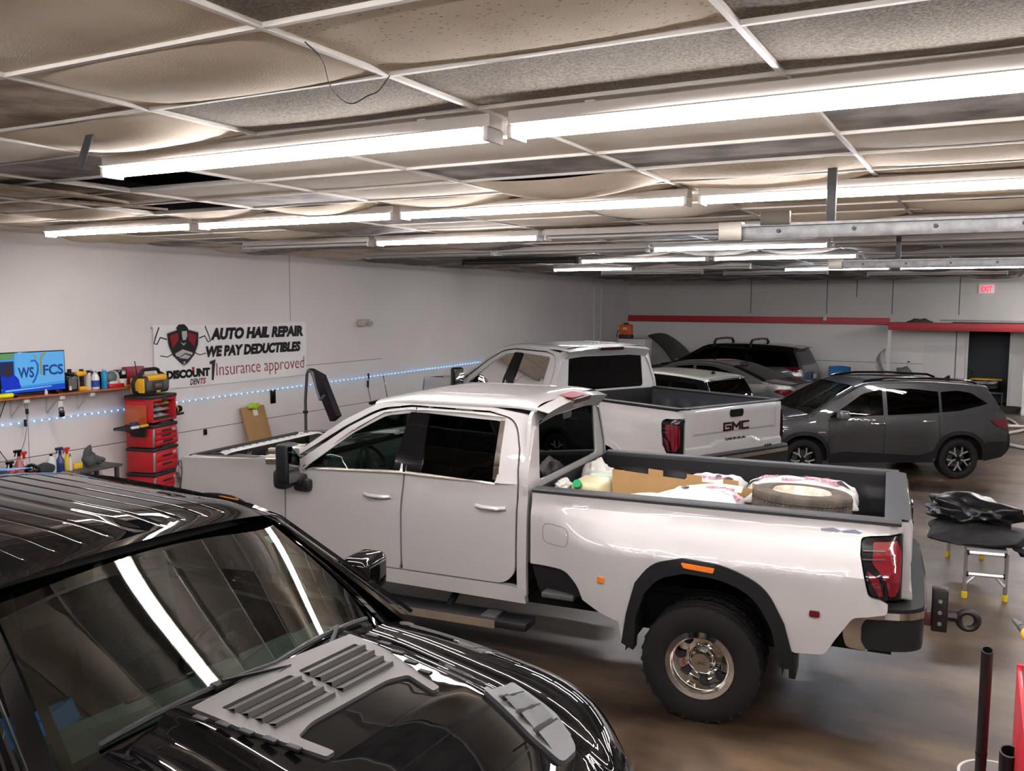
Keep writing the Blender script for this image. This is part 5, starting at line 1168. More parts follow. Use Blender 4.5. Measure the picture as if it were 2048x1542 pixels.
bpoly('emblem_star', [(cx+.028*(1 if k % 2 == 0 else .45)*cos(pi/2+k*pi/5), cy-.235+.028*(1 if k % 2 == 0 else .45)*sin(pi/2+k*pi/5)) for k in range(10)], WI, .0075)
for sd in (-1, 1):
    for pts, r in (([(cx+sd*.24, cy+.10), (cx+sd*.33, cy+.13), (cx+sd*.38, cy+.04), (cx+sd*.42, cy+.05), (cx+sd*.40, cy+.12), (cx+sd*.34, cy+.27)], .010), ([(cx+sd*.12, cy-.08), (cx+sd*.24, cy-.14), (cx+sd*.34, cy-.12)], .007)):
        bm = B(); tube(bm, [(EX(x)*s, y+.06, 0) for x, y in pts], r, 6, flat=.1); o = done('emblem_tool', bm, BK, t, None); onb(o, .0045)
bpoly('logo_hammer', [(1.0, .335), (1.115, .36), (1.11, .31), (1.075, .315), (1.07, .06), (1.035, .06), (1.04, .30), (1.0, .29)], BK, .0045)
bpoly('logo_square', [(.655, .225), (.70, .225), (.70, .275), (.655, .275)], RD, .0055)
for px, py in ((303, 656), (609, 644)):
    q = at_wall(px, py, .02); bm = B(); lathe(bm, [(.012, 0), (.010, .006), (0, .008)], 12, basis(q, ey, (0, 0, 1), en)); done('grommet', bm, STEEL, None); o = bpy.context.scene.objects[-1] if False else [x for x in C.objects if x.name.startswith('grommet')][-1]; m_w = t.matrix_world.inverted(); o.parent = t; o.matrix_parent_inverse = m_w
# ---------------------------------------------------------------- blue LED strip
t = thing('led_strip', 'string of glowing blue LED dots running along the left wall', 'LED strip', (0, 0, 0))
LEDM = mat('blue_led_glow', (.1, .4, 1), .4, emit=(.10, .42, 1.0), estr=3.0)
p0, p1, p2 = at_wall(0, 851, .03), at_wall(262, 817, .03), at_wall(932, 728, .03)
p1 = Vector((p1.x, p1.y, (p1.z)))
seg = [p0, p1, p2]
bm = B(); strip(bm, [Vector((p0.x-.01, p0.y-1, p0.z)), p1-en*.01, Vector((p2.x, p2.y+1.2, p2.z))-en*.01], .012, .004); done('strip', bm, mat('led_carrier', (.55, .54, .53), .5), t)
bm = B(); L = (p2-p0).length; n = 0
y = p0.y+.03
while y < p2.y+1.0:
    f_ = (y-p0.y)/(p1.y-p0.y) if y < p1.y else 1+(y-p1.y)/(p2.y-p1.y)
    q = p0.lerp(p1, f_) if f_ < 1 else p1.lerp(p2, f_-1)
    if not (7.85 < y < 8.55): box(bm, -.008, .008, -.008, .008, 0, .006, 0, basis(q, ey, (0, 0, 1), en))
    y += .0975 if y < 8.5 else .115
o = done('led_dots', bm, LEDM, t, None); o['kind'] = 'stuff'
# ---------------------------------------------------------------- shelf with its brackets
OFF = .30
sy0, sy1 = at_wall(0, 790, OFF).y-.9, at_wall(273, 772, OFF).y+.05; SZ = 1.765
def WP(y, off, z): return Vector((wall_x(y)+off, y, z))
SHM = basis((wall_x(sy0), sy0, 0), ey, (0, 0, 1), en)      # local: x along the wall, y up, z out of the wall
def wl(y): return (y-sy0)/ey.y
t = thing('wall_shelf', 'long reddish-brown wooden shelf on white brackets on the left wall', 'shelf', (0, 0, 0)); t.matrix_world = SHM
WOOD = mat('varnished_shelf_wood', (.42, .115, .03), .4, noise=.35, nscale=5, coat=.2)
bm = B(); box(bm, 0, wl(sy1), SZ-.022, SZ, .0, OFF, .004); done('board', bm, WOOD, t)
WB = mat('white_bracket', (.68, .66, .64), .4)
for px in (48, 120, 181):
    x = wl(at_wall(px, 800, OFF-.05).y); bm = B(); box(bm, x-.012, x+.012, SZ-.26, SZ-.022, 0, .012); box(bm, x-.012, x+.012, SZ-.034, SZ-.022, 0, .26)
    tube(bm, [(x, SZ-.24, .01), (x, SZ-.035, .23)], .010, 6); box(bm, x-.02, x+.05, SZ-.075, SZ-.03, .22, .27, .008); done('bracket', bm, WB, t)
def on_shelf(px, off=.16): return Vector((wl(at_wall(px, 775, off).y), SZ, off))
# television
tv = thing('television', 'flat television on the shelf showing a blue news picture with WS FCS lettering', 'television', (0, 0, 0)); 
tl_, tr_ = at_wall(-3, 711, .24), at_wall(129, 706, .24); zt_ = 2.275; zb_ = 1.80
tv.matrix_world = basis((wall_x(tl_.y)+.24, tl_.y, zb_), ey, (0, 0, 1), en); TW = (tr_.y-tl_.y)/ey.y; TH = zt_-zb_
bm = B(); box(bm, 0, TW, 0, TH, -.05, 0, .006); done('casing', bm, GLOSSB, tv)
def emi(nm, c, e=.25): return mat(nm, tuple(.3*v for v in c), .2, emit=c, estr=e)
sc_ = bpy.data.objects.new('screen', None); C.objects.link(sc_); sc_.parent = tv
def tvq(nm, pts, m_, z=.001):
    bm = B(); bm.faces.new([bm.verts.new((.012+(TW-.024)*x, .014+(TH-.026)*y, z)) for x, y in pts]); return done(nm, bm, m_, sc_, None)
tvq('picture', [(0, 0), (1, 0), (1, 1), (0, 1)], emi('tv_sky_blue', (.05, .33, .85)))
tvq('picture_panel', [(.22, .16), (1, .22), (1, 1), (.22, 1)], emi('tv_light_blue', (.12, .45, .90)), .0016)
tvq('picture_figure', [(0, .12), (.30, .12), (.25, .38), (.20, .46), (.20, .80), (.0, .80)], emi('tv_dark', (.012, .02, .10)), .002)
tvq('picture_shirt', [(.02, .10), (.29, .10), (.27, .34), (.18, .46), (.11, .38), (.04, .46), (.0, .42)], emi('tv_royal_blue', (.0, .03, .60)), .0026)
tvq('picture_corner', [(.0, .84), (.21, .86), (.21, 1), (0, 1)], emi('tv_green', (.12, .32, .12)), .0022)
bm = B(); hc = [(.105+.055*cos(k*pi/10), .57+.12*sin(k*pi/10)) for k in range(20)]; bm.faces.new([bm.verts.new((.012+(TW-.024)*x, .014+(TH-.026)*y, .003)) for x, y in hc]); done('picture_face', bm, emi('tv_brown', (.035, .018, .03)), sc_, None)
tvq('news_bar', [(0, 0), (1, 0), (1, .15), (0, .10)], emi('tv_deep_blue', (.0, .06, .62)), .0034)
tvq('news_text', [(.06, .04), (.78, .09), (.78, .12), (.06, .085)], emi('tv_pale', (.20, .50, .90)), .004)
TB = emi('tv_navy', (.01, .06, .28))
text('lettering', 'WS', .1, TB, sc_, Matrix.Translation((.012+.37*TW, .37*TH, .004)), .0004, off=.003, width=.24*TW, height=.26*TH)
text('lettering', 'FCS', .1, TB, sc_, Matrix.Translation((.012+.79*TW, .40*TH, .004)), .0004, off=.003, width=.32*TW, height=.26*TH)
for c_, pts, r in (((.01, .13, .48), [(.46, .78), (.53, .80), (.57, .68), (.565, .5), (.52, .32), (.48, .22)], .012), ((.30, .30, .05), [(.70, .98), (.63, .90), (.615, .72), (.62, .42)], .013), ((.5, .02, .05), [(.50, .93), (.53, .90), (.55, .86)], .009)):
    bm = B(); tube(bm, [(.012+(TW-.024)*x, .014+(TH-.026)*y, .004) for x, y in pts], r, 6, flat=.08); done('logo_stroke', bm, emi('tv_stroke_%d' % int(100*c_[2]), c_), sc_)
for x in (.18*TW, .82*TW):
    bm = B(); box(bm, x-.015, x+.015, -.035, .01, -.10, .05, .004); done('foot', bm, GLOSSB, tv)
# things standing on the shelf; local frame of the shelf: x along, y up, z out
def stand(name, label, cat, px, off=.17, group='bottles and tins on the wall shelf', z=None):
    q = on_shelf(px, off); o = thing(name, label, cat, (0, 0, 0), 0, group); o.matrix_world = SHM @ Matrix.Translation((q.x, SZ if z is None else z, off)) @ Matrix.Rotation(-pi/2, 4, 'X'); return o      # local z is up again
def cyl(par, nm, prof, m_, n=20, M=None):
    bm = B(); lathe(bm, prof, n, M); return done(nm, bm, m_, par)
o = stand('oil_jug', 'black plastic jug with a grey label right of the television', 'jug', 139)
bm = B(); box(bm, -.085, .085, -.05, .05, 0, .20, .02); box(bm, -.05, .05, -.035, .035, .19, .235, .015); done('body', bm, GLOSSB, o); cyl(o, 'cap', [(.024, .23), (.024, .27), (0, .272)], PLAST)
bm = B(); box(bm, -.055, .055, -.055, -.05, .03, .16); done('label_sheet', bm, mat('grey_label', (.10, .10, .10), .4), o)
bm = B(); box(bm, -.05, -.02, -.058, -.054, .02, .07); done('size_sticker', bm, mat('white_label', (.7, .7, .7), .5), o)
o = stand('cordless_drill', 'yellow and black cordless drill standing on its battery on the shelf', 'drill', 163, group=None)
YEL = mat('tool_yellow', (.80, .42, .015), .45)
bm = B(); box(bm, -.06, .06, -.045, .045, 0, .05, .012); done('battery', bm, YEL, o)
bm = B(); tube(bm, [(0, 0, .04), (.005, 0, .10), (.0, 0, .17)], [.022, .024, .028], 10); done('grip', bm, PLAST, o)
bm = B(); tube(bm, [(-.08, 0, .20), (-.02, 0, .205), (.05, 0, .205)], [.03, .036, .034], 14); done('motor_body', bm, YEL, o)
bm = B(); tube(bm, [(.05, 0, .205), (.09, 0, .205), (.11, 0, .205)], [.028, .022, .012], 12); box(bm, -.02, .02, -.02, .02, .23, .26, .005); done('chuck', bm, PLAST, o)
o = stand('spray_can', 'white spray can with a pale label, left of the white jug on the shelf', 'spray can', 176); cyl(o, 'body', [(0, 0), (.030, 0), (.033, .01), (.033, .20), (.02, .215)], mat('grey_white_can', (.62, .62, .60), .35)); cyl(o, 'cap', [(.022, .212), (.022, .24), (0, .242)], GLOSSB)
o = stand('black_bottle', 'slim black bottle with a white cap between white containers on the shelf', 'bottle', 183, .13); cyl(o, 'body', [(0, 0), (.026, 0), (.028, .01), (.028, .20), (.012, .23)], GLOSSB); cyl(o, 'cap', [(.015, .228), (.015, .25), (0, .252)], WB)
o = stand('cleaner_bottle', 'white and blue cleaner bottle with a silver cap on the shelf', 'bottle', 190)
cyl(o, 'body', [(0, 0), (.045, 0), (.05, .015), (.05, .14), (.03, .19), (.014, .20)], mat('bottle_white', (.75, .76, .78), .3)); cyl(o, 'cap', [(.016, .2), (.016, .225), (0, .227)], CHROME); bm = B(); lathe(bm, [(.0508, .03), (.0508, .11)], 20); done('wrap_label', bm, mat('label_blue', (.02, .06, .35), .4), o)
o = stand('spray_can', 'bright blue aerosol can, tallest upright can on the shelf', 'spray can', 208, .20); cyl(o, 'body', [(0, 0), (.034, 0), (.036, .01), (.036, .205), (.024, .225)], mat('aerosol_blue', (.0, .22, .45), .3)); cyl(o, 'cap', [(.024, .222), (.024, .245), (0, .248)], mat('cap_pale_blue', (.45, .62, .75), .4))
o = stand('black_bottle', 'black bottle standing just left of the bright blue can', 'bottle', 199, .13); cyl(o, 'body', [(0, 0), (.03, 0), (.032, .01), (.032, .19), (.015, .21)], GLOSSB)
o = stand('dust_mask', 'grey and white respirator mask lying behind the red tin', 'mask', 222, .14, None, SZ)
bm = B(); bmesh.ops.create_icosphere(bm, subdivisions=3, radius=1, matrix=Matrix.Translation((0, 0, .13)) @ Matrix.Diagonal((.085, .06, .075, 1))); done('shell', bm, mat('mask_grey', (.12, .15, .16), .5), o); bm = B(); bmesh.ops.create_icosphere(bm, subdivisions=2, radius=1, matrix=Matrix.Translation((.06, .0, .12)) @ Matrix.Diagonal((.06, .045, .085, 1))); box(bm, -.05, .09, -.03, .03, 0, .06, .01); done('filter', bm, mat('mask_cream', (.62, .58, .50), .6), o)
o = stand('red_tin', 'flat red tin with a white cloth on it near the shelf end', 'tin', 228, .2, None); bm = B(); box(bm, -.115, .115, -.05, .05, 0, .05, .008); done('body', bm, mat('tin_red', (.50, .01, .03), .3), o); bm = B(); bmesh.ops.create_icosphere(bm, subdivisions=2, radius=1, matrix=Matrix.Translation((-.01, 0, .06)) @ Matrix.Diagonal((.07, .04, .025, 1))); done('cloth_wad', bm, mat('cloth_white', (.72, .68, .66), .9), o)
o = stand('paper_cup', 'white cup standing at the right end of the shelf', 'cup', 245, .2, None); cyl(o, 'body', [(0, 0), (.045, 0), (.052, .10), (.048, .10), (.042, .01)], mat('cup_white', (.72, .70, .68), .4))
o = stand('black_box', 'black carton with a white sticker behind the white cup', 'box', 240, .10, None); bm = B(); box(bm, -.06, .09, -.04, .04, 0, .21, .003); done('body', bm, GLOSSB, o); bm = B(); box(bm, -.0, .05, -.043, -.039, .15, .19); done('sticker', bm, MATS['white_label'], o)
o = stand('screwdriver_handle', 'red handled driver leaning beside the black carton', 'screwdriver', 232, .12, None); cyl(o, 'handle', [(0, 0), (.014, .01), (.017, .1), (.02, .17), (.012, .19)], mat('handle_red', (.55, .04, .02), .4))
o = stand('tool_case', 'dark red case standing on the shelf behind the radio', 'case', 262, .10, None); bm = B(); box(bm, -.10, .18, -.05, .05, 0, .24, .01); done('body', bm, mat('case_dark_red', (.28, .012, .03), .4), o)
o = stand('marker', 'yellow marker lying at the shelf end beside the red case', 'marker', 257, .24, None); bm = B(); tube(bm, [(-.07, 0, .012), (.07, 0, .012)], .011, 8); done('barrel', bm, YEL, o)
o = stand('small_bottle', 'tiny white bottle in front of the television', 'bottle', 90, .27, None); cyl(o, 'body', [(0, 0), (.017, 0), (.017, .045), (.01, .05), (.01, .065), (0, .065)], mat('cup_white', (.7, .7, .7), .4))
o = stand('torch', 'bright yellow torch lying on the shelf at the left edge', 'torch', 10, .26, None); bm = B(); tube(bm, [(-.16, 0, .03), (.06, 0, .03), (.08, 0, .03)], [.026, .028, .02], 12); done('barrel', bm, mat('neon_yellow', (.75, .80, .0), .4), o); bm = B(); tube(bm, [(.08, 0, .022), (.14, 0, .02)], .016, 8); done('head', bm, PLAST, o)
# clamp and cable hanging below the shelf
t = thing('earphone_card', 'white card with a small black earphone set hanging under the shelf', 'hanging card', (0, 0, 0)); t.matrix_world = wallM(121, 812, OFF-.02)
bm = B(); box(bm, -.03, .03, -.10, .06, 0, .004); done('card', bm, MATS['white_label'], t)
bm = B(); box(bm, -.035, .035, -.13, -.05, .004, .03, .012); tube(bm, [(-.025, -.05, .01), (-.028, -.02, .01), (-.012, -.01, .01), (0, -.03, .01), (.012, -.01, .01), (.028, -.02, .01), (.025, -.05, .01)], .005, 6); done('earphones', bm, GLOSSB, t)
def wire(label, pts, off=.02, r=.004, m_=None, plug=None, nm='wall_cable'):
    t_ = thing(nm, label, 'cable'); P3 = [at_wall(a, b_, off) for a, b_ in pts]; bm = B(); tube(bm, P3, r, 6); done('cord', bm, m_ or MATS['black_wire'], t_)
    if plug:
        for px, py, h in plug:
            q = at_wall(px, py, off); bm = B(); tube(bm, [q+Vector((0, 0, h/2)), q-Vector((0, 0, h/2))], .018, 8); done('plug', bm, PLAST, t_)
    return t_
wire('thin black cord with plugs hanging from the left shelf bracket to the bench', [(49, 805), (53, 830), (54, 850), (50, 880), (36, 920), (33, 940)], .10, .003, None, [(54, 823, .06), (51, 846, .08)])
wire('straight thin cord hanging just right of the plugged cord', [(54, 805), (56, 850), (59, 925)], .10, .003)
wire('black cable slanting from the shelf at the left picture edge', [(12, 800), (0, 835), (-10, 860)], .05, .005)
wire('black cable curving down the wall at the lower left edge', [(-6, 895), (0, 903), (14, 922), (30, 935)], .05, .005)
wire('dark microphone-like plug and lead hanging on the left wall', [(738, 750), (737, 780), (741, 800), (746, 812)], .03, .005, None, [(737, 752, .10), (736, 768, .13)])
for px, py, w_, h_, lb in ((545, 793, .055, .11, 'black rectangular outlet plate under the blue LED string'),):
    t = thing('outlet', lb, 'outlet'); t.matrix_world = wallM(px, py); bm = B(); box(bm, -w_, w_, -h_, h_, 0, .02, .004); done('plate', bm, GLOSSB, t)
bm = B(); box(bm, -.03, .03, -.045, .045, 0, .03, .02, wallM(409, 864)); tag(done('wall_plug', bm, GLOSSB), 'small black plug in the wall right of the red tool chest', 'plug')
# ---------------------------------------------------------------- red stacked tool boxes
RBOX = mat('toolbox_red', (.52, .018, .025), .38, bump=.05, nscale=90); RBOXD = mat('toolbox_black', (.022, .020, .022), .5)
cn = at_wall(306, 960, .62)
TBM = Matrix.Translation((cn.x, cn.y, 0)) @ Matrix.Rotation(radians(-66), 4, 'Z')
# local: x runs along the front from its left corner, y goes back towards the wall, z up
fa, fb = at_wall(306, 870, .62), at_wall(361, 868, .50)
FX = Vector((fb.x-fa.x, fb.y-fa.y, 0)); FWd = .50; FX.normalize(); bk = Vector((-FX.y, FX.x, 0))
TBM = Matrix.Translation((fa.x, fa.y, 0)) @ Matrix((FX, bk, Vector((0, 0, 1)))).transposed().to_4x4()
DP = .40
def tb(name, z0, z1, kind, label):
    t_ = thing(name, label, 'tool box', (0, 0, 0), 0, 'red stacking tool boxes against the left wall'); t_.matrix_world = TBM @ Matrix.Translation((0, 0, z0)); H = z1-z0
    bm = B()
    if kind == 'crate':
        box(bm, 0, .03, 0, DP, .02, H, .008); box(bm, FWd-.03, FWd, 0, DP, .02, H, .008); box(bm, 0, FWd, DP-.02, DP, .02, H); box(bm, 0, FWd, 0, DP, .02, .05, .005); box(bm, 0, FWd, 0, DP, H-.07, H-.02, .005)
        done('shell', bm, RBOX, t_); bm = B(); box(bm, -.01, FWd+.01, -.01, DP+.01, H-.035, H+.01, .012); done('lid', bm, RBOXD, t_)
        bm = B(); box(bm, .2, .3, -.018, -.005, H-.08, H-.02, .005); done('latch', bm, RBOXD, t_)
        bm = B(); box(bm, .06, FWd-.06, .0, .02, .045, .075, .004); done('lip', bm, RBOXD, t_)
    else:
        box(bm, 0, FWd, 0, DP, .0, H-.04, .012); done('shell', bm, RBOX, t_)
        bm = B(); box(bm, -.01, FWd+.01, -.01, DP+.01, H-.05, H-.005, .012); box(bm, .15, .35, -.02, .05, H-.01, H+.02, .01); done('lid', bm, RBOXD, t_)
        n = kind; 
        for k in range(n):
            za, zb = .03+(H-.10)*k/n, .03+(H-.10)*(k+1)/n-.008
            bm = B(); box(bm, .035, FWd-.035, -.018-(.02 if (n == 3 and k == 0) else 0), .02, za, zb, .006); d_ = done('drawer', bm, RBOX, t_)
            bm = B(); box(bm, .15, .35, -.024-(.02 if (n == 3 and k == 0) else 0), -.016, (za+zb)/2, (za+zb)/2+.028, .006); done('drawer_handle', bm, RBOXD, d_)
        for x in (.012, FWd-.012):
            bm = B(); box(bm, x-.012, x+.012, -.014, .01, .02, H-.06, .004); done('corner_strip', bm, ALU, t_)
        bm = B(); box(bm, FWd-.13, FWd-.06, -.0205, -.018, H-.10, H-.078); box(bm, FWd-.12, FWd-.05, -.0205, -.018, H-.114, H-.106); done('maker_mark', bm, mat('mark_pale_red', (.72, .45, .45), .5), t_)
    return t_
zt = 1.645; hs = [.50, .39, .37, .38]
tb('crate', 1.29, zt+.0, 'crate', 'open red crate with black lid holding bags, topmost of the stack')
tb('drawer_box', .985, 1.285, 3, 'red three-drawer tool box directly under the open crate')
tb('drawer_box', .66, .98, 2, 'red two-drawer tool box third from the top of the stack')
tb('drawer_box', .335, .655, 2, 'lowest visible red tool box beside the pickup headlight')
tb('drawer_box', .03, .33, 1, 'red tool trunk at the very bottom of the stack')
bm = B(); box(bm, 0, FWd, 0, DP, 0, .03, .005, TBM); tag(done('tool_dolly', bm, RBOXD), 'flat black base under the red tool box stack', 'dolly')
# wrapped goods in the crate
for k, (z, c_, lb) in enumerate(((1.375, (.42, .42, .43), 'lower grey plastic packet in the open red crate'), (1.455, (.45, .45, .46), 'upper grey plastic packet in the open red crate'), (1.53, (.42, .55, .12), 'green and red bag on top of the grey packets'))):
    bm = B(); r_ = random.Random(k)
    grid(bm, lambda u, v: Vector((.05+.36*u, .03+.30*v, z+.035*(sin(pi*u)*sin(pi*v))**.3+.012*sin(13*u+k)*sin(9*v))), 14, 10); grid(bm, lambda u, v: Vector((.05+.36*u, .03+.30*v, z-.028*(sin(pi*u)*sin(pi*v))**.3)), 14, 10)
    for v in bm.verts: v.co = TBM @ v.co
    tag(done('packet', bm, mat('packet_%d' % k, c_, .25, noise=.3, nscale=14, col2=(.25, .25, .26) if k < 2 else (.45, .05, .05))), lb, 'packet')
# hooks and trays with tools at both sides
def shelf_arm(name, label, M, Lg):
    t_ = thing(name, label, 'tool tray'); t_.matrix_world = M
    bm = B(); box(bm, 0, Lg, 0, .22, 0, .02, .006); box(bm, 0, .03, 0, .22, -.12, .02, .004); tube(bm, [(.02, .1, -.1), (Lg*.8, .1, 0)], .008, 6); box(bm, 0, Lg, 0, .012, 0, .035, .003); done('tray', bm, RBOXD, t_); return t_
shelf_arm('tool_tray', 'black side tray with pliers and cutters left of the tool boxes', TBM @ Matrix.Translation((-.02, .10, 1.25)) @ Matrix.Rotation(pi, 4, 'Z') @ Matrix.Translation((0, -.2, 0)), .34)
shelf_arm('tool_tray', 'black side tray with a torch right of the tool boxes', TBM @ Matrix.Translation((FWd+.02, .08, 1.33)), .26)
for k, (x, y, c_, lb, nm) in enumerate(((-.10, .05, YEL, 'yellow and black utility knife nearest the tool boxes on the left tray', 'utility_knife'), (-.20, .12, mat('navy_fabric', (.02, .035, .10), .8), 'dark blue rolled pouch on the left tray', 'tool_pouch'), (-.27, .05, WB, 'white marker pack at the outer end of the left tray', 'marker_pack'))):
    M = TBM @ Matrix.Translation((x, y, 1.272)); bm = B(); box(bm, -.07, .07, -.02, .02, 0, .035 if k != 1 else .07, .012, M); tag(done(nm, bm, c_), lb, 'tool')
M = TBM @ Matrix.Translation((FWd+.14, .15, 1.405)); t = thing('work_torch', 'black torch with yellow bands on the right tray', 'torch'); t.matrix_world = M
bm = B(); tube(bm, [(-.14, 0, 0), (.02, 0, 0), (.05, 0, 0), (.14, 0, 0)], [.03, .03, .045, .048], 14); done('barrel', bm, GLOSSB, t)
for x in (-.09, -.02, .045):
    bm = B(); tube(bm, [(x, 0, 0), (x+.012, 0, 0)], .034 if x < 0 else .047, 14); done('band', bm, MATS['neon_yellow'], t)
bm = B(); box(bm, -.10, .10, -.03, .03, -.05, -.03, .004); done('cradle', bm, GLOSSB, t)
M = TBM @ Matrix.Translation((-.012, -.02+.26, 1.30)); bm = B(); box(bm, -.02, 0, -.17, .15, -.02, .24, .02, M); tag(done('orange_case', bm, mat('clear_orange_plastic', (.45, .08, .02), .25, coat=.5)), 'translucent orange case leaning against the side of the crate', 'case')
# jobsite radio on top
t = thing('jobsite_radio', 'yellow and black jobsite radio standing on top of the red crate', 'radio'); t.matrix_world = TBM @ Matrix.Translation((FWd/2-.04, .17, zt+.012)) @ Matrix.Rotation(-.12, 4, 'Z') @ Matrix.Diagonal((1.12, 1.1, 1.1, 1))
bm = B(); box(bm, -.19, .19, -.11, .11, .02, .225, .035, seg=3); done('body', bm, mat('radio_black', (.025, .025, .027), .5), t)
for s_ in (-1, 1):
    bm = B(); tube(bm, [(s_*.19, .0, .03), (s_*.255, 0, .05), (s_*.27, 0, .14), (s_*.24, 0, .20), (s_*.17, 0, .235)], .022, 8); done('side_bumper', bm, PLAST, t)
    bm = B(); box(bm, s_*.13-.045, s_*.13+.045, -.118, -.10, .055, .17, .02); done('speaker_grille', bm, GREYPL, t)
bm = B(); tube(bm, [(-.17, 0, .20), (-.12, 0, .285), (-.08, 0, .295), (.08, 0, .295), (.12, 0, .285), (.17, 0, .20)], .018, 8, flat=1.2); done('carry_handle', bm, PLAST, t)
bm = B(); box(bm, -.15, .15, -.117, -.02, .165, .235, .02); done('control_panel', bm, YEL, t)
bm = B(); box(bm, -.21, -.185, -.10, .10, .03, .20, .02); done('battery_door', bm, YEL, t)
bm = B(); box(bm, -.055, .055, -.125, -.115, .085, .13, .004); done('display', bm, mat('radio_display', (.12, .10, .07), .3), t)
bm = B(); box(bm, -.03, .03, -.125, -.115, .03, .05, .004); done('radio_latch', bm, YEL, t)
bm = B(); tube(bm, [(-.16, .03, .21), (-.19, .04, .40)], .005, 6); done('radio_antenna', bm, GLOSSB, t)
# ---------------------------------------------------------------- bench behind the black pickup with its bottles
BZ = .84; by0, by1 = at_wall(0, 930, .45).y-.6, at_wall(215, 930, .3).y+.05
t = thing('workbench', 'low grey bench along the left wall behind the black pickup roof', 'bench'); t.matrix_world = basis((wall_x(by0), by0, 0), ey, (0, 0, 1), en); BL = (by1-by0)/ey.y; BMx = t.matrix_world.copy()
bm = B(); box(bm, 0, BL, BZ-.03, BZ, .04, .5, .004); done('bench_top', bm, GREYPL, t)
for x in (.05, BL-.05):
    for z in (.08, .45):
        bm = B(); box(bm, x-.02, x+.02, 0, BZ-.03, z-.02, z+.02); done('leg', bm, DSTEEL, t)
def bench(name, label, cat, px, off=.3, group=None):
    o_ = thing(name, label, cat, (0, 0, 0), 0, group); y_ = at_wall(px, 925, off).y; o_.matrix_world = BMx @ Matrix.Translation(((y_-by0)/ey.y, BZ, off)) @ Matrix.Rotation(-pi/2, 4, 'X'); return o_
def sprayer(o_, body, head, h=.20, r=.04):
    cyl(o_, 'body', [(0, 0), (r, 0), (r*1.05, .01), (r*1.05, h*.6), (r*.4, h*.85), (r*.35, h)], body); bm = B(); tube(bm, [(0, 0, h-.01), (0, 0, h+.05)], .016, 8); box(bm, -.06, .035, -.013, .013, h+.04, h+.075, .008); tube(bm, [(-.035, 0, h+.045), (-.05, 0, h+.0)], .007, 6); done('trigger_head', bm, head, o_)
RP_ = mat('red_plastic', (.50, .015, .02), .35)
sprayer(bench('spray_bottle', 'short red spray bottle with a black trigger at the left of the bench', 'spray bottle', 19, .36, 'bottles on the bench'), RP_, GLOSSB, .16, .035)
sprayer(bench('spray_bottle', 'tall clear red spray bottle with a black trigger on the bench', 'spray bottle', 36, .33, 'bottles on the bench'), mat('translucent_pink', (.40, .10, .10), .2, coat=.5), GLOSSB, .27, .05)
sprayer(bench('spray_bottle', 'spray bottle with a bright red trigger on the bench', 'spray bottle', 47, .22, 'bottles on the bench'), mat('clear_cream', (.50, .42, .38), .2, coat=.5), RP_, .22, .04)
sprayer(bench('spray_bottle', 'dark blue spray bottle on the bench beside a yellow one', 'spray bottle', 119, .30, 'bottles on the bench'), mat('navy_bottle', (.01, .03, .16), .25, coat=.4), MATS['navy_bottle'], .22, .045)
sprayer(bench('spray_bottle', 'yellow bottle with a red cap on the bench', 'spray bottle', 133, .28, 'bottles on the bench'), mat('yellow_bottle', (.70, .50, .02), .35), RP_, .20, .05)
o = bench('cleaner_bottle', 'white round-shouldered bottle with a black cap on the bench', 'bottle', 101, .26, 'bottles on the bench'); cyl(o, 'body', [(0, 0), (.05, 0), (.055, .02), (.055, .13), (.03, .19), (.015, .20)], mat('pale_bottle', (.62, .65, .67), .3)); cyl(o, 'cap', [(.018, .2), (.018, .225), (0, .226)], GLOSSB)
for k, (px, off, sx, lb) in enumerate(((60, .3, .10, 'black rounded helmet-like bag on the bench behind small tins'), (86, .28, .13, 'low black pouch in the middle of the bench'), (4, .34, .10, 'black box at the left end of the bench'))):
    o = bench('pouch', lb, 'bag', px, off); bm = B(); bmesh.ops.create_icosphere(bm, subdivisions=3, radius=1, matrix=Matrix.Translation((0, 0, .06)) @ Matrix.Diagonal((sx, .09, .075 if k else .10, 1)))
    for v in bm.verts: v.co.z = max(0, v.co.z); v.co += Vector((0, 0, .008*sin(40*v.co.x)*sin(31*v.co.y)))
    done('body', bm, GLOSSB if k == 0 else SEAT, o)
o = bench('small_tin', 'small tan tin in front of the black bag on the bench', 'tin', 73, .42); cyl(o, 'body', [(0, 0), (.025, 0), (.025, .05), (0, .05)], mat('tan_tin', (.55, .42, .22), .5))
o = bench('small_tin', 'small white tin with a red lid on the bench', 'tin', 64, .42); cyl(o, 'body', [(0, 0), (.022, 0), (.022, .06), (0, .06)], WB); cyl(o, 'lid', [(.024, .06), (.024, .075), (0, .076)], RP_)
o = bench('glue_bottle', 'thin white glue bottle with a red tip on the bench', 'bottle', 139, .33); cyl(o, 'body', [(0, 0), (.022, 0), (.022, .12), (.006, .17)], WB); cyl(o, 'tip', [(.009, .168), (.007, .20), (0, .205)], RP_)
o = bench('sponge', 'yellow and green sponge on the bench beside the grey gloves', 'sponge', 152, .3); bm = B(); box(bm, -.06, .06, -.03, .03, 0, .07, .01); done('foam', bm, mat('yellow_foam', (.7, .6, .05), .8), o)
o = bench('work_gloves', 'crumpled dark grey work gloves heaped at the right end of the bench', 'gloves', 178, .3)
bm = B()
for (c_, r_, d_) in (((0, 0, .08), (.10, .06, .09), .3), ((-.03, 0, .17), (.05, .04, .10), .5), ((.09, 0, .07), (.08, .05, .06), .1), ((.16, 0, .06), (.06, .035, .035), .4)):
    bmesh.ops.create_icosphere(bm, subdivisions=3, radius=1, matrix=Matrix.Translation(c_) @ Matrix.Rotation(d_, 4, 'Y') @ Matrix.Diagonal((*r_, 1)))
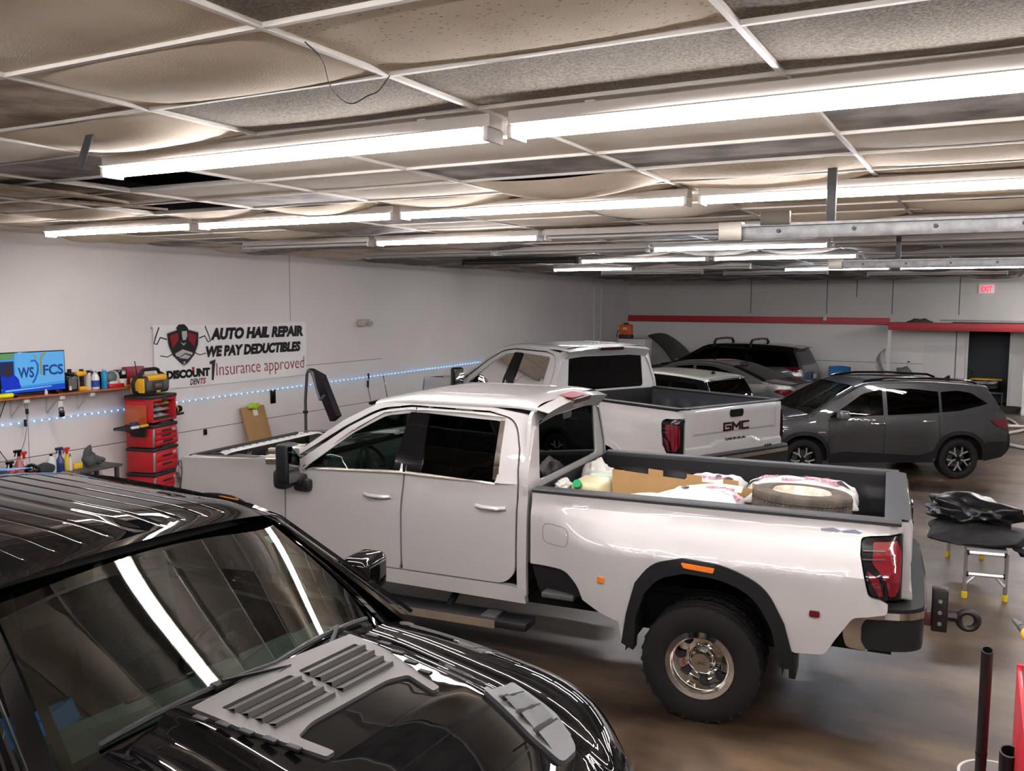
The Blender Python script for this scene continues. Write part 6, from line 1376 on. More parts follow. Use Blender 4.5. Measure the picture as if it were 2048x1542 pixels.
for v in bm.verts: v.co += Vector((.008*sin(50*v.co.z), 0, .010*sin(38*v.co.x)))
done('fabric', bm, mat('glove_grey', (.075, .08, .085), .8), o)
# ---------------------------------------------------------------- cardboard and the lamp stand by the wall
CARD = mat('cardboard', (.40, .235, .095), .8, noise=.1, nscale=4)
q0, q1, q2 = at_wall(489, 817, .18), at_wall(530, 814, .18), at_wall(538, 900, .30); wd_ = (q1.y-q0.y)
t = thing('cardboard_sheet', 'tall brown folded cardboard leaning on the left wall', 'cardboard'); t.matrix_world = basis((wall_x(q0.y)+.42, q0.y, .05), ey, Vector((-.30, 0, 1)), Vector((1, 0, .30)))
bm = B(); box(bm, .06, .06+wd_+.04, -.02, 1.25, 0, .03, .003); done('board', bm, CARD, t); bm = B(); box(bm, .28, .37, 1.10, 1.24, .031, .034); done('shipping_label', bm, MATS['white_label'], t)
bm = B(); bmesh.ops.create_icosphere(bm, subdivisions=3, radius=1, matrix=Matrix.Translation(at_wall(508, 812, .13)) @ Matrix.Diagonal((.05, .11, .05, 1)))
for v in bm.verts: v.co += Vector((0, .01*sin(60*v.co.z), .012*sin(45*v.co.y)))
tag(done('microfibre_cloth', bm, mat('lime_cloth', (.42, .62, .03), .9)), 'lime green cloth bunched on top of the leaning cardboard', 'cloth')
t = thing('lamp_stand', 'tall dent repair light on a grey stand with a black panel tilted sideways', 'work light'); pb = at_wall(612, 870, 1.3); pt = at_wall(617, 802, 1.3)
bx, by = pb.x, pb.y
def az(px, py): return at_wall(px, py, bx-wall_x(by)) if False else (lambda d: Vector((0, 0, CH))+d*(by/d.y))(ray(px, py))
top = az(614, 748); j1 = az(625, 745); j2 = az(640, 800); pc = az(650, 790)
bm = B(); tube(bm, [(bx, by, .05), Vector((bx, by, az(613, 800).z)), top], .022, 8); done('pole', bm, DSTEEL, t)
bm = B(); tube(bm, [top, top+Vector((.03, 0, .05)), j1, az(632, 775), j2], [.02, .026, .024, .016, .02], 8); tube(bm, [j2, pc], .02, 8); done('swing_arm', bm, mat('arm_grey', (.14, .14, .15), .4, metal=.5), t)
c0, c1, c2, c3 = az(617, 737), az(641, 750), az(673, 832), az(660, 843)
pm_ = [c0, c1, c2, c3]; nrm = (c1-c0).cross(c3-c0).normalized()
bm = B(); A_ = [bm.verts.new(p) for p in pm_]; B_ = [bm.verts.new(p+nrm*.05+Vector((.04, .02, 0))) for p in pm_]; bm.faces.new(A_); bm.faces.new(B_[::-1])
for i in range(4): bm.faces.new((A_[i], B_[i], B_[(i+1) % 4], A_[(i+1) % 4]))
done('light_panel', bm, mat('light_panel_black', (.012, .012, .018), .2, coat=.6), t)
for k in range(5):
    a_ = 2*pi*k/5; bm = B(); tube(bm, [(bx, by, .06), (bx+.32*cos(a_), by+.32*sin(a_), .03)], .02, 6); done('leg', bm, DSTEEL, t)
bm = B(); tube(bm, [az(610, 824)-Vector((.02, 0, 0)), az(610, 824)+Vector((.04, 0, 0))], .025, 8); done('knob', bm, PLAST, t)
# light bars on the far side of the first white pickup: second light on a stand and aerial
t = thing('strip_work_light', 'low dark work light with a chrome end seen over the first pickup roof', 'work light'); q = DT and Vector((0, 0, 0))
base_ = (lambda px, py, Y: Vector((0, 0, CH))+ray(px, py)*(Y/ray(px, py).y))
a_, b_ = base_(742, 806, 9.1), base_(775, 798, 9.1)
bm = B(); tube(bm, [a_, b_], [.05, .04], 10, flat=.5); done('lamp_head', bm, GLOSSB, t); bm = B(); tube(bm, [b_, base_(767, 752, 9.1)], .006, 6); done('aerial', bm, GLOSSB, t); bm = B(); tube(bm, [((a_+b_)/2), Vector(((a_.x+b_.x)/2, 9.1, .05))], .02, 8); lathe(bm, [(0, .03), (.25, .02), (.26, 0), (0, 0)], 20, Matrix.Translation(((a_.x+b_.x)/2, 9.1, 0))); done('stand', bm, DSTEEL, t)
# orange sprayer on a white cabinet in the far corner
q = at_y(1250, 670, 25.6)
t = thing('cabinet', 'white upright cabinet in the far left corner under the orange sprayer', 'cabinet', (at_y(1262, 700, 24.3).x, 24.3, 0)); hz = at_y(1262, 678, 24.3).z
bm = B(); box(bm, -.42, .42, 0, .6, .05, hz, .01); done('body', bm, mat('cabinet_white', (.66, .65, .62), .4), t); bm = B(); box(bm, -.40, .40, -.02, 0, .1, hz-.03, .006); done('door', bm, MATS['cabinet_white'], t); bm = B(); box(bm, .30, .33, -.05, -.02, 1.0, 1.2, .005); done('handle', bm, ALU, t)
t = thing('backpack_sprayer', 'orange backpack sprayer standing on the white cabinet', 'sprayer', (at_y(1252, 676, 24.55).x, 24.55, hz))
ORG = mat('sprayer_orange', (.72, .12, .015), .45)
bm = B(); box(bm, -.19, .19, -.10, .10, .08, .42, .05, seg=3); done('tank', bm, ORG, t); bm = B(); box(bm, -.20, .20, -.12, .12, 0, .12, .03); done('base', bm, mat('sprayer_dark', (.05, .02, .015), .5), t); lathe_ = B(); lathe(lathe_, [(.07, .41), (.07, .46), (0, .465)], 16); done('cap', lathe_, PLAST, t)
bm = B(); box(bm, -.07, .07, -.105, -.10, .26, .33); done('front_label', bm, mat('label_pale_orange', (.75, .55, .45), .5), t); bm = B(); tube(bm, [(-.19, 0, .25), (-.26, 0, .22), (-.30, 0, .02)], .012, 6); done('hose', bm, GLOSSB, t)
# blue folding chair
q = at_y(1676, 735, 26.6); t = thing('camping_chair', 'blue fabric folding chair against the far wall', 'chair', (q.x, 26.9, 0), pi)
BL_ = mat('chair_blue', (.015, .16, .42), .7); zt2 = at_y(1676, 733, 26.9).z
bm = B(); grid(bm, lambda u, v: Vector((-.28+.56*u, -.02+.05*sin(pi*u)*-1, .45+(zt2-.45)*v+.02*sin(pi*u))), 10, 10); done('backrest', bm, BL_, t); bm = B(); grid(bm, lambda u, v: Vector((-.28+.56*u, .45*v, .45-.05*sin(pi*u))), 8, 6); done('seat', bm, BL_, t)
for sx in (-1, 1):
    bm = B(); grid(bm, lambda u, v: Vector((sx*(.30+.07*u), -.02+.45*v, .70-.04*u)), 2, 4); done('armrest', bm, BL_, t)
    bm = B(); tube(bm, [(sx*.3, -.05, 0), (sx*.29, -.02, zt2)], .012, 6); done('leg', bm, DSTEEL, t); bm = B(); tube(bm, [(sx*.3, .45, 0), (sx*.3, .43, .70)], .012, 6); done('leg', bm, DSTEEL, t)
# grey tool bag and a white bottle on a stand by the far wall
q = at_y(1808, 745, 26.9); t = thing('side_table', 'small grey table by the far wall behind the grey SUV', 'table', (q.x, 26.9, 0)); zq = at_y(1808, 749, 26.9).z
bm = B(); box(bm, -.25, .25, -.2, .2, zq-.03, zq, .005); done('table_top', bm, GREYPL, t)
for sx in (-.22, .22):
    for sy_ in (-.17, .17): bm = B(); box(bm, sx-.015, sx+.015, sy_-.015, sy_+.015, 0, zq-.03); done('leg', bm, DSTEEL, t)
t = thing('tool_bag', 'small grey rumpled bag on the table by the far wall', 'bag', (q.x+.0, 26.9, zq)); bm = B(); bmesh.ops.create_icosphere(bm, subdivisions=3, radius=1, matrix=Matrix.Translation((0, 0, .10)) @ Matrix.Diagonal((.20, .12, .12, 1)))
for v in bm.verts: v.co += Vector((.015*sin(30*v.co.z), 0, .02*sin(25*v.co.x)))
for v in bm.verts: v.co.z = max(0, v.co.z)
done('body', bm, mat('bag_grey', (.20, .20, .20), .6, noise=.5, nscale=15), t)
t = thing('spray_bottle', 'white spray bottle behind the grey bag by the far wall', 'spray bottle', (q.x+.10, 27.03, zq)); cyl(t, 'body', [(0, 0), (.06, 0), (.06, .18), (.02, .27), (.02, .33)], mat('pale_bottle', (.6, .6, .6), .4)); bm = B(); box(bm, -.04, .03, -.015, .015, .33, .37, .01); done('trigger_head', bm, GREYPL, t)
# plastic bag hanging on the white post
q = at_y(1772, 730, y2-.06); t = thing('hanging_bag', 'grey plastic bag hanging from the white post at the far wall', 'bag', (q.x-.03, y2-.05, q.z)); bm = B()
grid(bm, lambda u, v: Vector(((u-.5)*.02+(-.26*sin(pi*v)**.8*u)+.06*v*0, .05*sin(7*v+5*u), .42-.84*v+.06*u)), 8, 14); done('film', bm, mat('bag_film_grey', (.38, .38, .36), .3), t)
# junk on the ledge
for k, (px, wd2, dp, lb, nm) in enumerate(((1840, .34, .12, 'low heap of brown netting on the red-fronted ledge', 'netting'),)):
    q = at_y(px, 637, y2+.4); bm = B(); bmesh.ops.create_icosphere(bm, subdivisions=3, radius=1, matrix=Matrix.Translation((q.x, y2+.4, z_t-.01)) @ Matrix.Diagonal((wd2, .2, dp, 1)))
    for v in bm.verts: v.co.z = max(z_t-.01, v.co.z+.02*sin(25*v.co.x))
    tag(done(nm, bm, mat('netting_brown', (.08, .075, .06), .9)), lb, 'netting')
for k, (x0, zo, lb) in enumerate(((1880, .06, 'upper long grey metal strip lying on the red-fronted ledge'), (1905, .0, 'lower long dark metal strip lying on the red-fronted ledge'))):
    q = at_y(x0, 637, y2+.15); bm = B(); box(bm, q.x, q.x+3, y2+.15+.12*k, y2+.22+.12*k, z_t-.01+zo, z_t+.03+zo, .003); tag(done('metal_strip', bm, STEEL if k == 0 else DSTEEL), lb, 'metal strip', 'metal strips on the ledge')
bm = B(); q = at_y(1650, 637, FY-.07); box(bm, q.x-.05, q.x+.05, FY-.12, FY-.06, q.z-.06, q.z+.10, .005); tag(done('junction_box', bm, WB), 'small white box fixed on the red beam of the far wall', 'junction box')
# doorway room: black tote with yellow lid, green bag, yellow box
tx = at_y(1972, 765, FY+.9).x; tz = at_y(1972, 756, FY+.9).z
t = thing('rack', 'grey low stand inside the doorway carrying the black tote', 'stand', (tx, FY+.9, 0)); bm = B(); box(bm, -.9, .45, -.3, .3, tz-.42, tz-.38, .005); done('deck', bm, BACK, t)
for sx in (-.85, .42):
    bm = B(); box(bm, sx-.02, sx+.02, -.28, .28, 0, tz-.42); done('leg', bm, BACK, t)
t = thing('storage_tote', 'black storage tote with a yellow lid inside the doorway', 'storage tote', (tx, FY+.9, tz-.38)); bm = B(); box(bm, -.36, .36, -.22, .22, 0, .33, .03); done('bin', bm, GLOSSB, t); bm = B(); box(bm, -.40, .40, -.25, .25, .33, .38, .01); done('lid', bm, YEL, t)
q = at_y(1940, 745, FY+.75); t = thing('backpack', 'dark green bag standing left of the black tote in the doorway', 'bag', (q.x-.12, FY+.8, tz-.38)); bm = B(); box(bm, -.18, .18, -.12, .12, 0, .62, .08, seg=3); done('body', bm, mat('dark_green_fabric', (.02, .06, .035), .8), t)
t = thing('yellow_carton', 'small yellow and blue carton in front of the green bag', 'box', (q.x-.03, FY+.60, tz-.38)); bm = B(); box(bm, -.16, .02, -.07, .07, 0, .17, .005); done('body', bm, mat('carton_yellow', (.62, .55, .05), .6), t); bm = B(); box(bm, .02, .18, -.07, .07, 0, .14, .005); done('flap', bm, mat('carton_teal', (.10, .28, .30), .6), t)
# hose on the floor and a black hose coil by the door
hp = [(1985, 808), (2010, 806), (2025, 812), (2034, 826), (2028, 836), (2010, 838), (1990, 836)]
def floor_tube(name, label, cat, pts, r, m_):
    P3 = [at_z(a, b_, r) for a, b_ in pts]; sm_ = []
    for i in range(len(P3)-1):
        a = P3[max(0, i-1)]; b2_ = P3[i]; c = P3[i+1]; d = P3[min(len(P3)-1, i+2)]
        for k in range(6): u = k/6; sm_.append(.5*((2*b2_)+(c-a)*u+(2*a-5*b2_+4*c-d)*u*u+(3*b2_-a-3*c+d)*u**3))
    bm = B(); tube(bm, sm_+[P3[-1]], r, 8); tag(done(name, bm, m_), label, cat)
HOSE = mat('cream_hose', (.58, .56, .50), .5)
floor_tube('floor_hose', 'cream hose lying in loops on the floor right of the grey SUV', 'hose', [(1990, 838), (2015, 838), (2033, 848), (2030, 852), (2005, 851), (1990, 852), (2060, 854), (2040, 862), (2012, 868), (2004, 878), (2015, 888), (2055, 897)], .035, HOSE)
bm = B(); q = at_z(2010, 822, 0)
for k in range(4): tube(bm, [(q.x+.32*cos(a_)+.02*k, q.y-.3+.22*sin(a_), .03+.035*k) for a_ in [2*pi*j/24 for j in range(25)]], .02, 6, False)
tag(done('cable_coil', bm, mat('coil_olive', (.03, .035, .02), .7)), 'dark coil of cable on the floor at the doorway', 'cable')
# ---------------------------------------------------------------- platform with the black sacks
t = thing('work_platform', 'folding aluminium work platform with yellow feet under black sacks', 'step platform')
f1, f2 = at_z(1928, 1195, 0), at_z(2009, 1203, 0); r1_, r2_ = at_z(1896, 1113, 0), at_z(1963, 1118, 0)
hT = .455
fc, rc_ = [f1, f2], [r1_, r2_]; YF = mat('foot_yellow', (.75, .55, .02), .5)
tops = []
for i, (a, b_) in enumerate(((f1, r1_), (f2, r2_))):
    ta = Vector((a.x, a.y+.03, hT)); tb_ = Vector((b_.x, b_.y-.03, hT)); tops.append((ta, tb_))
    for p, q in ((a, ta), (b_, tb_)):
        p = Vector((p.x, p.y, 0)); lg = B(); d_ = (q-p); tube(lg, [p+d_*.10, q], .034, 4, flat=.55); L_ = done('leg', lg, ALU, t); ft = B(); tube(ft, [p, p+d_*.14], .036, 4, flat=.7); done('rubber_foot', ft, YF, L_)
for h_ in (.98, .52):
    a = Vector((f1.x, f1.y, 0)).lerp(tops[0][0], h_); b_ = Vector((f2.x, f2.y, 0)).lerp(tops[1][0], h_)
    bm = B(); tube(bm, [a, b_], .02, 6); rg = done('rung', bm, ALU, t)
    for e_, g_ in ((a, b_), (b_, a)):
        bm = B(); tube(bm, [e_, e_.lerp(g_, .07)], .026, 8); done('rung_joint', bm, GLOSSB, rg)
for e_, g_ in ((0, 1), (1, 0)):
    a = Vector(((f1, f2)[e_].x, (f1, f2)[e_].y, 0)).lerp(tops[e_][0], .28); m_1 = Vector((f1.x, f1.y, 0)).lerp(tops[0][0], .52); m_2 = Vector((f2.x, f2.y, 0)).lerp(tops[1][0], .52)
    bm = B(); tube(bm, [a, (m_1.lerp(m_2, .27) if e_ == 0 else m_2.lerp(m_1, .27))], .012, 6); done('brace', bm, ALU, t)
pc_ = (tops[0][0]+tops[0][1]+tops[1][0]+tops[1][1])/4
dk = B(); vs = [dk.verts.new(p+Vector((0, 0, dz_))) for dz_ in (0, .04) for p in (tops[0][0], tops[1][0], tops[1][1], tops[0][1])]
for f in ((0, 1, 2, 3), (7, 6, 5, 4), (0, 4, 5, 1), (1, 5, 6, 2), (2, 6, 7, 3), (3, 7, 4, 0)): dk.faces.new([vs[i] for i in f])
done('deck', dk, ALU, t)
BAG = mat('black_bin_liner', (.008, .008, .009), .28, bump=.25, nscale=9, bscale=14)
def blob(name, label, cat, c_, r_, m_, seed, amp=.06, rot=0., fl=None, par=None, sub=5, fq=1.0):
    bm = B(); bmesh.ops.create_icosphere(bm, subdivisions=sub, radius=1); rr_ = random.Random(seed); K = [(Vector((rr_.uniform(-1, 1), rr_.uniform(-1, 1), rr_.uniform(-1, 1)))*rr_.uniform(3, 11)*fq, rr_.uniform(0, 6), rr_.uniform(.4, 1)) for _ in range(9)]
    for v in bm.verts:
        n_ = v.co.normalized(); d_ = sum(a_*(1-abs(sin(k_.dot(n_)+p_)))*2/(k_.length**.5) for k_, p_, a_ in K)/3; v.co = v.co*(1-amp+amp*d_*2)
        v.co = Vector((v.co.x*r_[0], v.co.y*r_[1], v.co.z*r_[2]))
    M_ = Matrix.Translation(c_) @ Matrix.Rotation(rot, 4, 'Z')
    for v in bm.verts:
        v.co = M_ @ v.co
        if fl is not None: v.co.z = max(fl, v.co.z)
    o_ = done(name, bm, m_, par, 60); 
    if label: tag(o_, label, cat)
    return o_
fd_ = (f2-f1).normalized()
blob('refuse_sack', 'upper shiny crumpled black sack on the aluminium platform', 'sack', pc_+Vector((-.08, -.04, .245)), (.34, .26, .13), BAG, 4, .42, .15, hT+.15, None, 5, .42)
blob('cloth_bundle', 'lower dull black cloth bundle folded on the aluminium platform', 'cloth', pc_+Vector((-.0, -.19, .075)), (.40, .40, .09), mat('dull_black_cloth', (.006, .006, .007), .7, bump=.4, nscale=8, bscale=14), 8, .30, .05, hT+.04, None, 5, .35)
bm = B(); sA = at_z(2000, 1068, hT+.06); sB = at_z(2052, 1118, .30)
grid(bm, lambda u, v: sA.lerp(sB, u)+Vector((.05*sin(5*v), .36*(v-.3)*(1-u*.85), .10*(1-u)*sin(pi*v)+.02*sin(9*u))), 12, 12); o = done('coat_sleeve', bm, MATS['dull_black_cloth'], None, 60); sf = None
tag(o, 'black cloth corner drooping past the right end of the platform', 'cloth')
# ---------------------------------------------------------------- black pipes, bucket, red cabinet at the right edge
q = at_z(1975, 1300, 1.35); p2_ = at_z(1950, 1542, .78); ax_ = (q-p2_).normalized(); foot = q-ax_*((q.z-.04)/ax_.z)
bucket_c = Vector((foot.x+.06, foot.y+.02, 0))
t = thing('bucket', 'grey bucket at the bottom right holding the black pipes', 'bucket', bucket_c)
rimz = .60; rq = at_z(1992, 1542, rimz); bucket_c = Vector((rq.x+.0, rq.y-.06, 0)); t.location = bucket_c
bm = B(); lathe(bm, [(0, .02), (.13, .02), (.16, rimz-.01), (.168, rimz-.01), (.168, rimz), (.155, rimz), (.125, .03), (0, .03)], 36); done('shell', bm, mat('bucket_grey', (.45, .45, .44), .4), t)
def pipe(label, topp, botp, r, collar):
    t_ = thing('black_pipe', label, 'pipe', (0, 0, 0), 0, 'black pipes standing in the bucket'); d_ = (topp-botp); L_ = d_.length; M_ = Matrix.Translation(botp) @ d_.to_track_quat('Z', 'Y').to_matrix().to_4x4()
    bm_ = B(); lathe(bm_, [(r, 0), (r, L_), (r*.82, L_), (r*.82, L_*.4)], 24, M_); done('tube_wall', bm_, mat('black_pipe_plastic', (.012, .012, .013), .4), t_)
    if collar: bm_ = B(); lathe(bm_, [(r*1.0, L_-collar), (r*1.08, L_-collar+.005), (r*1.08, L_-collar+.012), (r, L_-collar+.016)], 24, M_); done('collar', bm_, PLAST, t_)
t1 = at_z(1975, 1300, 1.45); pipe('tall thin black pipe leaning out of the grey bucket', t1, Vector((bucket_c.x-.07, bucket_c.y-.03, .04)), .0225, .62)
t2 = at_z(2019, 1502, .88); pipe('short wide black pipe end beside the red cabinet', t2, Vector((bucket_c.x+.05, bucket_c.y+.0, .04)), .04, 0)
ct = at_z(2038, 1328, 1.20); xe = ct.x
t = thing('tool_cabinet', 'red edged tool cabinet cut off by the right edge of the picture', 'tool cabinet', (xe, ct.y, 0), -asin(xe/hypot(xe, ct.y))+.05)
bm = B(); box(bm, .0, .9, -1.1, 0, .08, 1.16, .01); done('body', bm, mat('cabinet_cream', (.55, .52, .47), .5), t); bm = B(); box(bm, -.008, .012, -1.1, .008, .08, 1.19, .006); box(bm, -.008, .9, -.01, .012, 1.16, 1.20, .006); done('edge_frame', bm, mat('cabinet_red', (.60, .02, .04), .35), t)
bm = B(); box(bm, .0, .9, -1.1, 0, 1.16, 1.185, .004); done('cabinet_top', bm, GREYPL, t)
for x_, y_ in ((.06, -.06), (.06, -1.0), (.8, -.06), (.8, -1.0)):
    bm = B(); lathe(bm, [(0, -.02), (.045, -.02), (.045, .02), (0, .02)], 16, Matrix.Translation((x_, y_, .045)) @ Matrix.Rotation(pi/2, 4, 'X')); done('caster', bm, PLAST, t)
t = thing('handheld_blower', 'yellow and black cordless blower lying at the right edge', 'blower', (at_z(2030, 1290, 1.19).x+.03, ct.y-.02, 1.19)); 
nz = at_z(2028, 1240, 1.27)-t.location
bm = B(); tube(bm, [nz, nz.lerp(Vector((.06, -.06, .14)), .35)], [.010, .022], 12); tube(bm, [nz.lerp(Vector((.06, -.06, .14)), .3), Vector((.05, -.05, .13))], [.018, .035], 12); done('nozzle', bm, GREYPL, t)
bm = B(); tube(bm, [nz.lerp(Vector((.06, -.06, .14)), .6), Vector((.09, -.10, .14)), Vector((.15, -.2, .12))], [.04, .062, .055], 16); done('body', bm, YEL, t); bm = B(); box(bm, .02, .16, -.20, -.08, 0, .07, .02); tube(bm, [(.09, -.14, .05), (.09, -.13, .12)], .022, 8); done('battery', bm, YEL, t); bm = B(); tube(bm, [(.06, -.04, .12), (.10, -.09, .10)], [.05, .05], 12); done('intake', bm, PLAST, t)
# ================================================================ load in the first pickup's bed (truck coordinates)
TM_ = Matrix.Translation(D_T.location) @ Matrix.Rotation(radians(185.5), 4, 'Z')
def tw(x, y, z): return TM_ @ Vector((x, y, z))
FLB = .963
MUL = mat('printed_sack_white', (.55, .535, .53), .4, bump=.3, nscale=6, bscale=14)
PNK = mat('sack_print_pink', (.62, .10, .22), .5); DKP = mat('sack_print_dark', (.03, .035, .035), .5)
def sack(label, x, y, z, r_, rot, seed, prints, fl=FLB):
    t_ = thing('mulch_bag', label, 'bag', (0, 0, 0), 0, 'printed white sacks in the pickup bed'); t_.matrix_world = TM_ @ Matrix.Translation((x, y, z)) @ Matrix.Rotation(rot, 4, 'Z')
    rr_ = random.Random(seed)
    def top(u, v):
        a_, b2 = 2*u-1, 2*v-1; e = max(0, (1-abs(a_)**4))*max(0, (1-abs(b2)**4)); return Vector((a_*r_[0]*(1+.03*sin(9*b2)), b2*r_[1]*(1+.04*sin(7*a_)), r_[2]*(.15+.85*e**.5)+.012*sin(7*a_+seed)*sin(6*b2)+.010*sin(23*a_+2*b2)*(abs(a_)**2)))
    bm_ = B(); grid(bm_, top, 32, 24); grid(bm_, lambda u, v: Vector((top(u, v).x, top(u, v).y, min(-.0, -r_[2]*.2*0))), 32, 24)
    # side skirt
    for (fu, n_) in ((lambda k: (k, 0), 32), (lambda k: (k, 1), 32), (lambda k: (0, k), 24), (lambda k: (1, k), 24)): grid(bm_, lambda u, v, fu=fu: Vector((top(*fu(u)).x, top(*fu(u)).y, top(*fu(u)).z*v)), n_, 3)
    b_o = done('sack_film', bm_, MUL, t_, 60)
    for kind, u0, v0, sz in prints:
        if kind[0] == '#':
            bm_ = B()
            for k in range(4):
                cx_, cy_ = u0+rr_.uniform(-.04, .04), v0+rr_.uniform(-.06, .06); pts = [(cx_+sz*.35*cos(a)*rr_.uniform(.6, 1.1), cy_+sz*.5*sin(a)*rr_.uniform(.6, 1.1)) for a in [2*pi*j/9 for j in range(9)]]
                bm_.faces.new([bm_.verts.new(top(min(.99, max(.01, a)), min(.99, max(.01, b2)))+Vector((0, 0, .008))) for a, b2 in pts])
            done('printed_rocks', bm_, DKP, b_o, None, weld=False)
        else:
            o_ = text('printed_lettering', kind, .1, PNK, b_o, Matrix.Identity(4), .0, 0, .002, width=sz*len(kind)*.5, height=sz)
            for v in o_.data.vertices:
                uu = u0-(v.co.x)/(2*r_[0])*-1*-1; vv = v0-(v.co.y)/(2*r_[1])
                p_ = top(min(1, max(0, uu)), min(1, max(0, vv))); v.co = p_+Vector((0, 0, .008))
    return t_
sack('white printed sack with dark rock pictures, upper right beside the spare tyre', -.50, -.27, 1.31, (.42, .27, .16), .04, 3, [('10FT', .80, .42, .09), ('#', .92, .60, .16), ('#', .66, .25, .13), ('PAVING', .32, .62, .085), ('level', .36, .38, .07), ('#', .12, .50, .13), ('#', .5, .2, .1), ('stone', .58, .62, .06)])
sack('white printed sack with pink words behind the cardboard', .20, -.36, 1.30, (.26, .26, .12), -.05, 5, [('PETERS', .50, .70, .08), ('#', .40, .55, .16), ('#', .25, .60, .14), ('base', .85, .75, .05)])
sack('white printed sack left of the spare tyre, nearest the bed side', .14, .40, 1.31, (.29, .17, .16), .06, 9, [('PAVING', .30, .45, .07), ('sand', .35, .25, .06), ('#', .75, .55, .12), ('level', .15, .75, .05)])
for k, (x, y, z, r_, s_, lb) in enumerate(((-.50, -.27, 1.13, (.38, .26, .17), 31, 'flattened white sack lowest in the pile by the tailgate'), (.22, -.33, 1.125, (.30, .26, .165), 37, 'flattened white sack lowest in the pile by the cardboard'), (.16, .36, 1.13, (.26, .18, .165), 41, 'flattened white sack under the printed sack nearest the bed side'))):
    blob('filled_sack', lb, 'bag', tw(x, y, z), r_, MUL, s_, .05, radians(185), FLB, None, 4)
# spare tyre lying flat
t = thing('spare_tire', 'worn spare tyre with a white steel rim lying flat on the sacks', 'tyre'); t.matrix_world = TM_ @ Matrix.Translation((-.56, .37, 1.415)) @ Matrix.Rotation(.05, 4, 'X') @ Matrix.Rotation(-.03, 4, 'Y')
TYR = mat('dusty_tyre', (.055, .048, .040), .8, noise=.5, nscale=9, col2=(.12, .095, .07), bump=.3)
done('tire', tyre_bm(.345, .20, .20, False, 64), TYR, t)
bm = B()
for k in range(64):
    for s_ in (-.055, -.02, .02, .055): box(bm, .338, .349, -.006, .006, s_-.012, s_+.012, 0, Matrix.Rotation(2*pi*k/64+(.03 if s_ > 0 else 0), 4, 'Z'))
o = done('tread_blocks', bm, TYR, t); o['kind'] = 'stuff'
bm = B(); lathe(bm, [(.205, .085), (.195, .10), (.183, .085), (.178, .04), (.165, .0), (.12, -.03), (.09, -.02), (.06, -.03), (0, -.03)], 48); lathe(bm, [(.205, -.085), (.195, -.10), (.183, -.085), (.165, 0)], 48)
done('rim', bm, mat('white_rusty_rim', (.70, .66, .58), .5, noise=.45, nscale=14, col2=(.45, .33, .22)), t)
blob('filled_sack', 'white sack squashed flat under the spare tyre', 'bag', tw(-.55, .29, 1.14), (.32, .26, .175), MUL, 51, .05, radians(185), FLB, None, 4)
# cardboard strip with tabs standing between the sacks
t = thing('cardboard_strip', 'long brown cardboard strip with tabs standing in the pickup bed', 'cardboard'); t.matrix_world = TM_
bm = B()
def cb(u, v): x = .885-1.11*u; y = .31-.36*u+.05*sin(3*u); h = 1.26+(.13*max(0, 1-u)**.75+.155)*v; return Vector((x, y, h-.02*v*u))
grid(bm, cb, 24, 4); grid(bm, lambda u, v: cb(u, v)+Vector((0, -.006, 0)), 24, 4); done('board', bm, CARD, t)
for u0 in (.30, .56, .80, .99):
    bm = B(); grid(bm, lambda u, v: cb(u0-.05+.10*u-.0, 1)+Vector((0, -.002-.004*v*0, .045*v)), 2, 2); grid(bm, lambda u, v: cb(u0-.05+.10*u, 1)+Vector((0, -.008, .045*v)), 2, 2); done('tab', bm, CARD, t)
blob('wrapping_film', 'crumpled white film lying in front of the cardboard strip', 'film', tw(.50, .52, 1.37), (.20, .11, .05), mat('white_film', (.52, .50, .48), .5, bump=.4, nscale=8, bscale=20), 61, .15, radians(200), 1.0, None, 4)
bm = B(); grid(bm, lambda u, v: tw(.50-.62*u, .47-.28*u+.10*v-.05*sin(pi*u), 1.41+.06*sin(pi*u*.8)+.02*u-.03*v), 16, 4); tag(done('foam_strip', bm, mat('offwhite_foam', (.58, .55, .48), .7)), 'off-white curved foam strip between the cardboard and the sacks', 'foam strip')
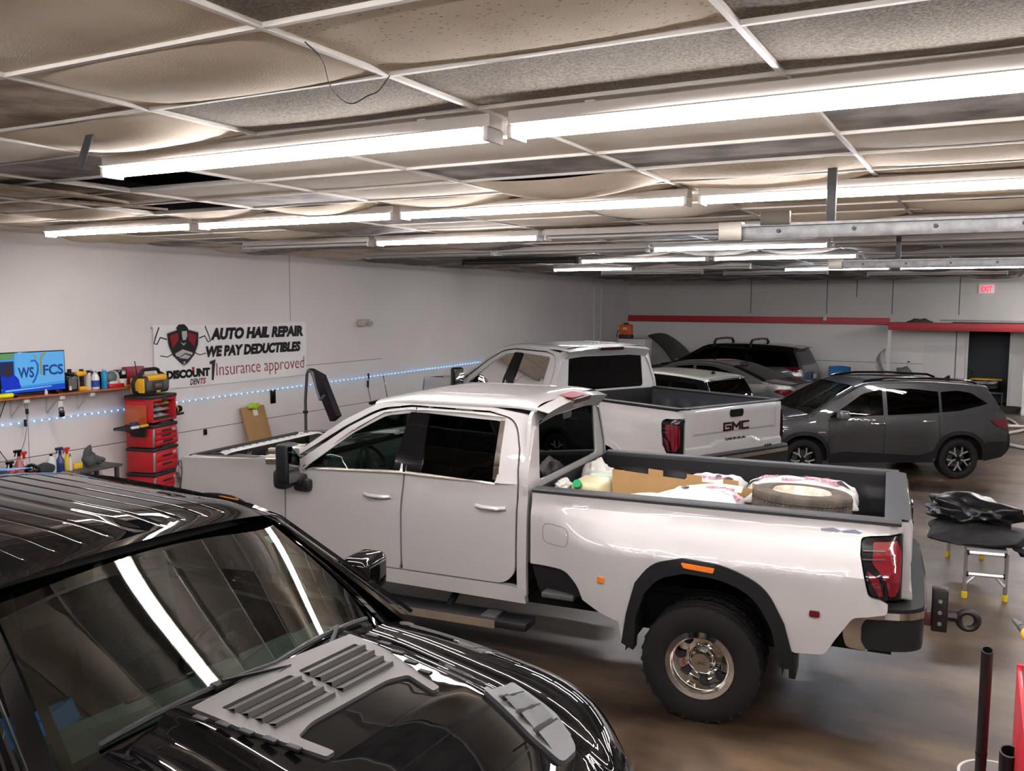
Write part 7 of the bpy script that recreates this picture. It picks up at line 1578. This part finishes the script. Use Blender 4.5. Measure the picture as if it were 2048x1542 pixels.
# jugs and bags at the front of the bed
t = thing('liquid_jug', 'yellowish plastic jug with a green cap at the front of the bed', 'jug'); t.matrix_world = TM_ @ Matrix.Translation((1.03, .38, 1.34))
bm = B(); box(bm, -.13, .13, -.17, .17, -.16, .13, .05, seg=3); done('body', bm, mat('translucent_yellow', (.55, .50, .30), .35), t); bm = B(); lathe(bm, [(.035, .0), (.035, .035), (0, .036)], 20, Matrix.Translation((.06, .17, .10)) @ Matrix.Rotation(-.9, 4, 'X')); done('cap', bm, mat('green_cap', (.0, .28, .09), .35), t)
t = thing('liquid_jug', 'pale green translucent jug lying on the yellowish one', 'jug'); t.matrix_world = TM_ @ Matrix.Translation((1.03, .13, 1.42)) @ Matrix.Rotation(.3, 4, 'Z')
bm = B(); box(bm, -.13, .11, -.08, .08, -.05, .06, .035, seg=3); done('body', bm, mat('translucent_sage', (.42, .50, .42), .35), t); bm = B(); box(bm, -.20, -.12, -.06, .06, -.04, .07, .02); done('cap', bm, MATS['green_cap'], t)
blob('white_carrier_bag', 'crumpled white bag at the cab end of the bed, behind the jugs', 'bag', tw(1.14, -.12, 1.33), (.12, .17, .18), MATS['white_film'], 71, .22, 0, FLB, None, 4, .8)
blob('filled_sack', 'white sack under the jugs at the cab end of the bed', 'bag', tw(1.03, .20, 1.07), (.20, .36, .11), MUL, 75, .06, 0, FLB, None, 4)
blob('white_carrier_bag', 'small knotted white bag with green tape in the near front bed corner', 'bag', tw(1.215, .54, 1.42), (.05, .10, .06), MATS['white_film'], 77, .25, 0, 1.35, None, 4, .8)
t = thing('timber_box', 'black tray on the bed floor at the cab end under the small bag', 'tray'); t.matrix_world = TM_; bm = B(); box(bm, 1.165, 1.255, .38, .68, FLB, 1.35, .005); done('body', bm, PLAST, t)
# hitch with its pintle hook
t = thing('tow_hitch', 'black and rust pintle hook hitch sticking out behind the loaded pickup', 'tow hitch'); t.matrix_world = TM_
HT = mat('hitch_black', (.006, .005, .005), .45, noise=.3, nscale=10, col2=(.012, .006, .006))
t.matrix_world = TM_ @ Matrix.Translation((.15, 0, -.03))
bm = B(); box(bm, -1.60, -1.42, .27, .34, .66, .73, .008); done('shank', bm, HT, t); bm = B(); box(bm, -1.60, -1.53, .262, .348, .652, .738, .01); done('shank_sleeve', bm, mat('hitch_rust_red', (.10, .02, .02), .4), t)
bm = B(); box(bm, -1.70, -1.60, .25, .36, .62, .92, .01); done('riser_plate', bm, HT, t)
for z_ in (.68, .76, .84):
    bm = B(); lathe(bm, [(0, .008), (.014, .006), (.014, 0)], 10, Matrix.Translation((-1.65, .36, z_)) @ Matrix.Rotation(-pi/2, 4, 'X')); done('bolt', bm, STEEL, t)
bm = B(); tube(bm, [(-1.70, .305, .73), (-1.76, .305, .73)], .04, 8); tube(bm, [(-1.83+.06*cos(a_), .305, .715+.06*sin(a_)) for a_ in [2*pi*j/20 for j in range(21)]], .024, 8, False); done('pintle_hook', bm, HT, t)
